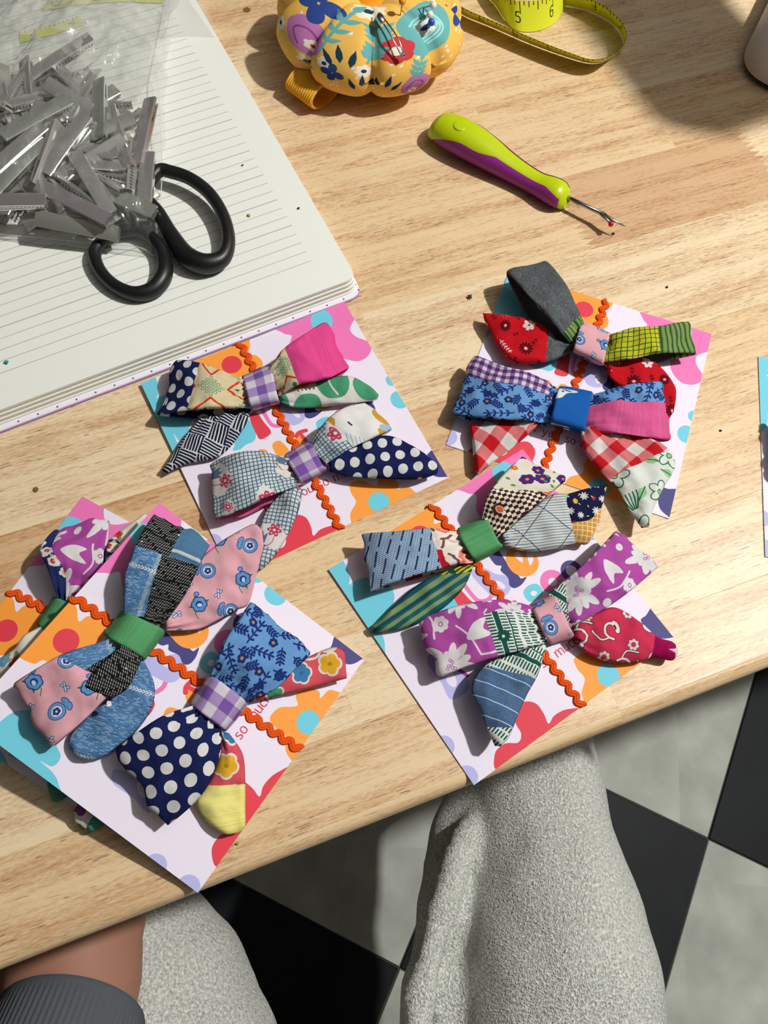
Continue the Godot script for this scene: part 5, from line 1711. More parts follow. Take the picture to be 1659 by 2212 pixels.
	o = bow(Vector3(-0.1315, 0.7406, -0.0249), "bow almost covered by the leaning card, only sea green and violet bloom tips showing")
	tail(o, [Vector3(-0.1288, 0.7456, -0.0209), Vector3(-0.1241, 0.7456, -0.0176), Vector3(-0.1327, 0.7446, -0.013), Vector3(-0.1235, 0.7446, -0.0095), Vector3(-0.1328, 0.7446, -0.0089), Vector3(-0.1227, 0.7446, -0.0062), Vector3(-0.1299, 0.7446, -0.004), Vector3(-0.1234, 0.7446, -0.0045), Vector3(-0.1291, 0.7436, -0.0026), Vector3(-0.1265, 0.7436, -0.003)], [["sea_green", []]])
	tail(o, [Vector3(-0.1193, 0.7456, -0.0143), Vector3(-0.1135, 0.7456, -0.0149), Vector3(-0.1168, 0.7456, -0.0042), Vector3(-0.1043, 0.7456, 0.001), Vector3(-0.1183, 0.7456, 0.0003), Vector3(-0.1044, 0.7456, 0.0046), Vector3(-0.1166, 0.7446, 0.0057), Vector3(-0.1072, 0.7446, 0.007), Vector3(-0.1134, 0.7436, 0.0072), Vector3(-0.1104, 0.7436, 0.0075)], [["violet_bloom_print", [[1, 0.05, 0.72]]], ["sea_green", [[-1, -0.05, -0.72]]]])
	loop(o, [Vector3(-0.132, 0.7496, -0.0262), Vector3(-0.1274, 0.7496, -0.0298), Vector3(-0.1417, 0.7506, -0.0312), Vector3(-0.1353, 0.7506, -0.0369), Vector3(-0.1521, 0.7486, -0.0373), Vector3(-0.1447, 0.7486, -0.0428)], 0.004, [["sea_green", []]], up)
	knot(o, [Vector3(-0.135, 0.7436, -0.0265), Vector3(-0.1297, 0.7436, -0.031), Vector3(-0.1296, 0.7506, -0.0241), Vector3(-0.1235, 0.7506, -0.0278), Vector3(-0.128, 0.7436, -0.0211), Vector3(-0.1227, 0.7436, -0.0255)], [["green_linen", []]])
	clip_under(o, Vector3(-0.1354, 0.7406, -0.0245), Vector3(-0.1276, 0.7406, -0.0253))
	# leaning card, upper bow
	up = Vector3(0.2161, 0.972, 0.0921)
	o = bow(Vector3(-0.1007, 0.7621, -0.0756), "black tweed and blue denim bow with a green knot and a large pink rose tail")
	tail(o, [Vector3(-0.0922, 0.7671, -0.0834), Vector3(-0.0906, 0.7662, -0.0769), Vector3(-0.0845, 0.7695, -0.1046), Vector3(-0.0776, 0.7635, -0.0797), Vector3(-0.0754, 0.7707, -0.1171), Vector3(-0.0669, 0.7628, -0.0863), Vector3(-0.067, 0.7706, -0.125), Vector3(-0.0615, 0.763, -0.0907), Vector3(-0.0593, 0.7704, -0.1304), Vector3(-0.0562, 0.7634, -0.0959), Vector3(-0.056, 0.7684, -0.128), Vector3(-0.0555, 0.7664, -0.1188)], [["pink_rose_print", [], 1.0, 0.1, 0.35]])
	tail(o, [Vector3(-0.1045, 0.7677, -0.0609), Vector3(-0.0975, 0.7664, -0.0634), Vector3(-0.108, 0.7676, -0.0508), Vector3(-0.0911, 0.763, -0.0535), Vector3(-0.1134, 0.7667, -0.0399), Vector3(-0.0911, 0.7609, -0.0423), Vector3(-0.1205, 0.7662, -0.0295), Vector3(-0.0979, 0.7612, -0.0293), Vector3(-0.12, 0.7656, -0.0237), Vector3(-0.1056, 0.7622, -0.0219), Vector3(-0.1163, 0.7635, -0.0209), Vector3(-0.1109, 0.7623, -0.0205)], [["slub_denim", [], 0.1, 0.7, 0.3]], {"puff": 0.0022})
	loop(o, [Vector3(-0.1073, 0.7785, -0.0815), Vector3(-0.0897, 0.7733, -0.0789), Vector3(-0.1082, 0.7842, -0.096), Vector3(-0.0828, 0.7751, -0.0924), Vector3(-0.1053, 0.7843, -0.1139), Vector3(-0.0781, 0.7758, -0.1099), Vector3(-0.1033, 0.7778, -0.1269), Vector3(-0.0774, 0.7702, -0.1184)], 0.004, [["black_tweed", [[0, -1, -1.7], [1, 0, 0.52]]], ["white_band_denim", [[0, -1, -1.7], [-1, 0, -0.52], [0, 1, 3.0]], 0.1, 0.0, 0.1], ["slub_denim", [[0, 1, 1.7], [1, 0.05, 0.5]], 0, 0.4, 0.0], ["black_tweed", [[0, 1, 1.7], [-1, -0.05, -0.5]]], ["black_tweed", [[0, -1, -3.0], [-1, 0, -0.52]]]], up)
	loop(o, [Vector3(-0.1119, 0.7782, -0.0676), Vector3(-0.099, 0.7737, -0.061), Vector3(-0.1241, 0.7843, -0.0596), Vector3(-0.1047, 0.7757, -0.0467), Vector3(-0.1328, 0.7856, -0.0526), Vector3(-0.1135, 0.7764, -0.0338), Vector3(-0.1438, 0.7801, -0.0451), Vector3(-0.1237, 0.7716, -0.0235)], 0.004, [["pink_rose_print", [[-0.6, -1, -1.3]], 0, 0.55, 0.1], ["slub_denim", [[0.6, 1, 1.3], [1, 0, 0.42]], 1.2], ["black_tweed", [[0.6, 1, 1.3], [-1, 0, -0.42]], 0.2]], up)
	cloth("strap", o, [Vector3(-0.1041, 0.7795, -0.0661), Vector3(-0.0951, 0.7761, -0.0626), Vector3(-0.1105, 0.7829, -0.0552), Vector3(-0.0979, 0.7775, -0.0492), Vector3(-0.1151, 0.7821, -0.0465), Vector3(-0.1038, 0.7773, -0.044)], [["black_tweed", [], 0.1]], {"thick": 0.0008, "rim": 0.001})
	knot(o, [Vector3(-0.1095, 0.7699, -0.0833), Vector3(-0.1152, 0.7701, -0.0712), Vector3(-0.1031, 0.7795, -0.0801), Vector3(-0.1087, 0.7796, -0.0677), Vector3(-0.0929, 0.778, -0.0769), Vector3(-0.0989, 0.7781, -0.0639), Vector3(-0.091, 0.7683, -0.077), Vector3(-0.0976, 0.7685, -0.0631), Vector3(-0.0918, 0.7624, -0.0777), Vector3(-0.0985, 0.7625, -0.0636)], [["green_linen", []]])
	clip_under(o, Vector3(-0.0978, 0.7622, -0.0831), Vector3(-0.1069, 0.7625, -0.0656), up)
	# lower bow
	o = bow(Vector3(-0.064, 0.7516, -0.0506), "blue vine bow with a large navy polka dot loop and a pale yellow tail end")
	tail(o, [Vector3(-0.0499, 0.7553, -0.0585), Vector3(-0.0504, 0.7538, -0.0519), Vector3(-0.0388, 0.7556, -0.0655), Vector3(-0.0359, 0.7521, -0.0574), Vector3(-0.027, 0.7549, -0.0748), Vector3(-0.0234, 0.7498, -0.0622), Vector3(-0.0166, 0.7532, -0.081), Vector3(-0.0137, 0.7491, -0.0661), Vector3(-0.0112, 0.7509, -0.0806), Vector3(-0.0085, 0.7481, -0.0684)], [["coral_floral", [], 0.3, 0.1, 0.4]])
	tail(o, [Vector3(-0.0615, 0.7571, -0.0384), Vector3(-0.0566, 0.7559, -0.0377), Vector3(-0.0597, 0.7545, -0.0266), Vector3(-0.0497, 0.7516, -0.0299), Vector3(-0.0621, 0.754, -0.0155), Vector3(-0.0469, 0.7499, -0.019), Vector3(-0.0659, 0.7531, -0.0082), Vector3(-0.0453, 0.7486, -0.0092), Vector3(-0.059, 0.7508, -0.0003), Vector3(-0.0442, 0.7466, -0.001), Vector3(-0.052, 0.7479, 0.0029), Vector3(-0.0472, 0.7469, 0.0024)], [["coral_floral", [[-0.12, 1, 2.0]], 0, 0.6, 0.2], ["pale_yellow", [[0.12, -1, -2.0]]]], {"puff": 0.0022})
	loop(o, [Vector3(-0.0669, 0.7676, -0.0604), Vector3(-0.051, 0.7621, -0.0508), Vector3(-0.0631, 0.772, -0.0725), Vector3(-0.0389, 0.7621, -0.0573), Vector3(-0.0588, 0.773, -0.0827), Vector3(-0.0323, 0.7614, -0.0661), Vector3(-0.0554, 0.7661, -0.0944), Vector3(-0.0261, 0.7559, -0.076)], 0.0045, [["blue_vine", [[0, 1, 3.05]], 0.3, 0.1, 0.1], ["coral_floral", [[0, -1, -3.05]]]], up)
	loop(o, [Vector3(-0.0723, 0.7674, -0.0458), Vector3(-0.0592, 0.7627, -0.0382), Vector3(-0.0816, 0.773, -0.0404), Vector3(-0.0574, 0.7634, -0.0277), Vector3(-0.0905, 0.7753, -0.0323), Vector3(-0.0622, 0.7629, -0.0111), Vector3(-0.1, 0.7685, -0.0248), Vector3(-0.0747, 0.7593, 0.0021)], 0.0045, [["navy_dots", [[0, 1, 3.2]], 0.3, 0.2, 0.1], ["coral_floral", [[0, -1, -3.2]]]], up)
	knot(o, [Vector3(-0.0687, 0.7588, -0.0613), Vector3(-0.0747, 0.7588, -0.0469), Vector3(-0.0636, 0.7687, -0.0584), Vector3(-0.0691, 0.7685, -0.0438), Vector3(-0.0537, 0.767, -0.0529), Vector3(-0.0608, 0.7673, -0.0394), Vector3(-0.0513, 0.7571, -0.0519), Vector3(-0.0592, 0.7576, -0.0384), Vector3(-0.0515, 0.751, -0.0522), Vector3(-0.0595, 0.7515, -0.0386)], [["violet_gingham", [], 0, 0.3, 0.4]])
	clip_under(o, Vector3(-0.0595, 0.7514, -0.0591), Vector3(-0.0677, 0.7517, -0.0433), up)
	# the card at the right edge carries a bow just outside the frame; its shade falls on the sliver that shows
	up = Vector3.UP
	o = bow(Vector3(0.2383, 0.7406, -0.2246), "bow on the card at the right edge, lying just outside the picture")
	loop(o, [Vector3(0.2222, 0.754, -0.2253), Vector3(0.2216, 0.753, -0.2066), Vector3(0.2123, 0.757, -0.228), Vector3(0.2114, 0.756, -0.1999), Vector3(0.2061, 0.751, -0.2347), Vector3(0.2046, 0.75, -0.2006)], 0.0045, [["blue_vine", []]], up)
	loop(o, [Vector3(0.2409, 0.754, -0.2277), Vector3(0.2388, 0.753, -0.2087), Vector3(0.2496, 0.757, -0.2327), Vector3(0.2461, 0.756, -0.2042), Vector3(0.2658, 0.751, -0.2424), Vector3(0.2604, 0.75, -0.2075)], 0.0045, [["rose_pink", []]], up)
	tail(o, [Vector3(0.2308, 0.747, -0.212), Vector3(0.2368, 0.747, -0.21), Vector3(0.2171, 0.746, -0.1919), Vector3(0.2288, 0.746, -0.1881), Vector3(0.2093, 0.745, -0.1757), Vector3(0.2122, 0.745, -0.1735)], [["red_bandana", []]])
	knot(o, [Vector3(0.2285, 0.745, -0.2309), Vector3(0.2458, 0.745, -0.2331), Vector3(0.2219, 0.755, -0.2206), Vector3(0.2388, 0.755, -0.2227), Vector3(0.2207, 0.755, -0.2082), Vector3(0.2373, 0.755, -0.2103), Vector3(0.2275, 0.743, -0.2108), Vector3(0.2446, 0.743, -0.213)], [["green_linen", []]])
	clip_under(o, Vector3(0.228, 0.7406, -0.2233), Vector3(0.2486, 0.7406, -0.2258))


# ---------------------------------------------------------------- clips and their bag

func make_clip(mat: Material, called_label: String) -> Node3D:
	var o := thing("alligator_clip", called_label, "clip", Vector3.ZERO, "alligator clips in the bag")
	var half := 0.0222
	var w := 0.0043
	for s in [1.0, -1.0]:
		var st := st_new()
		var ww := w if s > 0 else w * 0.84
		var y: float = 0.0021 * s
		# plate with folded sides; the sides carry the teeth
		var prof := []
		var x0 := -half if s > 0 else -half + 0.002
		prof = [Vector2(-ww, y - 0.0012 * s), Vector2(-ww, y - 0.0003 * s)]
		for i in 9:
			prof.append(Vector2(ww * (i - 4) / 4.4, y + (0.00028 - 0.00028 * pow((i - 4) / 4.0, 2.0)) * s))
		prof.append(Vector2(ww, y - 0.0003 * s))
		prof.append(Vector2(ww, y - 0.0012 * s))
		for k in 2:
			var drop: float = -0.00035 * s * k
			for i in prof.size() - 1:
				var a: Vector2 = prof[i] * (1.0 - 0.06 * k) + Vector2(0, drop)
				var b: Vector2 = prof[i + 1] * (1.0 - 0.06 * k) + Vector2(0, drop)
				st.set_smooth_group(i if i < 2 or i > prof.size() - 4 else 40)
				for x in 6:
					# the plate bows slightly along its length too
					var xa := lerpf(x0, half, x / 6.0)
					var xb := lerpf(x0, half, (x + 1) / 6.0)
					var ya: float = 0.0004 * s * (1.0 - pow(xa / half, 2.0))
					var yb: float = 0.0004 * s * (1.0 - pow(xb / half, 2.0))
					quad(st, Vector3(xa, a.y + ya, a.x), Vector3(xb, a.y + yb, a.x), Vector3(xb, b.y + yb, b.x), Vector3(xa, b.y + ya, b.x))
		st.set_smooth_group(-1)
		for z in [-ww, ww]:
			for i in 14:
				var xa := lerpf(-half * 0.3, half, i / 14.0)
				var xb := lerpf(-half * 0.3, half, (i + 1) / 14.0)
				var yb: float = y - 0.0012 * s
				tri(st, Vector3(xa, yb, z), Vector3(xb, yb, z), Vector3((xa + xb) * 0.5, yb - 0.0011 * s, z))
				tri(st, Vector3(xa, yb, z * 0.94), Vector3((xa + xb) * 0.5, yb - 0.0011 * s, z * 0.94), Vector3(xb, yb, z * 0.94))
		add_box(st, Vector3(half, y - 0.0006 * s, 0), Vector3(0.0003, 0, 0), Vector3(0, 0.0008, 0), Vector3(0, 0, ww * 0.9))
		part("upper_jaw" if s > 0 else "lower_jaw", done(st), mat, o)
	var st := st_new()
	var coil := []
	for i in 29:
		coil.append(Vector3(-half * 0.55 + 0.0014 * cos(i * TAU / 7), 0.0014 * sin(i * TAU / 7), -0.003 + 0.006 * i / 28.0))
	add_tube(st, coil, 0.00035, 5)
	part("spring", done(st), M.steel, o)
	return o


func place_clip(o: Node3D, a: Vector3, b: Vector3, roll: float):
	var x := (b - a).normalized()
	var z := x.cross(Vector3.UP).normalized()
	var y := z.cross(x)
	o.transform = Transform3D(Basis(x, y, z).rotated(x, roll), (a + b) * 0.5)


func build_clips():
	var protos := []
	var spots := [
		[[Vector3(-0.2119, 0.773, -0.3128), Vector3(-0.1617, 0.77, -0.2932)], 0.1, "silver clip with a violet sheen lying across the front of the bag", 1],
		[[Vector3(-0.1987, 0.773, -0.3423), Vector3(-0.1633, 0.767, -0.2967)], -0.1, "brushed silver clip slanting down to the bag's lower right corner", 0],
		[[Vector3(-0.2338, 0.778, -0.3363), Vector3(-0.2046, 0.776, -0.3729)], 0.2, "long silver clip at the left edge pointing up and right across the pile", 2],
		[[Vector3(-0.1575, 0.768, -0.3586), Vector3(-0.1498, 0.759, -0.2948)], 0.15, "broad silver clip standing along the right edge of the bag", 0],
		[[Vector3(-0.2375, 0.773, -0.2947), Vector3(-0.208, 0.773, -0.3001)], 0.0, "silver clip with a square end poking in low at the left edge", 1],
		[[Vector3(-0.21, 0.767, -0.2945), Vector3(-0.1591, 0.761, -0.294)], 0.5, "silver clip lying along the bottom seam of the bag", 2],
		[[Vector3(-0.2319, 0.776, -0.3147), Vector3(-0.2162, 0.776, -0.3458)], 0.1, "silver clip at the left edge below the longest one", 0],
		[[Vector3(-0.2287, 0.774, -0.3038), Vector3(-0.2133, 0.774, -0.3402)], 0.2, "silver clip with a greenish sheen, second of the parallel pair at the left", 2],
		[[Vector3(-0.2091, 0.772, -0.3108), Vector3(-0.2073, 0.775, -0.3542)], 1.2, "clip turned on its side with its teeth showing, in the middle of the pile", 0],
		[[Vector3(-0.2056, 0.773, -0.3216), Vector3(-0.1931, 0.776, -0.3588)], 0.1, "silver clip with a double end, just right of the toothed one", 0],
		[[Vector3(-0.1847, 0.771, -0.3781), Vector3(-0.1632, 0.768, -0.3317)], 0.5, "narrow silver clip upright in the right half of the pile", 0],
		[[Vector3(-0.1612, 0.771, -0.3792), Vector3(-0.1615, 0.766, -0.3458)], 0.4, "short looking clip with its tip up beside the right edge of the bag", 1],
		[[Vector3(-0.1915, 0.774, -0.3873), Vector3(-0.1833, 0.774, -0.353)], 0.4, "clip that mirrors green, upright near the top of the pile", 2],
		[[Vector3(-0.2296, 0.771, -0.3992), Vector3(-0.2112, 0.775, -0.416)], 0.0, "clip that sticks out at the top of the pile", 0],
		[[Vector3(-0.1674, 0.766, -0.3605), Vector3(-0.1602, 0.762, -0.3095)], 1.3, "thin clip on edge with teeth facing right", 0],
		[[Vector3(-0.2037, 0.769, -0.3225), Vector3(-0.1777, 0.766, -0.3088)], -0.9, "toothed clip edge behind the violet clip", 0],
		[[Vector3(-0.2448, 0.771, -0.3776), Vector3(-0.2289, 0.773, -0.346)], 0.9, "", 0], [[Vector3(-0.2402, 0.77, -0.4027), Vector3(-0.2277, 0.772, -0.3679)], 0.6, "", 1], [[Vector3(-0.1988, 0.771, -0.3949), Vector3(-0.2023, 0.773, -0.3669)], 0.3, "", 0], [[Vector3(-0.2211, 0.77, -0.38), Vector3(-0.2256, 0.773, -0.3732)], 0.1, "", 0],
		[[Vector3(-0.1728, 0.766, -0.3174), Vector3(-0.1599, 0.765, -0.3135)], 0.2, "", 2], [[Vector3(-0.1927, 0.767, -0.3319), Vector3(-0.1802, 0.77, -0.3423)], 0.7, "", 0], [[Vector3(-0.2548, 0.768, -0.3989), Vector3(-0.2408, 0.772, -0.3647)], -0.6, "", 0], [[Vector3(-0.2183, 0.769, -0.3995), Vector3(-0.2015, 0.772, -0.3806)], -0.4, "", 1],
		[[Vector3(-0.191, 0.771, -0.3515), Vector3(-0.1811, 0.771, -0.359)], 0.2, "", 2], [[Vector3(-0.2406, 0.769, -0.396), Vector3(-0.2403, 0.773, -0.371)], 0.5, "", 0], [[Vector3(-0.2023, 0.775, -0.3732), Vector3(-0.195, 0.773, -0.3705)], 0.4, "", 0]]
	var plain_label := "silver alligator clip among the heap in the clear bag"
	for i in 3:
		protos.append(make_clip([M.bright_steel, M.rose_steel, M.green_steel][i], plain_label))
	var taken := [false, false, false]
	for s in spots:
		var k: int = s[3]
		var o: Node3D = protos[k] if not taken[k] else copy(protos[k])
		taken[k] = true
		place_clip(o, s[0][0], s[0][1], s[1])
		o.set_meta("label", s[2] if s[2] else plain_label)
	rng.seed = 8
	var edge := [Vector3(-0.2765, 0.754, -0.3983), Vector3(-0.2559, 0.754, -0.4135), Vector3(-0.225, 0.754, -0.4143), Vector3(-0.2017, 0.754, -0.4058), Vector3(-0.1839, 0.754, -0.3954), Vector3(-0.1645, 0.754, -0.3765), Vector3(-0.1506, 0.754, -0.3115), Vector3(-0.1629, 0.754, -0.3029), Vector3(-0.1983, 0.754, -0.3024), Vector3(-0.2472, 0.754, -0.3)]
	var field := PackedVector2Array()
	var mid := Vector3.ZERO
	for p in edge:
		field.append(Vector2(p.x, p.z))
		mid += p / edge.size()
	var n := 0
	while n < 120:
		var p := Vector2(mid.x + rng.randf_range(-0.08, 0.08), mid.z + rng.randf_range(-0.09, 0.09))
		if not Geometry2D.is_point_in_polygon(p, field):
			continue
		var near := 1.0
		for i in field.size():
			near = minf(near, p.distance_to(Geometry2D.get_closest_point_to_segment(p, field[i], field[(i + 1) % field.size()])))
		var most := 0.0145 + 0.017 * smoothstep(0.0, 0.04, near)
		var h := rng.randf_range(0.0145, most)
		var a := rng.randf() * TAU
		var lean := rng.randf_range(-0.25, 0.25) * smoothstep(0.0, 0.03, near)
		if near < 0.015:
			a = rng.randf_range(-0.3, 0.3) - 0.55
		var d := Vector3(cos(a), lean, sin(a))
		var c := Vector3(p.x, TABLE + h, p.y)
		if not (Geometry2D.is_point_in_polygon(p + Vector2(d.x, d.z) * 0.017, field) and Geometry2D.is_point_in_polygon(p - Vector2(d.x, d.z) * 0.017, field)):
			continue
		var o := copy(protos[n % 3 if n % 2 else 0])
		place_clip(o, c - d * 0.02, c + d * 0.02, rng.randf_range(-0.9, 0.9))
		o.set_meta("label", plain_label)
		n += 1


func copy(o: Node3D) -> Node3D:
	var c := o.duplicate()
	c.name = numbered("alligator_clip")
	add_child(c)
	return c


func build_bag():
	var tl := Vector3(-0.3229, 0.753, -0.517)
	var tr := Vector3(-0.186, 0.753, -0.5451)
	var br := Vector3(-0.1439, 0.752, -0.2885)
	var bl := Vector3(-0.2575, 0.752, -0.2902)
	var o := thing("plastic_bag", "crinkled clear plastic bag full of metal clips on the notebook", "bag", (tl + br) * 0.5)
	var n := 128
	var bend := FastNoiseLite.new()
	bend.seed = 15
	bend.frequency = 16.0
	bend.fractal_type = FastNoiseLite.FRACTAL_RIDGED
	bend.fractal_octaves = 3
	for side in 2:
		var st := st_new()
		var g := []
		for j in n + 1:
			var row := []
			var t := float(j) / n
			for i in n + 1:
				var s := float(i) / n
				var p := tl.lerp(tr, s).lerp(bl.lerp(br, s), t)
				var e := minf(1.0, 5.0 * s) * minf(1.0, 7.0 * (1.0 - s)) * minf(1.0, 9.0 * (1.0 - t))
				var body := sqrt(clampf(e, 0, 1)) * (0.013 + 0.017 * smoothstep(0.1, 0.5, t))
				var fold := (bend.get_noise_2d(p.x + p.z * 0.35, p.z * 0.45) - 0.2) * 0.008 * clampf(1.3 - t * 0.7, 0.3, 1.0) * (0.4 + 0.6 * e)
				fold += (crease.get_noise_2d(p.x * 1.3, p.z * 0.6) - 0.3) * 0.003
				if side == 0:
					p.y += body + fold + 0.0006
				else:
					p.y = TABLE + 0.0112 + 0.0045 * e
				p += (tr - tl).normalized() * bend.get_noise_2d(t * 0.31 + 3.0, 0.2) * 0.004 * smoothstep(0.6, 1.0, s)
				row.append(p)
			g.append(row)
		for j in n:
			for i in n:
				if side == 0:
					quad(st, g[j][i], g[j][i + 1], g[j + 1][i + 1], g[j + 1][i])
				elif j % 2 == 0 and i % 2 == 0:
					quad(st, g[j][i], g[j + 2][i], g[j + 2][i + 2], g[j][i + 2])
		part("front_film" if side == 0 else "back_film", done(st), M.clear_film, o)
	for s in [[Vector3(-0.1809, 0.755, -0.5221), Vector3(-0.1703, 0.762, -0.4699), Vector3(-0.1666, 0.764, -0.4395), Vector3(-0.1657, 0.762, -0.4137), Vector3(-0.1565, 0.761, -0.3775), Vector3(-0.1495, 0.759, -0.344), Vector3(-0.1446, 0.757, -0.3118), Vector3(-0.1435, 0.755, -0.2959), Vector3(-0.1437, 0.753, -0.2888)], [Vector3(-0.1437, 0.753, -0.2888), Vector3(-0.1537, 0.754, -0.2931), Vector3(-0.178, 0.754, -0.2919), Vector3(-0.2044, 0.754, -0.2921), Vector3(-0.2306, 0.754, -0.2911), Vector3(-0.2523, 0.754, -0.2903)]]:
		var sm := st_new()
		add_tube(sm, smooth_path(s, 8), 0.00042, 6, false, 0.8)
		part("film_edge", done(sm), M.film_seam, o)
	# the open end of the bag lies crumpled in loose layers over the upper part
	for layer in 2:
		var q := ([Vector3(-0.3197, 0.754, -0.5081), Vector3(-0.1824, 0.754, -0.5233), Vector3(-0.1689, 0.758, -0.454), Vector3(-0.1669, 0.77, -0.396), Vector3(-0.1921, 0.775, -0.3911), Vector3(-0.2269, 0.773, -0.4128), Vector3(-0.2479, 0.773, -0.3977), Vector3(-0.2762, 0.77, -0.3892)] if layer == 0 else [Vector3(-0.3197, 0.754, -0.5081), Vector3(-0.2229, 0.754, -0.5212), Vector3(-0.188, 0.764, -0.4685), Vector3(-0.1886, 0.772, -0.4201), Vector3(-0.2211, 0.773, -0.423), Vector3(-0.2467, 0.773, -0.4136), Vector3(-0.2679, 0.768, -0.4414), Vector3(-0.2886, 0.768, -0.427)])
		var centre := Vector3.ZERO
		for p in q:
			centre += p / q.size()
		centre.y += 0.004 + layer * 0.004
		var rim := smooth_path(q, 9, true)
		var ls := st_new()
		for i in rim.size():
			for k in 22:
				var c4 := []
				for w in [[i, k], [i + 1, k], [i + 1, k + 1], [i, k + 1]]:
					var p: Vector3 = centre.lerp(rim[w[0] % rim.size()], w[1] / 22.0)
					p.y += (bend.get_noise_2d(p.x * 1.4 + layer * 3.0, p.z * 1.1) - 0.1) * 0.007 + 0.003 + layer * 0.002
					c4.append(p)
				quad(ls, c4[0], c4[3], c4[2], c4[1])
		part("loose_layer", done(ls), M.crumpled_film, o)
	# the loose flap at the upper right
	var f := [Vector3(-0.182, 0.756, -0.5079), Vector3(-0.1603, 0.758, -0.4994), Vector3(-0.1397, 0.754, -0.4676), Vector3(-0.1562, 0.756, -0.4659), Vector3(-0.1687, 0.76, -0.4599), Vector3(-0.1742, 0.762, -0.4765)]
	var st := st_new()
	var m := Vector3.ZERO
	for p in f:
		m += p / f.size()
	for i in f.size():
		var a: Vector3 = f[i]
		var b: Vector3 = f[(i + 1) % f.size()]
		for k in 5:
			var u0 := k / 5.0
			var u1 := (k + 1) / 5.0
			var lift := func(p: Vector3) -> Vector3: return p + Vector3(0, bend.get_noise_2d(p.x * 3.0, p.z * 3.0) * 0.002, 0)
			quad(st, lift.call(m.lerp(a, u0)), lift.call(m.lerp(a, u1)), lift.call(m.lerp(b, u1)), lift.call(m.lerp(b, u0)))
	part("flap", done(st), M.crumpled_film, o)


# ---------------------------------------------------------------- sewing tools

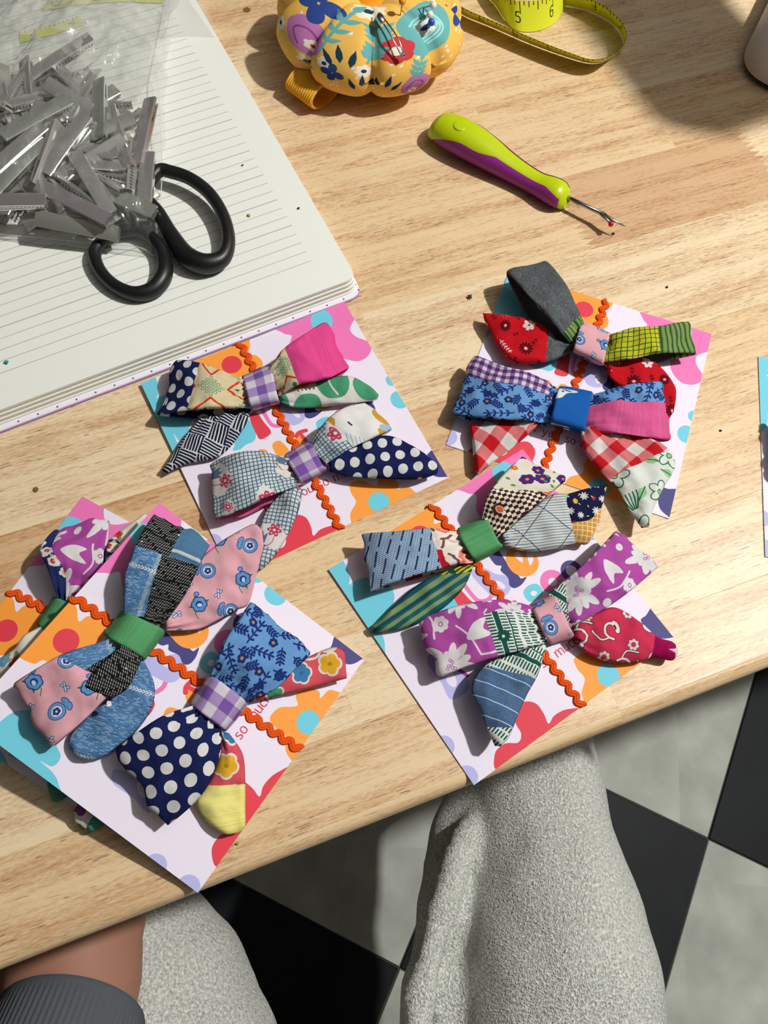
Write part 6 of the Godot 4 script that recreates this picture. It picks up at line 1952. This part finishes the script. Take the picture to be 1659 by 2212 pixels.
func build_pincushion():
	var c := Vector3(-0.0435, TABLE, -0.479)
	var o := thing("pincushion", "pumpkin shaped yellow floral pincushion stuck with pins", "pincushion", c)
	var rings := 40
	var around := 96
	var g := []
	for j in rings + 1:
		var t := PI * j / rings
		var row := []
		for i in around:
			var a := TAU * i / around
			var seam := absf(sin((a - 1.45) * 4.0))
			var lobe := 1.0 - 0.15 * pow(1.0 - seam, 3.0) * pow(sin(t), 0.6)
			var r := 0.0605 * pow(sin(t), 0.72) * lobe
			var y := 0.0245 + 0.0245 * cos(t) * (0.88 + 0.12 * lobe)
			if t < PI * 0.5:
				y -= 0.012 * exp(-pow(r / 0.013, 2.0)) + 0.006 * pow(1.0 - seam, 4.0) * sin(t)
				y -= 0.0012 * exp(-pow((t - 1.46) / 0.05, 2.0))
			row.append(c + Vector3(cos(a) * r, maxf(y, 0.0004), sin(a) * r * 0.94))
		g.append(row)
	var st := st_new()
	for j in rings:
		for i in around:
			var m := (i + 1) % around
			var q := [g[j][i], g[j][m], g[j + 1][m], g[j + 1][i]]
			var uv := []
			for k in [[j, i], [j, i + 1], [j + 1, i + 1], [j + 1, i]]:
				uv.append(Vector2(0.5, 0.5) + Vector2.from_angle(TAU * k[1] / around) * (float(k[0]) / rings) * 0.9)
			tri(st, q[0], q[1], q[2], uv[0], uv[1], uv[2])
			tri(st, q[0], q[2], q[3], uv[0], uv[2], uv[3])
	part("cushion", done(st), M.cushion_print, o)
	for i in 8:
		var a := 1.45 + PI * i / 4
		st = st_new()
		var pts := []
		for k in 11:
			var t := lerpf(0.35, 2.6, k / 10.0)
			var lobe := 1.0 - 0.15 * pow(sin(t), 0.6)
			var r := 0.0605 * pow(sin(t), 0.72) * lobe
			pts.append(c + Vector3(cos(a) * r, maxf(0.0245 + 0.0245 * cos(t) * (0.88 + 0.12 * lobe) - 0.006 * sin(t) * (1.0 if t < PI * 0.5 else 0.0) + 0.0002, 0.001), sin(a) * r * 0.94))
		add_tube(st, pts, 0.0007, 5)
		part("seam_thread", done(st), M.dark_thread, o)
	st = st_new()
	add_tube(st, [c + Vector3(0, 0.034, 0), c + Vector3(0, 0.0385, 0), c + Vector3(0, 0.041, 0), c + Vector3(0, 0.0418, 0)], [0.010, 0.0105, 0.009, 0.004], 20)
	part("button", done(st), M.amber, o)
	# wrist strap: a loop of ribbed elastic at the near left side
	st = st_new()
	var fc := Vector3(-0.0653, 0.7486, -0.4316)
	var bc := Vector3(-0.0836, 0.7486, -0.4453)
	var ax := bc - fc
	ax.y = 0
	var ux := ax.normalized().cross(Vector3.UP)
	st.set_smooth_group(-1)
	var hoop := []
	for i in 49:
		var a := TAU * i / 48
		hoop.append(ux * cos(a) * 0.0135 * (1.0 + 0.12 * sin(a)) + Vector3(0, sin(a) * 0.0082, 0))
	for i in 48:
		for k in 26:
			var u0 := k / 26.0
			var u1 := (k + 1) / 26.0
			var r0 := 1.0 + 0.07 * (k % 2)
			var r1 := 1.0 + 0.07 * ((k + 1) % 2)
			quad(st, fc + ax * u0 + hoop[i] * r0, fc + ax * u1 + hoop[i] * r1, fc + ax * u1 + hoop[i + 1] * r1, fc + ax * u0 + hoop[i + 1] * r0)
			quad(st, fc + ax * u0 + hoop[i] * 0.93, fc + ax * u0 + hoop[i + 1] * 0.93, fc + ax * u1 + hoop[i + 1] * 0.93, fc + ax * u1 + hoop[i] * 0.93)
		quad(st, fc + hoop[i] * 0.93, fc + hoop[i], fc + hoop[i + 1], fc + hoop[i + 1] * 0.93)
	part("wrist_strap", done(st), M.yellow_elastic, o)
	pin("pearl headed pin in the teal rose, the upper one", Vector3(-0.0045, 0.793, -0.4615), Vector3(-0.0165, 0.784, -0.4674), M.pearl)
	pin("pearl headed pin in the teal rose, just below the other pearl", Vector3(-0.0058, 0.791, -0.4559), Vector3(-0.012, 0.784, -0.4734), M.pearl)
	pin("blue headed pin in the middle of the teal rose", Vector3(-0.0044, 0.787, -0.455), Vector3(-0.0064, 0.781, -0.4701), M.blue_bead)
	pin("pin with an amber head by the button of the pincushion", Vector3(-0.0228, 0.796, -0.4577), Vector3(-0.0235, 0.784, -0.458), M.amber)
	safety_pin()


func pin(label: String, head: Vector3, tip: Vector3, mat: Material):
	var o := thing("pin", label, "pin", tip, "")
	var st := st_new()
	add_tube(st, [head, tip], 0.0004, 6)
	part("shaft", done(st), M.steel, o)
	var s := SphereMesh.new()
	s.radius = 0.0021
	s.height = 0.0042
	var h := part("head", s, mat, o)
	h.position = head - tip


func safety_pin():
	var o := thing("safety_pin", "steel safety pin lying on the pincushion across the red flower", "safety pin", Vector3(-0.0266, 0.784, -0.4463))
	var st := st_new()
	add_tube(st, smooth_path([Vector3(-0.0347, 0.79, -0.449), Vector3(-0.0274, 0.789, -0.4375), Vector3(-0.0203, 0.782, -0.4315), Vector3(-0.0191, 0.781, -0.431), Vector3(-0.0186, 0.782, -0.431), Vector3(-0.0232, 0.788, -0.4375), Vector3(-0.0338, 0.791, -0.4502)], 4), 0.0005, 6)
	part("wire", done(st), M.steel, o)
	st = st_new()
	add_tube(st, [Vector3(-0.0357, 0.791, -0.4523), Vector3(-0.0348, 0.791, -0.4492), Vector3(-0.033, 0.7905, -0.4453)], [0.0012, 0.0024, 0.0014], 10, false, 0.5)
	part("clasp", done(st), M.steel, o)
	st = st_new()
	add_tube(st, smooth_path([Vector3(-0.0198, 0.782, -0.4324), Vector3(-0.0187, 0.782, -0.4322), Vector3(-0.0183, 0.781, -0.4316), Vector3(-0.0193, 0.781, -0.4308), Vector3(-0.0201, 0.7815, -0.4314)], 4, true), 0.0006, 6, true)
	part("coil", done(st), M.steel, o)


func build_tape():
	var o := thing("tape_measure", "yellow tape measure curling on edge beside the pincushion", "tape measure", Vector3(0.0737, 0.74, -0.5264))
	for s in [[Vector3(0.0123, 0.741, -0.56), Vector3(0.0083, 0.755, -0.5677), Vector3(0.0337, 0.7405, -0.5473), Vector3(0.0301, 0.756, -0.5523), Vector3(0.0487, 0.7405, -0.5232), Vector3(0.0439, 0.756, -0.5296), Vector3(0.0617, 0.7405, -0.5197), Vector3(0.0569, 0.756, -0.528), Vector3(0.076, 0.7405, -0.5276), Vector3(0.0716, 0.756, -0.5342), Vector3(0.0854, 0.7405, -0.5461), Vector3(0.0817, 0.756, -0.5538), Vector3(0.0908, 0.7405, -0.5713), Vector3(0.0883, 0.756, -0.5797)],
			[Vector3(0.0754, 0.741, -0.5491), Vector3(0.0721, 0.755, -0.5505), Vector3(0.0885, 0.741, -0.5493), Vector3(0.0847, 0.7545, -0.5474), Vector3(0.1016, 0.741, -0.5471), Vector3(0.0978, 0.754, -0.5404), Vector3(0.1164, 0.741, -0.5391), Vector3(0.1111, 0.754, -0.5323), Vector3(0.1252, 0.741, -0.5272), Vector3(0.1218, 0.754, -0.5185), Vector3(0.1262, 0.741, -0.5147), Vector3(0.1235, 0.754, -0.5035), Vector3(0.1178, 0.741, -0.5025), Vector3(0.1151, 0.754, -0.489), Vector3(0.1052, 0.741, -0.4961), Vector3(0.1018, 0.753, -0.4836), Vector3(0.0861, 0.741, -0.5), Vector3(0.0833, 0.753, -0.4887), Vector3(0.062, 0.741, -0.5086), Vector3(0.0599, 0.753, -0.4982), Vector3(0.0375, 0.741, -0.5196), Vector3(0.036, 0.753, -0.5091), Vector3(0.0177, 0.741, -0.528), Vector3(0.0167, 0.753, -0.5178), Vector3(0.0023, 0.741, -0.539), Vector3(0.0017, 0.753, -0.5288)]]:
		var n: int = s.size() / 2
		var low := []
		var high := []
		for i in n:
			low.append(s[i * 2])
			high.append(s[i * 2 + 1])
		low = smooth_path(low, 12)
		high = smooth_path(high, 12)
		var st := st_new()
		# the 5 of the first run stands near its middle
		var v := -0.060
		var arc := []
		for i in low.size():
			if i > 0:
				v += low[i].distance_to(low[i - 1]) * 0.5 + high[i].distance_to(high[i - 1]) * 0.5
			arc.append(v)
		var zero: float = arc[low.size() / 2]
		for i in low.size() - 1:
			var va: float = ((arc[i] - zero) / 0.0254 + 5.2) / 12.0
			var vb: float = ((arc[i + 1] - zero) / 0.0254 + 5.2) / 12.0
			tri(st, high[i], high[i + 1], low[i + 1], Vector2(0, va), Vector2(0, vb), Vector2(1, vb))
			tri(st, high[i], low[i + 1], low[i], Vector2(0, va), Vector2(1, vb), Vector2(1, va))
			var t: Vector3 = (low[i + 1] - low[i]).cross(high[i] - low[i]).normalized() * 0.0003
			tri(st, high[i] - t, low[i + 1] - t, high[i + 1] - t, Vector2(0, va), Vector2(1, vb), Vector2(0, vb))
			tri(st, high[i] - t, low[i] - t, low[i + 1] - t, Vector2(0, va), Vector2(1, va), Vector2(1, vb))
		part("tape", done(st), M.tape_print, o)
	o = thing("tape_measure", "yellow tape measure strip seen through the upper part of the clear bag", "tape measure", Vector3(-0.2488, 0.751, -0.4563))
	for s in [[Vector3(-0.262, 0.7515, -0.4428), Vector3(-0.2656, 0.7515, -0.4522), Vector3(-0.2447, 0.7515, -0.4527), Vector3(-0.248, 0.7515, -0.4615), Vector3(-0.2276, 0.7515, -0.4648), Vector3(-0.2317, 0.7515, -0.473)], [Vector3(-0.2562, 0.7515, -0.4734), Vector3(-0.2552, 0.7515, -0.4811), Vector3(-0.2351, 0.7515, -0.4829), Vector3(-0.2357, 0.7515, -0.4934), Vector3(-0.2101, 0.7515, -0.49), Vector3(-0.2105, 0.7515, -0.5006), Vector3(-0.1819, 0.7515, -0.4931), Vector3(-0.182, 0.7515, -0.5037)]]:
		var st := st_new()
		var v := 0.3
		for i in s.size() / 2 - 1:
			var l: float = s[i * 2].distance_to(s[i * 2 + 2]) / 0.305
			tri(st, s[i * 2 + 1], s[i * 2 + 3], s[i * 2 + 2], Vector2(0, v), Vector2(0, v + l), Vector2(1, v + l))
			tri(st, s[i * 2 + 1], s[i * 2 + 2], s[i * 2], Vector2(0, v), Vector2(1, v + l), Vector2(1, v))
			v += l
		part("tape", done(st), M.tape_print, o)


func build_ripper():
	var tail_end := Vector3(0.0028, 0.749, -0.4177)
	var nose := Vector3(0.0896, 0.749, -0.369)
	var o := thing("seam_ripper", "lime green and purple seam ripper lying above the right card", "seam ripper", tail_end.lerp(nose, 0.5) - Vector3(0, 0.009, 0))
	var x := (nose - tail_end).normalized()
	var z := x.cross(Vector3.UP).normalized()
	var y := Vector3.UP
	var length := tail_end.distance_to(nose)
	var prof := [[0.0, 0.004], [0.02, 0.0075], [0.06, 0.0101], [0.13, 0.0114], [0.25, 0.0117], [0.38, 0.0108], [0.52, 0.0091], [0.66, 0.0077], [0.78, 0.0073], [0.87, 0.0083], [0.93, 0.0084], [0.975, 0.0068], [1.0, 0.004]]
	var at := func(f: float) -> float:
		for i in prof.size() - 1:
			if f <= prof[i + 1][0]:
				var a: float = prof[maxi(i - 1, 0)][1]
				return cubic_interpolate(prof[i][1], prof[i + 1][1], a, prof[mini(i + 2, prof.size() - 1)][1], (f - prof[i][0]) / (prof[i + 1][0] - prof[i][0]))
		return 0.004
	var around := 40
	# how far the purple grip reaches up each flank (angle from the side), along the handle
	var reach := func(f: float) -> float:
		if f < 0.045 or f > 0.965:
			return 0.0
		return (0.62 * sin(PI * clampf((f - 0.045) / 0.5, 0, 0.5)) + 0.45 * smoothstep(0.35, 0.62, f) - 0.42 * smoothstep(0.74, 0.97, f)) * smoothstep(0.045, 0.09, f)
	for which in 2:
		var st := st_new()
		for i in 110:
			for k in around:
				var p := []
				for q in [[i, k], [i + 1, k], [i + 1, k + 1], [i, k + 1]]:
					var f: float = q[0] / 110.0
					var a: float = TAU * q[1] / around
					if which == 1:
						# two flanks: the first half of the angles on the near side, the second on the far side
						var sgn := 1.0 if k < around / 2 else -1.0
						var m: float = (q[1] - (0 if sgn > 0 else around / 2)) / float(around / 2) * 2.0 - 1.0
						var rr: float = reach.call(f) * (1.0 if sgn > 0 else 0.9)
						a = (0.0 if sgn > 0 else PI) + m * 1.3 * clampf(rr * 1.15, 0.0, 1.0) - sgn * 0.35
					var r: float = at.call(f) + (0.00025 if which == 1 else 0.0)
					p.append(tail_end + x * length * f + z * cos(a) * r + y * sin(a) * r * 0.8 + y * (r * 0.8 - 0.0085))
				quad(st, p[0], p[3], p[2], p[1])
		part("handle" if which == 0 else "soft_grip", done(st), M.lime_plastic if which == 0 else M.purple_grip, o)
	var st := st_new()
	var bc := tail_end + x * length * 0.2 + y * (0.0116 * 1.6 - 0.009) + x * 0.0006
	add_tube(st, [bc - y * 0.0004 + z * 0.0005, bc + y * 0.0002 + z * 0.0005, bc + y * 0.0005 + z * 0.0005], [0.0052, 0.005, 0.0044], 24)
	part("thumb_button", done(st), M.lime_plastic, o)
	st = st_new()
	var root := nose + Vector3(0, -0.001, 0)
	add_tube(st, [root - x * 0.004, Vector3(0.1106, 0.749, -0.3588)], [0.0014, 0.0013], 10)
	add_tube(st, [Vector3(0.1094, 0.749, -0.3596), Vector3(0.1148, 0.749, -0.3557), Vector3(0.1236, 0.7485, -0.352)], [0.0014, 0.0011, 0.0002], 8)
	add_tube(st, [Vector3(0.1094, 0.749, -0.3588), Vector3(0.1124, 0.7486, -0.3557), Vector3(0.1148, 0.748, -0.353)], [0.0013, 0.0009, 0.0006], 8)
	part("fork", done(st), M.steel, o)
	var s := SphereMesh.new()
	s.radius = 0.0016
	s.height = 0.0032
	var b := part("ball_tip", s, M.red_bead, o)
	b.position = Vector3(0.1151, 0.748, -0.3531) - o.position


func build_machine():
	# a white machine at the back right; only the near left corner of its base is in the frame, its arm shades the wood before it
	var p := Vector3(0.2123, 0.74, -0.5303)
	var dx := Vector3(0.93, 0, 0.36)
	var dz := Vector3(-0.36, 0, 0.93)
	var o := thing("sewing_machine", "white rounded plastic machine base at the back right of the table", "sewing machine", p + dx * 0.1)
	var outline := func(inset: float) -> PackedVector2Array:
		var q := []
		for v in [[inset, 0.035 - inset], [inset, -0.30 + inset], [0.36 - inset, -0.30 + inset], [0.36 - inset, 0.035 - inset]]:
			var w: Vector3 = p + dx * v[0] + dz * v[1]
			q.append(Vector2(w.x, w.z))
		return round_outline(q, [0.03, 0.03, 0.03, 0.03], 12)
	var st := st_new()
	add_slab(st, outline.call(0.004), TABLE, TABLE + 0.004)
	part("foot_pad", done(st), M.black_grip, o)
	st = st_new()
	st.set_smooth_group(0)
	var prof := [[0.0, 0.004], [0.0, 0.012], [0.0015, 0.019], [0.005, 0.025], [0.011, 0.0295], [0.019, 0.0315], [0.028, 0.032]]
	for i in prof.size() - 1:
		var lo: PackedVector2Array = outline.call(prof[i][0])
		var hi: PackedVector2Array = outline.call(prof[i + 1][0])
		for k in lo.size():
			var m := (k + 1) % lo.size()
			var y0: float = TABLE + prof[i][1]
			var y1: float = TABLE + prof[i + 1][1]
			quad(st, Vector3(lo[k].x, y0, lo[k].y), Vector3(lo[m].x, y0, lo[m].y), Vector3(hi[m].x, y1, hi[m].y), Vector3(hi[k].x, y1, hi[k].y))
	add_slab(st, outline.call(0.028), TABLE + 0.028, TABLE + 0.032)
	part("base", done(st), M.white_plastic, o)
	st = st_new()
	var d := Vector3(0.52, 0, 0.85).normalized()
	var side := d.cross(Vector3.UP)
	var c := Vector3(0.298, TABLE + 0.30, -0.56)
	add_box(st, c - d * 0.08, d * 0.20, Vector3(0, 0.03, 0), side * 0.036, 0.012)
	part("arm", done(st), M.white_plastic, o)
	st = st_new()
	add_box(st, c - d * 0.25 + Vector3(0, -0.149, 0), d * 0.035, Vector3(0, 0.149, 0), side * 0.036, 0.01)
	part("column", done(st), M.white_plastic, o)


func build_scraps():
	var spots := [["navy_lint", Vector3(0.0351, 0.741, -0.2943), 3.2, "small blue ball of lint left of the grey chambray bow"], ["navy_lint", Vector3(0.1505, 0.7404, -0.3178), 1.4, "tiny blue fibre on the wood above the yellow check loop"], ["navy_lint", Vector3(0.1189, 0.7405, -0.3529), 1.8, "grey blue thread snip under the seam ripper fork"], ["teal_lint", Vector3(-0.2054, 0.7513, -0.2121), 2.2, "teal thread snip at the left edge of the notebook page"], ["navy_lint", Vector3(-0.1068, 0.7511, -0.3635), 1.0, "dark speck near the right end of a page rule"], ["navy_lint", Vector3(-0.0692, 0.7511, -0.3358), 1.2, "navy speck close to the right margin of the page"], ["olive_lint", Vector3(-0.097, 0.7511, -0.3266), 2.0, "olive thread curl on the page beside the scissors"], ["navy_lint", Vector3(0.177, 0.7404, -0.2255), 0.9, "dark speck on the wood right of the red gingham bow"], ["olive_lint", Vector3(-0.0472, 0.7405, 0.0063), 1.2, "yellow thread snip at the edge of the leaning card"], ["white_thread", Vector3(-0.1042, 0.778, -0.0415), 2.4, "loose white thread end on the black tweed strap"]]
	rng.seed = 21
	for s in spots:
		org = s[1]
		var st := st_new()
		var pts := []
		for i in 14:
			pts.append(org + Vector3(rng.randf_range(-1, 1), rng.randf_range(0, 0.6), rng.randf_range(-1, 1)) * s[2] * 0.0004)
		add_tube(st, smooth_path(pts, 4), 0.00034, 5)
		tag(part("thread_scrap", done(st), M[s[0]]), s[3], "thread")
	# the stitched white thread on the polka dot loop, and a knot hole plug in the wood
	for k in [[Vector3(-0.1767, 0.74, -0.1469), "small dark pin knot in the pale stave left of the cards", 0.0015], [Vector3(-0.1305, 0.74, -0.5108), "dark knot in the wood between the notebook and the pincushion", 0.0026]]:
		org = k[0]
		var st := st_new()
		add_tube(st, [org + Vector3(0, 0.0001, 0), org + Vector3(0, 0.00022, 0)], [k[2], k[2] * 0.7], 12)
		tag(part("wood_knot", done(st), M.leg_wood_dark), k[1], "knot")


# ---------------------------------------------------------------- the seated person: legs only come into view

func capsule(p: Vector3, a: Vector3, b: Vector3, ra: float, rb: float) -> float:
	var ab := b - a
	var t := clampf((p - a).dot(ab) / ab.length_squared(), 0.0, 1.0)
	return p.distance_to(a + ab * t) - lerpf(ra, rb, t)


func surface(bones: Array, cell: float, blend: float, wave: float) -> ArrayMesh:
	# signed distance of all bones on a grid, meshed with one vertex per crossed cell
	var lo := Vector3.ONE * 99.0
	var hi := -lo
	for b in bones:
		for k in 2:
			lo = lo.min(b[k] - Vector3.ONE * (b[2 + k] + cell * 3))
			hi = hi.max(b[k] + Vector3.ONE * (b[2 + k] + cell * 3))
	var n := Vector3i((hi - lo) / cell) + Vector3i.ONE
	var f := PackedFloat32Array()
	f.resize(n.x * n.y * n.z)
	f.fill(1.0)
	var sx := n.y * n.z
	var folds := FastNoiseLite.new()
	folds.seed = 30
	folds.frequency = 9.0
	for b in bones:
		var reach := maxf(b[2], b[3]) + cell * 2.5 + blend
		var l := Vector3i(((b[0].min(b[1]) - Vector3.ONE * reach) - lo) / cell).clamp(Vector3i.ZERO, n - Vector3i.ONE)
		var h := Vector3i(((b[0].max(b[1]) + Vector3.ONE * reach) - lo) / cell).clamp(Vector3i.ZERO, n - Vector3i.ONE)
		for x in range(l.x, h.x + 1):
			for y in range(l.y, h.y + 1):
				for z in range(l.z, h.z + 1):
					var p := lo + Vector3(x, y, z) * cell
					var d := capsule(p, b[0], b[1], b[2], b[3])
					if d > reach:
						continue
					var i := x * sx + y * n.z + z
					var e := f[i]
					var k := maxf(blend - absf(d - e), 0.0) / blend
					f[i] = minf(d, e) - k * k * blend * 0.25
	if wave > 0.0:
		for x in n.x:
			for y in n.y:
				for z in n.z:
					var i := x * sx + y * n.z + z
					if absf(f[i]) < 0.03:
						f[i] += wave * folds.get_noise_3d(lo.x + x * cell, (lo.y + y * cell) * 0.5, (lo.z + z * cell) * 0.7)
	var id := {}
	var pos := []
	var st := st_new()
	var corner := [0, n.z, sx, sx + n.z, 1, n.z + 1, sx + 1, sx + n.z + 1]
	var off := [Vector3(0, 0, 0), Vector3(0, 1, 0), Vector3(1, 0, 0), Vector3(1, 1, 0), Vector3(0, 0, 1), Vector3(0, 1, 1), Vector3(1, 0, 1), Vector3(1, 1, 1)]
	var edges := [[0, 1], [2, 3], [4, 5], [6, 7], [0, 2], [1, 3], [4, 6], [5, 7], [0, 4], [1, 5], [2, 6], [3, 7]]
	for x in n.x - 1:
		for y in n.y - 1:
			for z in n.z - 1:
				var i := x * sx + y * n.z + z
				if absf(f[i]) > cell * 2.2:
					continue
				var sum := Vector3.ZERO
				var m := 0
				for e in edges:
					var a := f[i + corner[e[0]]]
					var b := f[i + corner[e[1]]]
					if (a < 0) != (b < 0):
						sum += off[e[0]].lerp(off[e[1]], a / (a - b))
						m += 1
				if m:
					id[i] = pos.size()
					pos.append(lo + (Vector3(x, y, z) + sum / m) * cell)
	for i in id:
		for k in 3:
			var d: int = [sx, n.z, 1][k]
			var u: int = [n.z, 1, sx][k]
			var v: int = [1, sx, n.z][k]
			var a := f[i]
			var b := f[i + d]
			if (a < 0) == (b < 0) or not (id.has(i - u) and id.has(i - v) and id.has(i - u - v)):
				continue
			var q := [pos[id[i]], pos[id[i - u]], pos[id[i - u - v]], pos[id[i - v]]]
			if a < 0:
				quad(st, q[0], q[3], q[2], q[1])
			else:
				quad(st, q[0], q[1], q[2], q[3])
	return done(st)


func build_person():
	var hip_r := Vector3(0.17, 0.50, 0.46)
	var knee_r := Vector3(0.143, 0.395, -0.12)
	var mid_r := Vector3(0.163, 0.441, 0.031)
	var near_r := Vector3(0.1666, 0.457, 0.079)
	var far_r := Vector3(0.1557, 0.417, -0.039)
	# a slack fold of cloth along the left of the right thigh
	var fold := [Vector3(0.0616, 0.484, 0.0903), Vector3(0.0729, 0.469, 0.0402), Vector3(0.0928, 0.444, -0.0108), Vector3(0.1068, 0.424, -0.0373)]
	var slack := [Vector3(0.0841, 0.442, 0.0945), Vector3(0.0909, 0.427, 0.0414), Vector3(0.1001, 0.402, -0.0116)]
	var ankle_r := Vector3(0.15, 0.08, -0.16)
	var hip_l := Vector3(0.06, 0.50, 0.44)
	var knee_l := Vector3(-0.31, 0.43, -0.03)
	var mid_l := Vector3(-0.142, 0.42, 0.137)
	var calf_l := Vector3(-0.178, 0.53, 0.03)
	var ankle_l := Vector3(-0.156, 0.552, 0.098)
	var heel_l := Vector3(-0.143, 0.602, 0.168)
	var toe_l := Vector3(-0.135, 0.63, 0.27)
	var o := thing("person", "seated person in pale grey fleece trousers and a dark grey ribbed sock, one leg folded", "person", Vector3(0.1, 0, 0.3))
	var body := surface([[hip_r, near_r, 0.078, 0.064], [near_r, far_r, 0.064, 0.046], [far_r, knee_r, 0.046, 0.045], [knee_r, ankle_r, 0.045, 0.036], [ankle_r, Vector3(0.16, 0.04, -0.3), 0.036, 0.03], [hip_l, mid_l, 0.078, 0.07], [mid_l, knee_l, 0.07, 0.052], [knee_l, calf_l, 0.05, 0.052], [calf_l, ankle_l, 0.05, 0.036], [ankle_l, heel_l, 0.036, 0.034], [heel_l, toe_l, 0.034, 0.022], [hip_l, hip_r, 0.09, 0.09], [Vector3(0.115, 0.55, 0.48), Vector3(0.115, 0.62, 0.49), 0.1, 0.09]], 0.011, 0.02, 0.0)
	part("body", body, M.skin, o)
	var trousers := surface([[hip_r, near_r, 0.094, 0.073], [near_r, mid_r, 0.073, 0.065], [mid_r, far_r, 0.065, 0.053], [far_r, knee_r, 0.056, 0.054], [knee_r, Vector3(0.15, 0.14, -0.155), 0.06, 0.055], [Vector3(0.06, 0.52, 0.3), fold[0], 0.016, 0.012], [fold[0], fold[1], 0.012, 0.0108], [fold[1], fold[2], 0.0108, 0.009], [fold[2], fold[3], 0.009, 0.006], [Vector3(0.1, 0.5, 0.36), slack[0], 0.05, 0.031], [slack[0], slack[1], 0.031, 0.031], [slack[1], slack[2], 0.031, 0.029], [slack[2], knee_r, 0.029, 0.04], [hip_l, mid_l, 0.096, 0.086], [mid_l, knee_l, 0.086, 0.068], [hip_l, hip_r, 0.104, 0.104], [Vector3(0.115, 0.55, 0.48), Vector3(0.115, 0.64, 0.49), 0.11, 0.1]], 0.0065, 0.006, 0.008)
	part("trousers", trousers, M.grey_fleece, o)
	# ribbed sock
	var st := st_new()
	var path := smooth_path([Vector3(-0.149, 0.564, 0.110), Vector3(-0.1475, 0.582, 0.134), heel_l, Vector3(-0.137, 0.622, 0.215), toe_l, Vector3(-0.128, 0.645, 0.30)], 10)
	var rows := []
	for i in path.size():
		var t: Vector3 = (path[mini(i + 1, path.size() - 1)] - path[maxi(i - 1, 0)]).normalized()
		var sx := t.cross(Vector3.UP).normalized()
		var sy := sx.cross(t)
		var f := float(i) / (path.size() - 1)
		var r := lerpf(0.0425, 0.046, minf(f * 3.0, 1.0)) - 0.02 * smoothstep(0.55, 1.0, f)
		if i == 0:
			r -= 0.0006
		var row := []
		for k in 320:
			var a := TAU * k / 320
			var rib := 0.0006 * (1.0 if k % 4 < 2 else 0.0) * smoothstep(2.0, 5.0, i)
			row.append(path[i] + (sx * cos(a) + sy * sin(a) * 0.95) * (r + rib))
		rows.append(row)
	for i in path.size() - 1:
		for k in 320:
			var m := (k + 1) % 320
			quad(st, rows[i][k], rows[i][m], rows[i + 1][m], rows[i + 1][k])
	for k in 320:
		tri(st, path[path.size() - 1], rows[path.size() - 1][(k + 1) % 320], rows[path.size() - 1][k])
	part("sock", done(st), M.grey_rib, o)
	# a plain stool under the person, outside the frame
	var s := thing("stool", "wooden stool that the person sits on", "stool", Vector3(0.115, 0, 0.5))
	st = st_new()
	add_tube(st, [Vector3(0.115, 0.345, 0.5), Vector3(0.115, 0.349, 0.5), Vector3(0.115, 0.372, 0.5), Vector3(0.115, 0.378, 0.5)], [0.145, 0.15, 0.15, 0.142], 36)
	part("seat", done(st), M.leg_wood, s)
	for k in 4:
		var d := Vector3(cos(PI * 0.25 + k * PI * 0.5), 0, sin(PI * 0.25 + k * PI * 0.5))
		st = st_new()
		add_tube(st, [Vector3(0.115, 0.35, 0.5) + d * 0.1, Vector3(0.115, 0.0, 0.5) + d * 0.17], [0.017, 0.014], 12)
		part("leg", done(st), M.leg_wood, s)
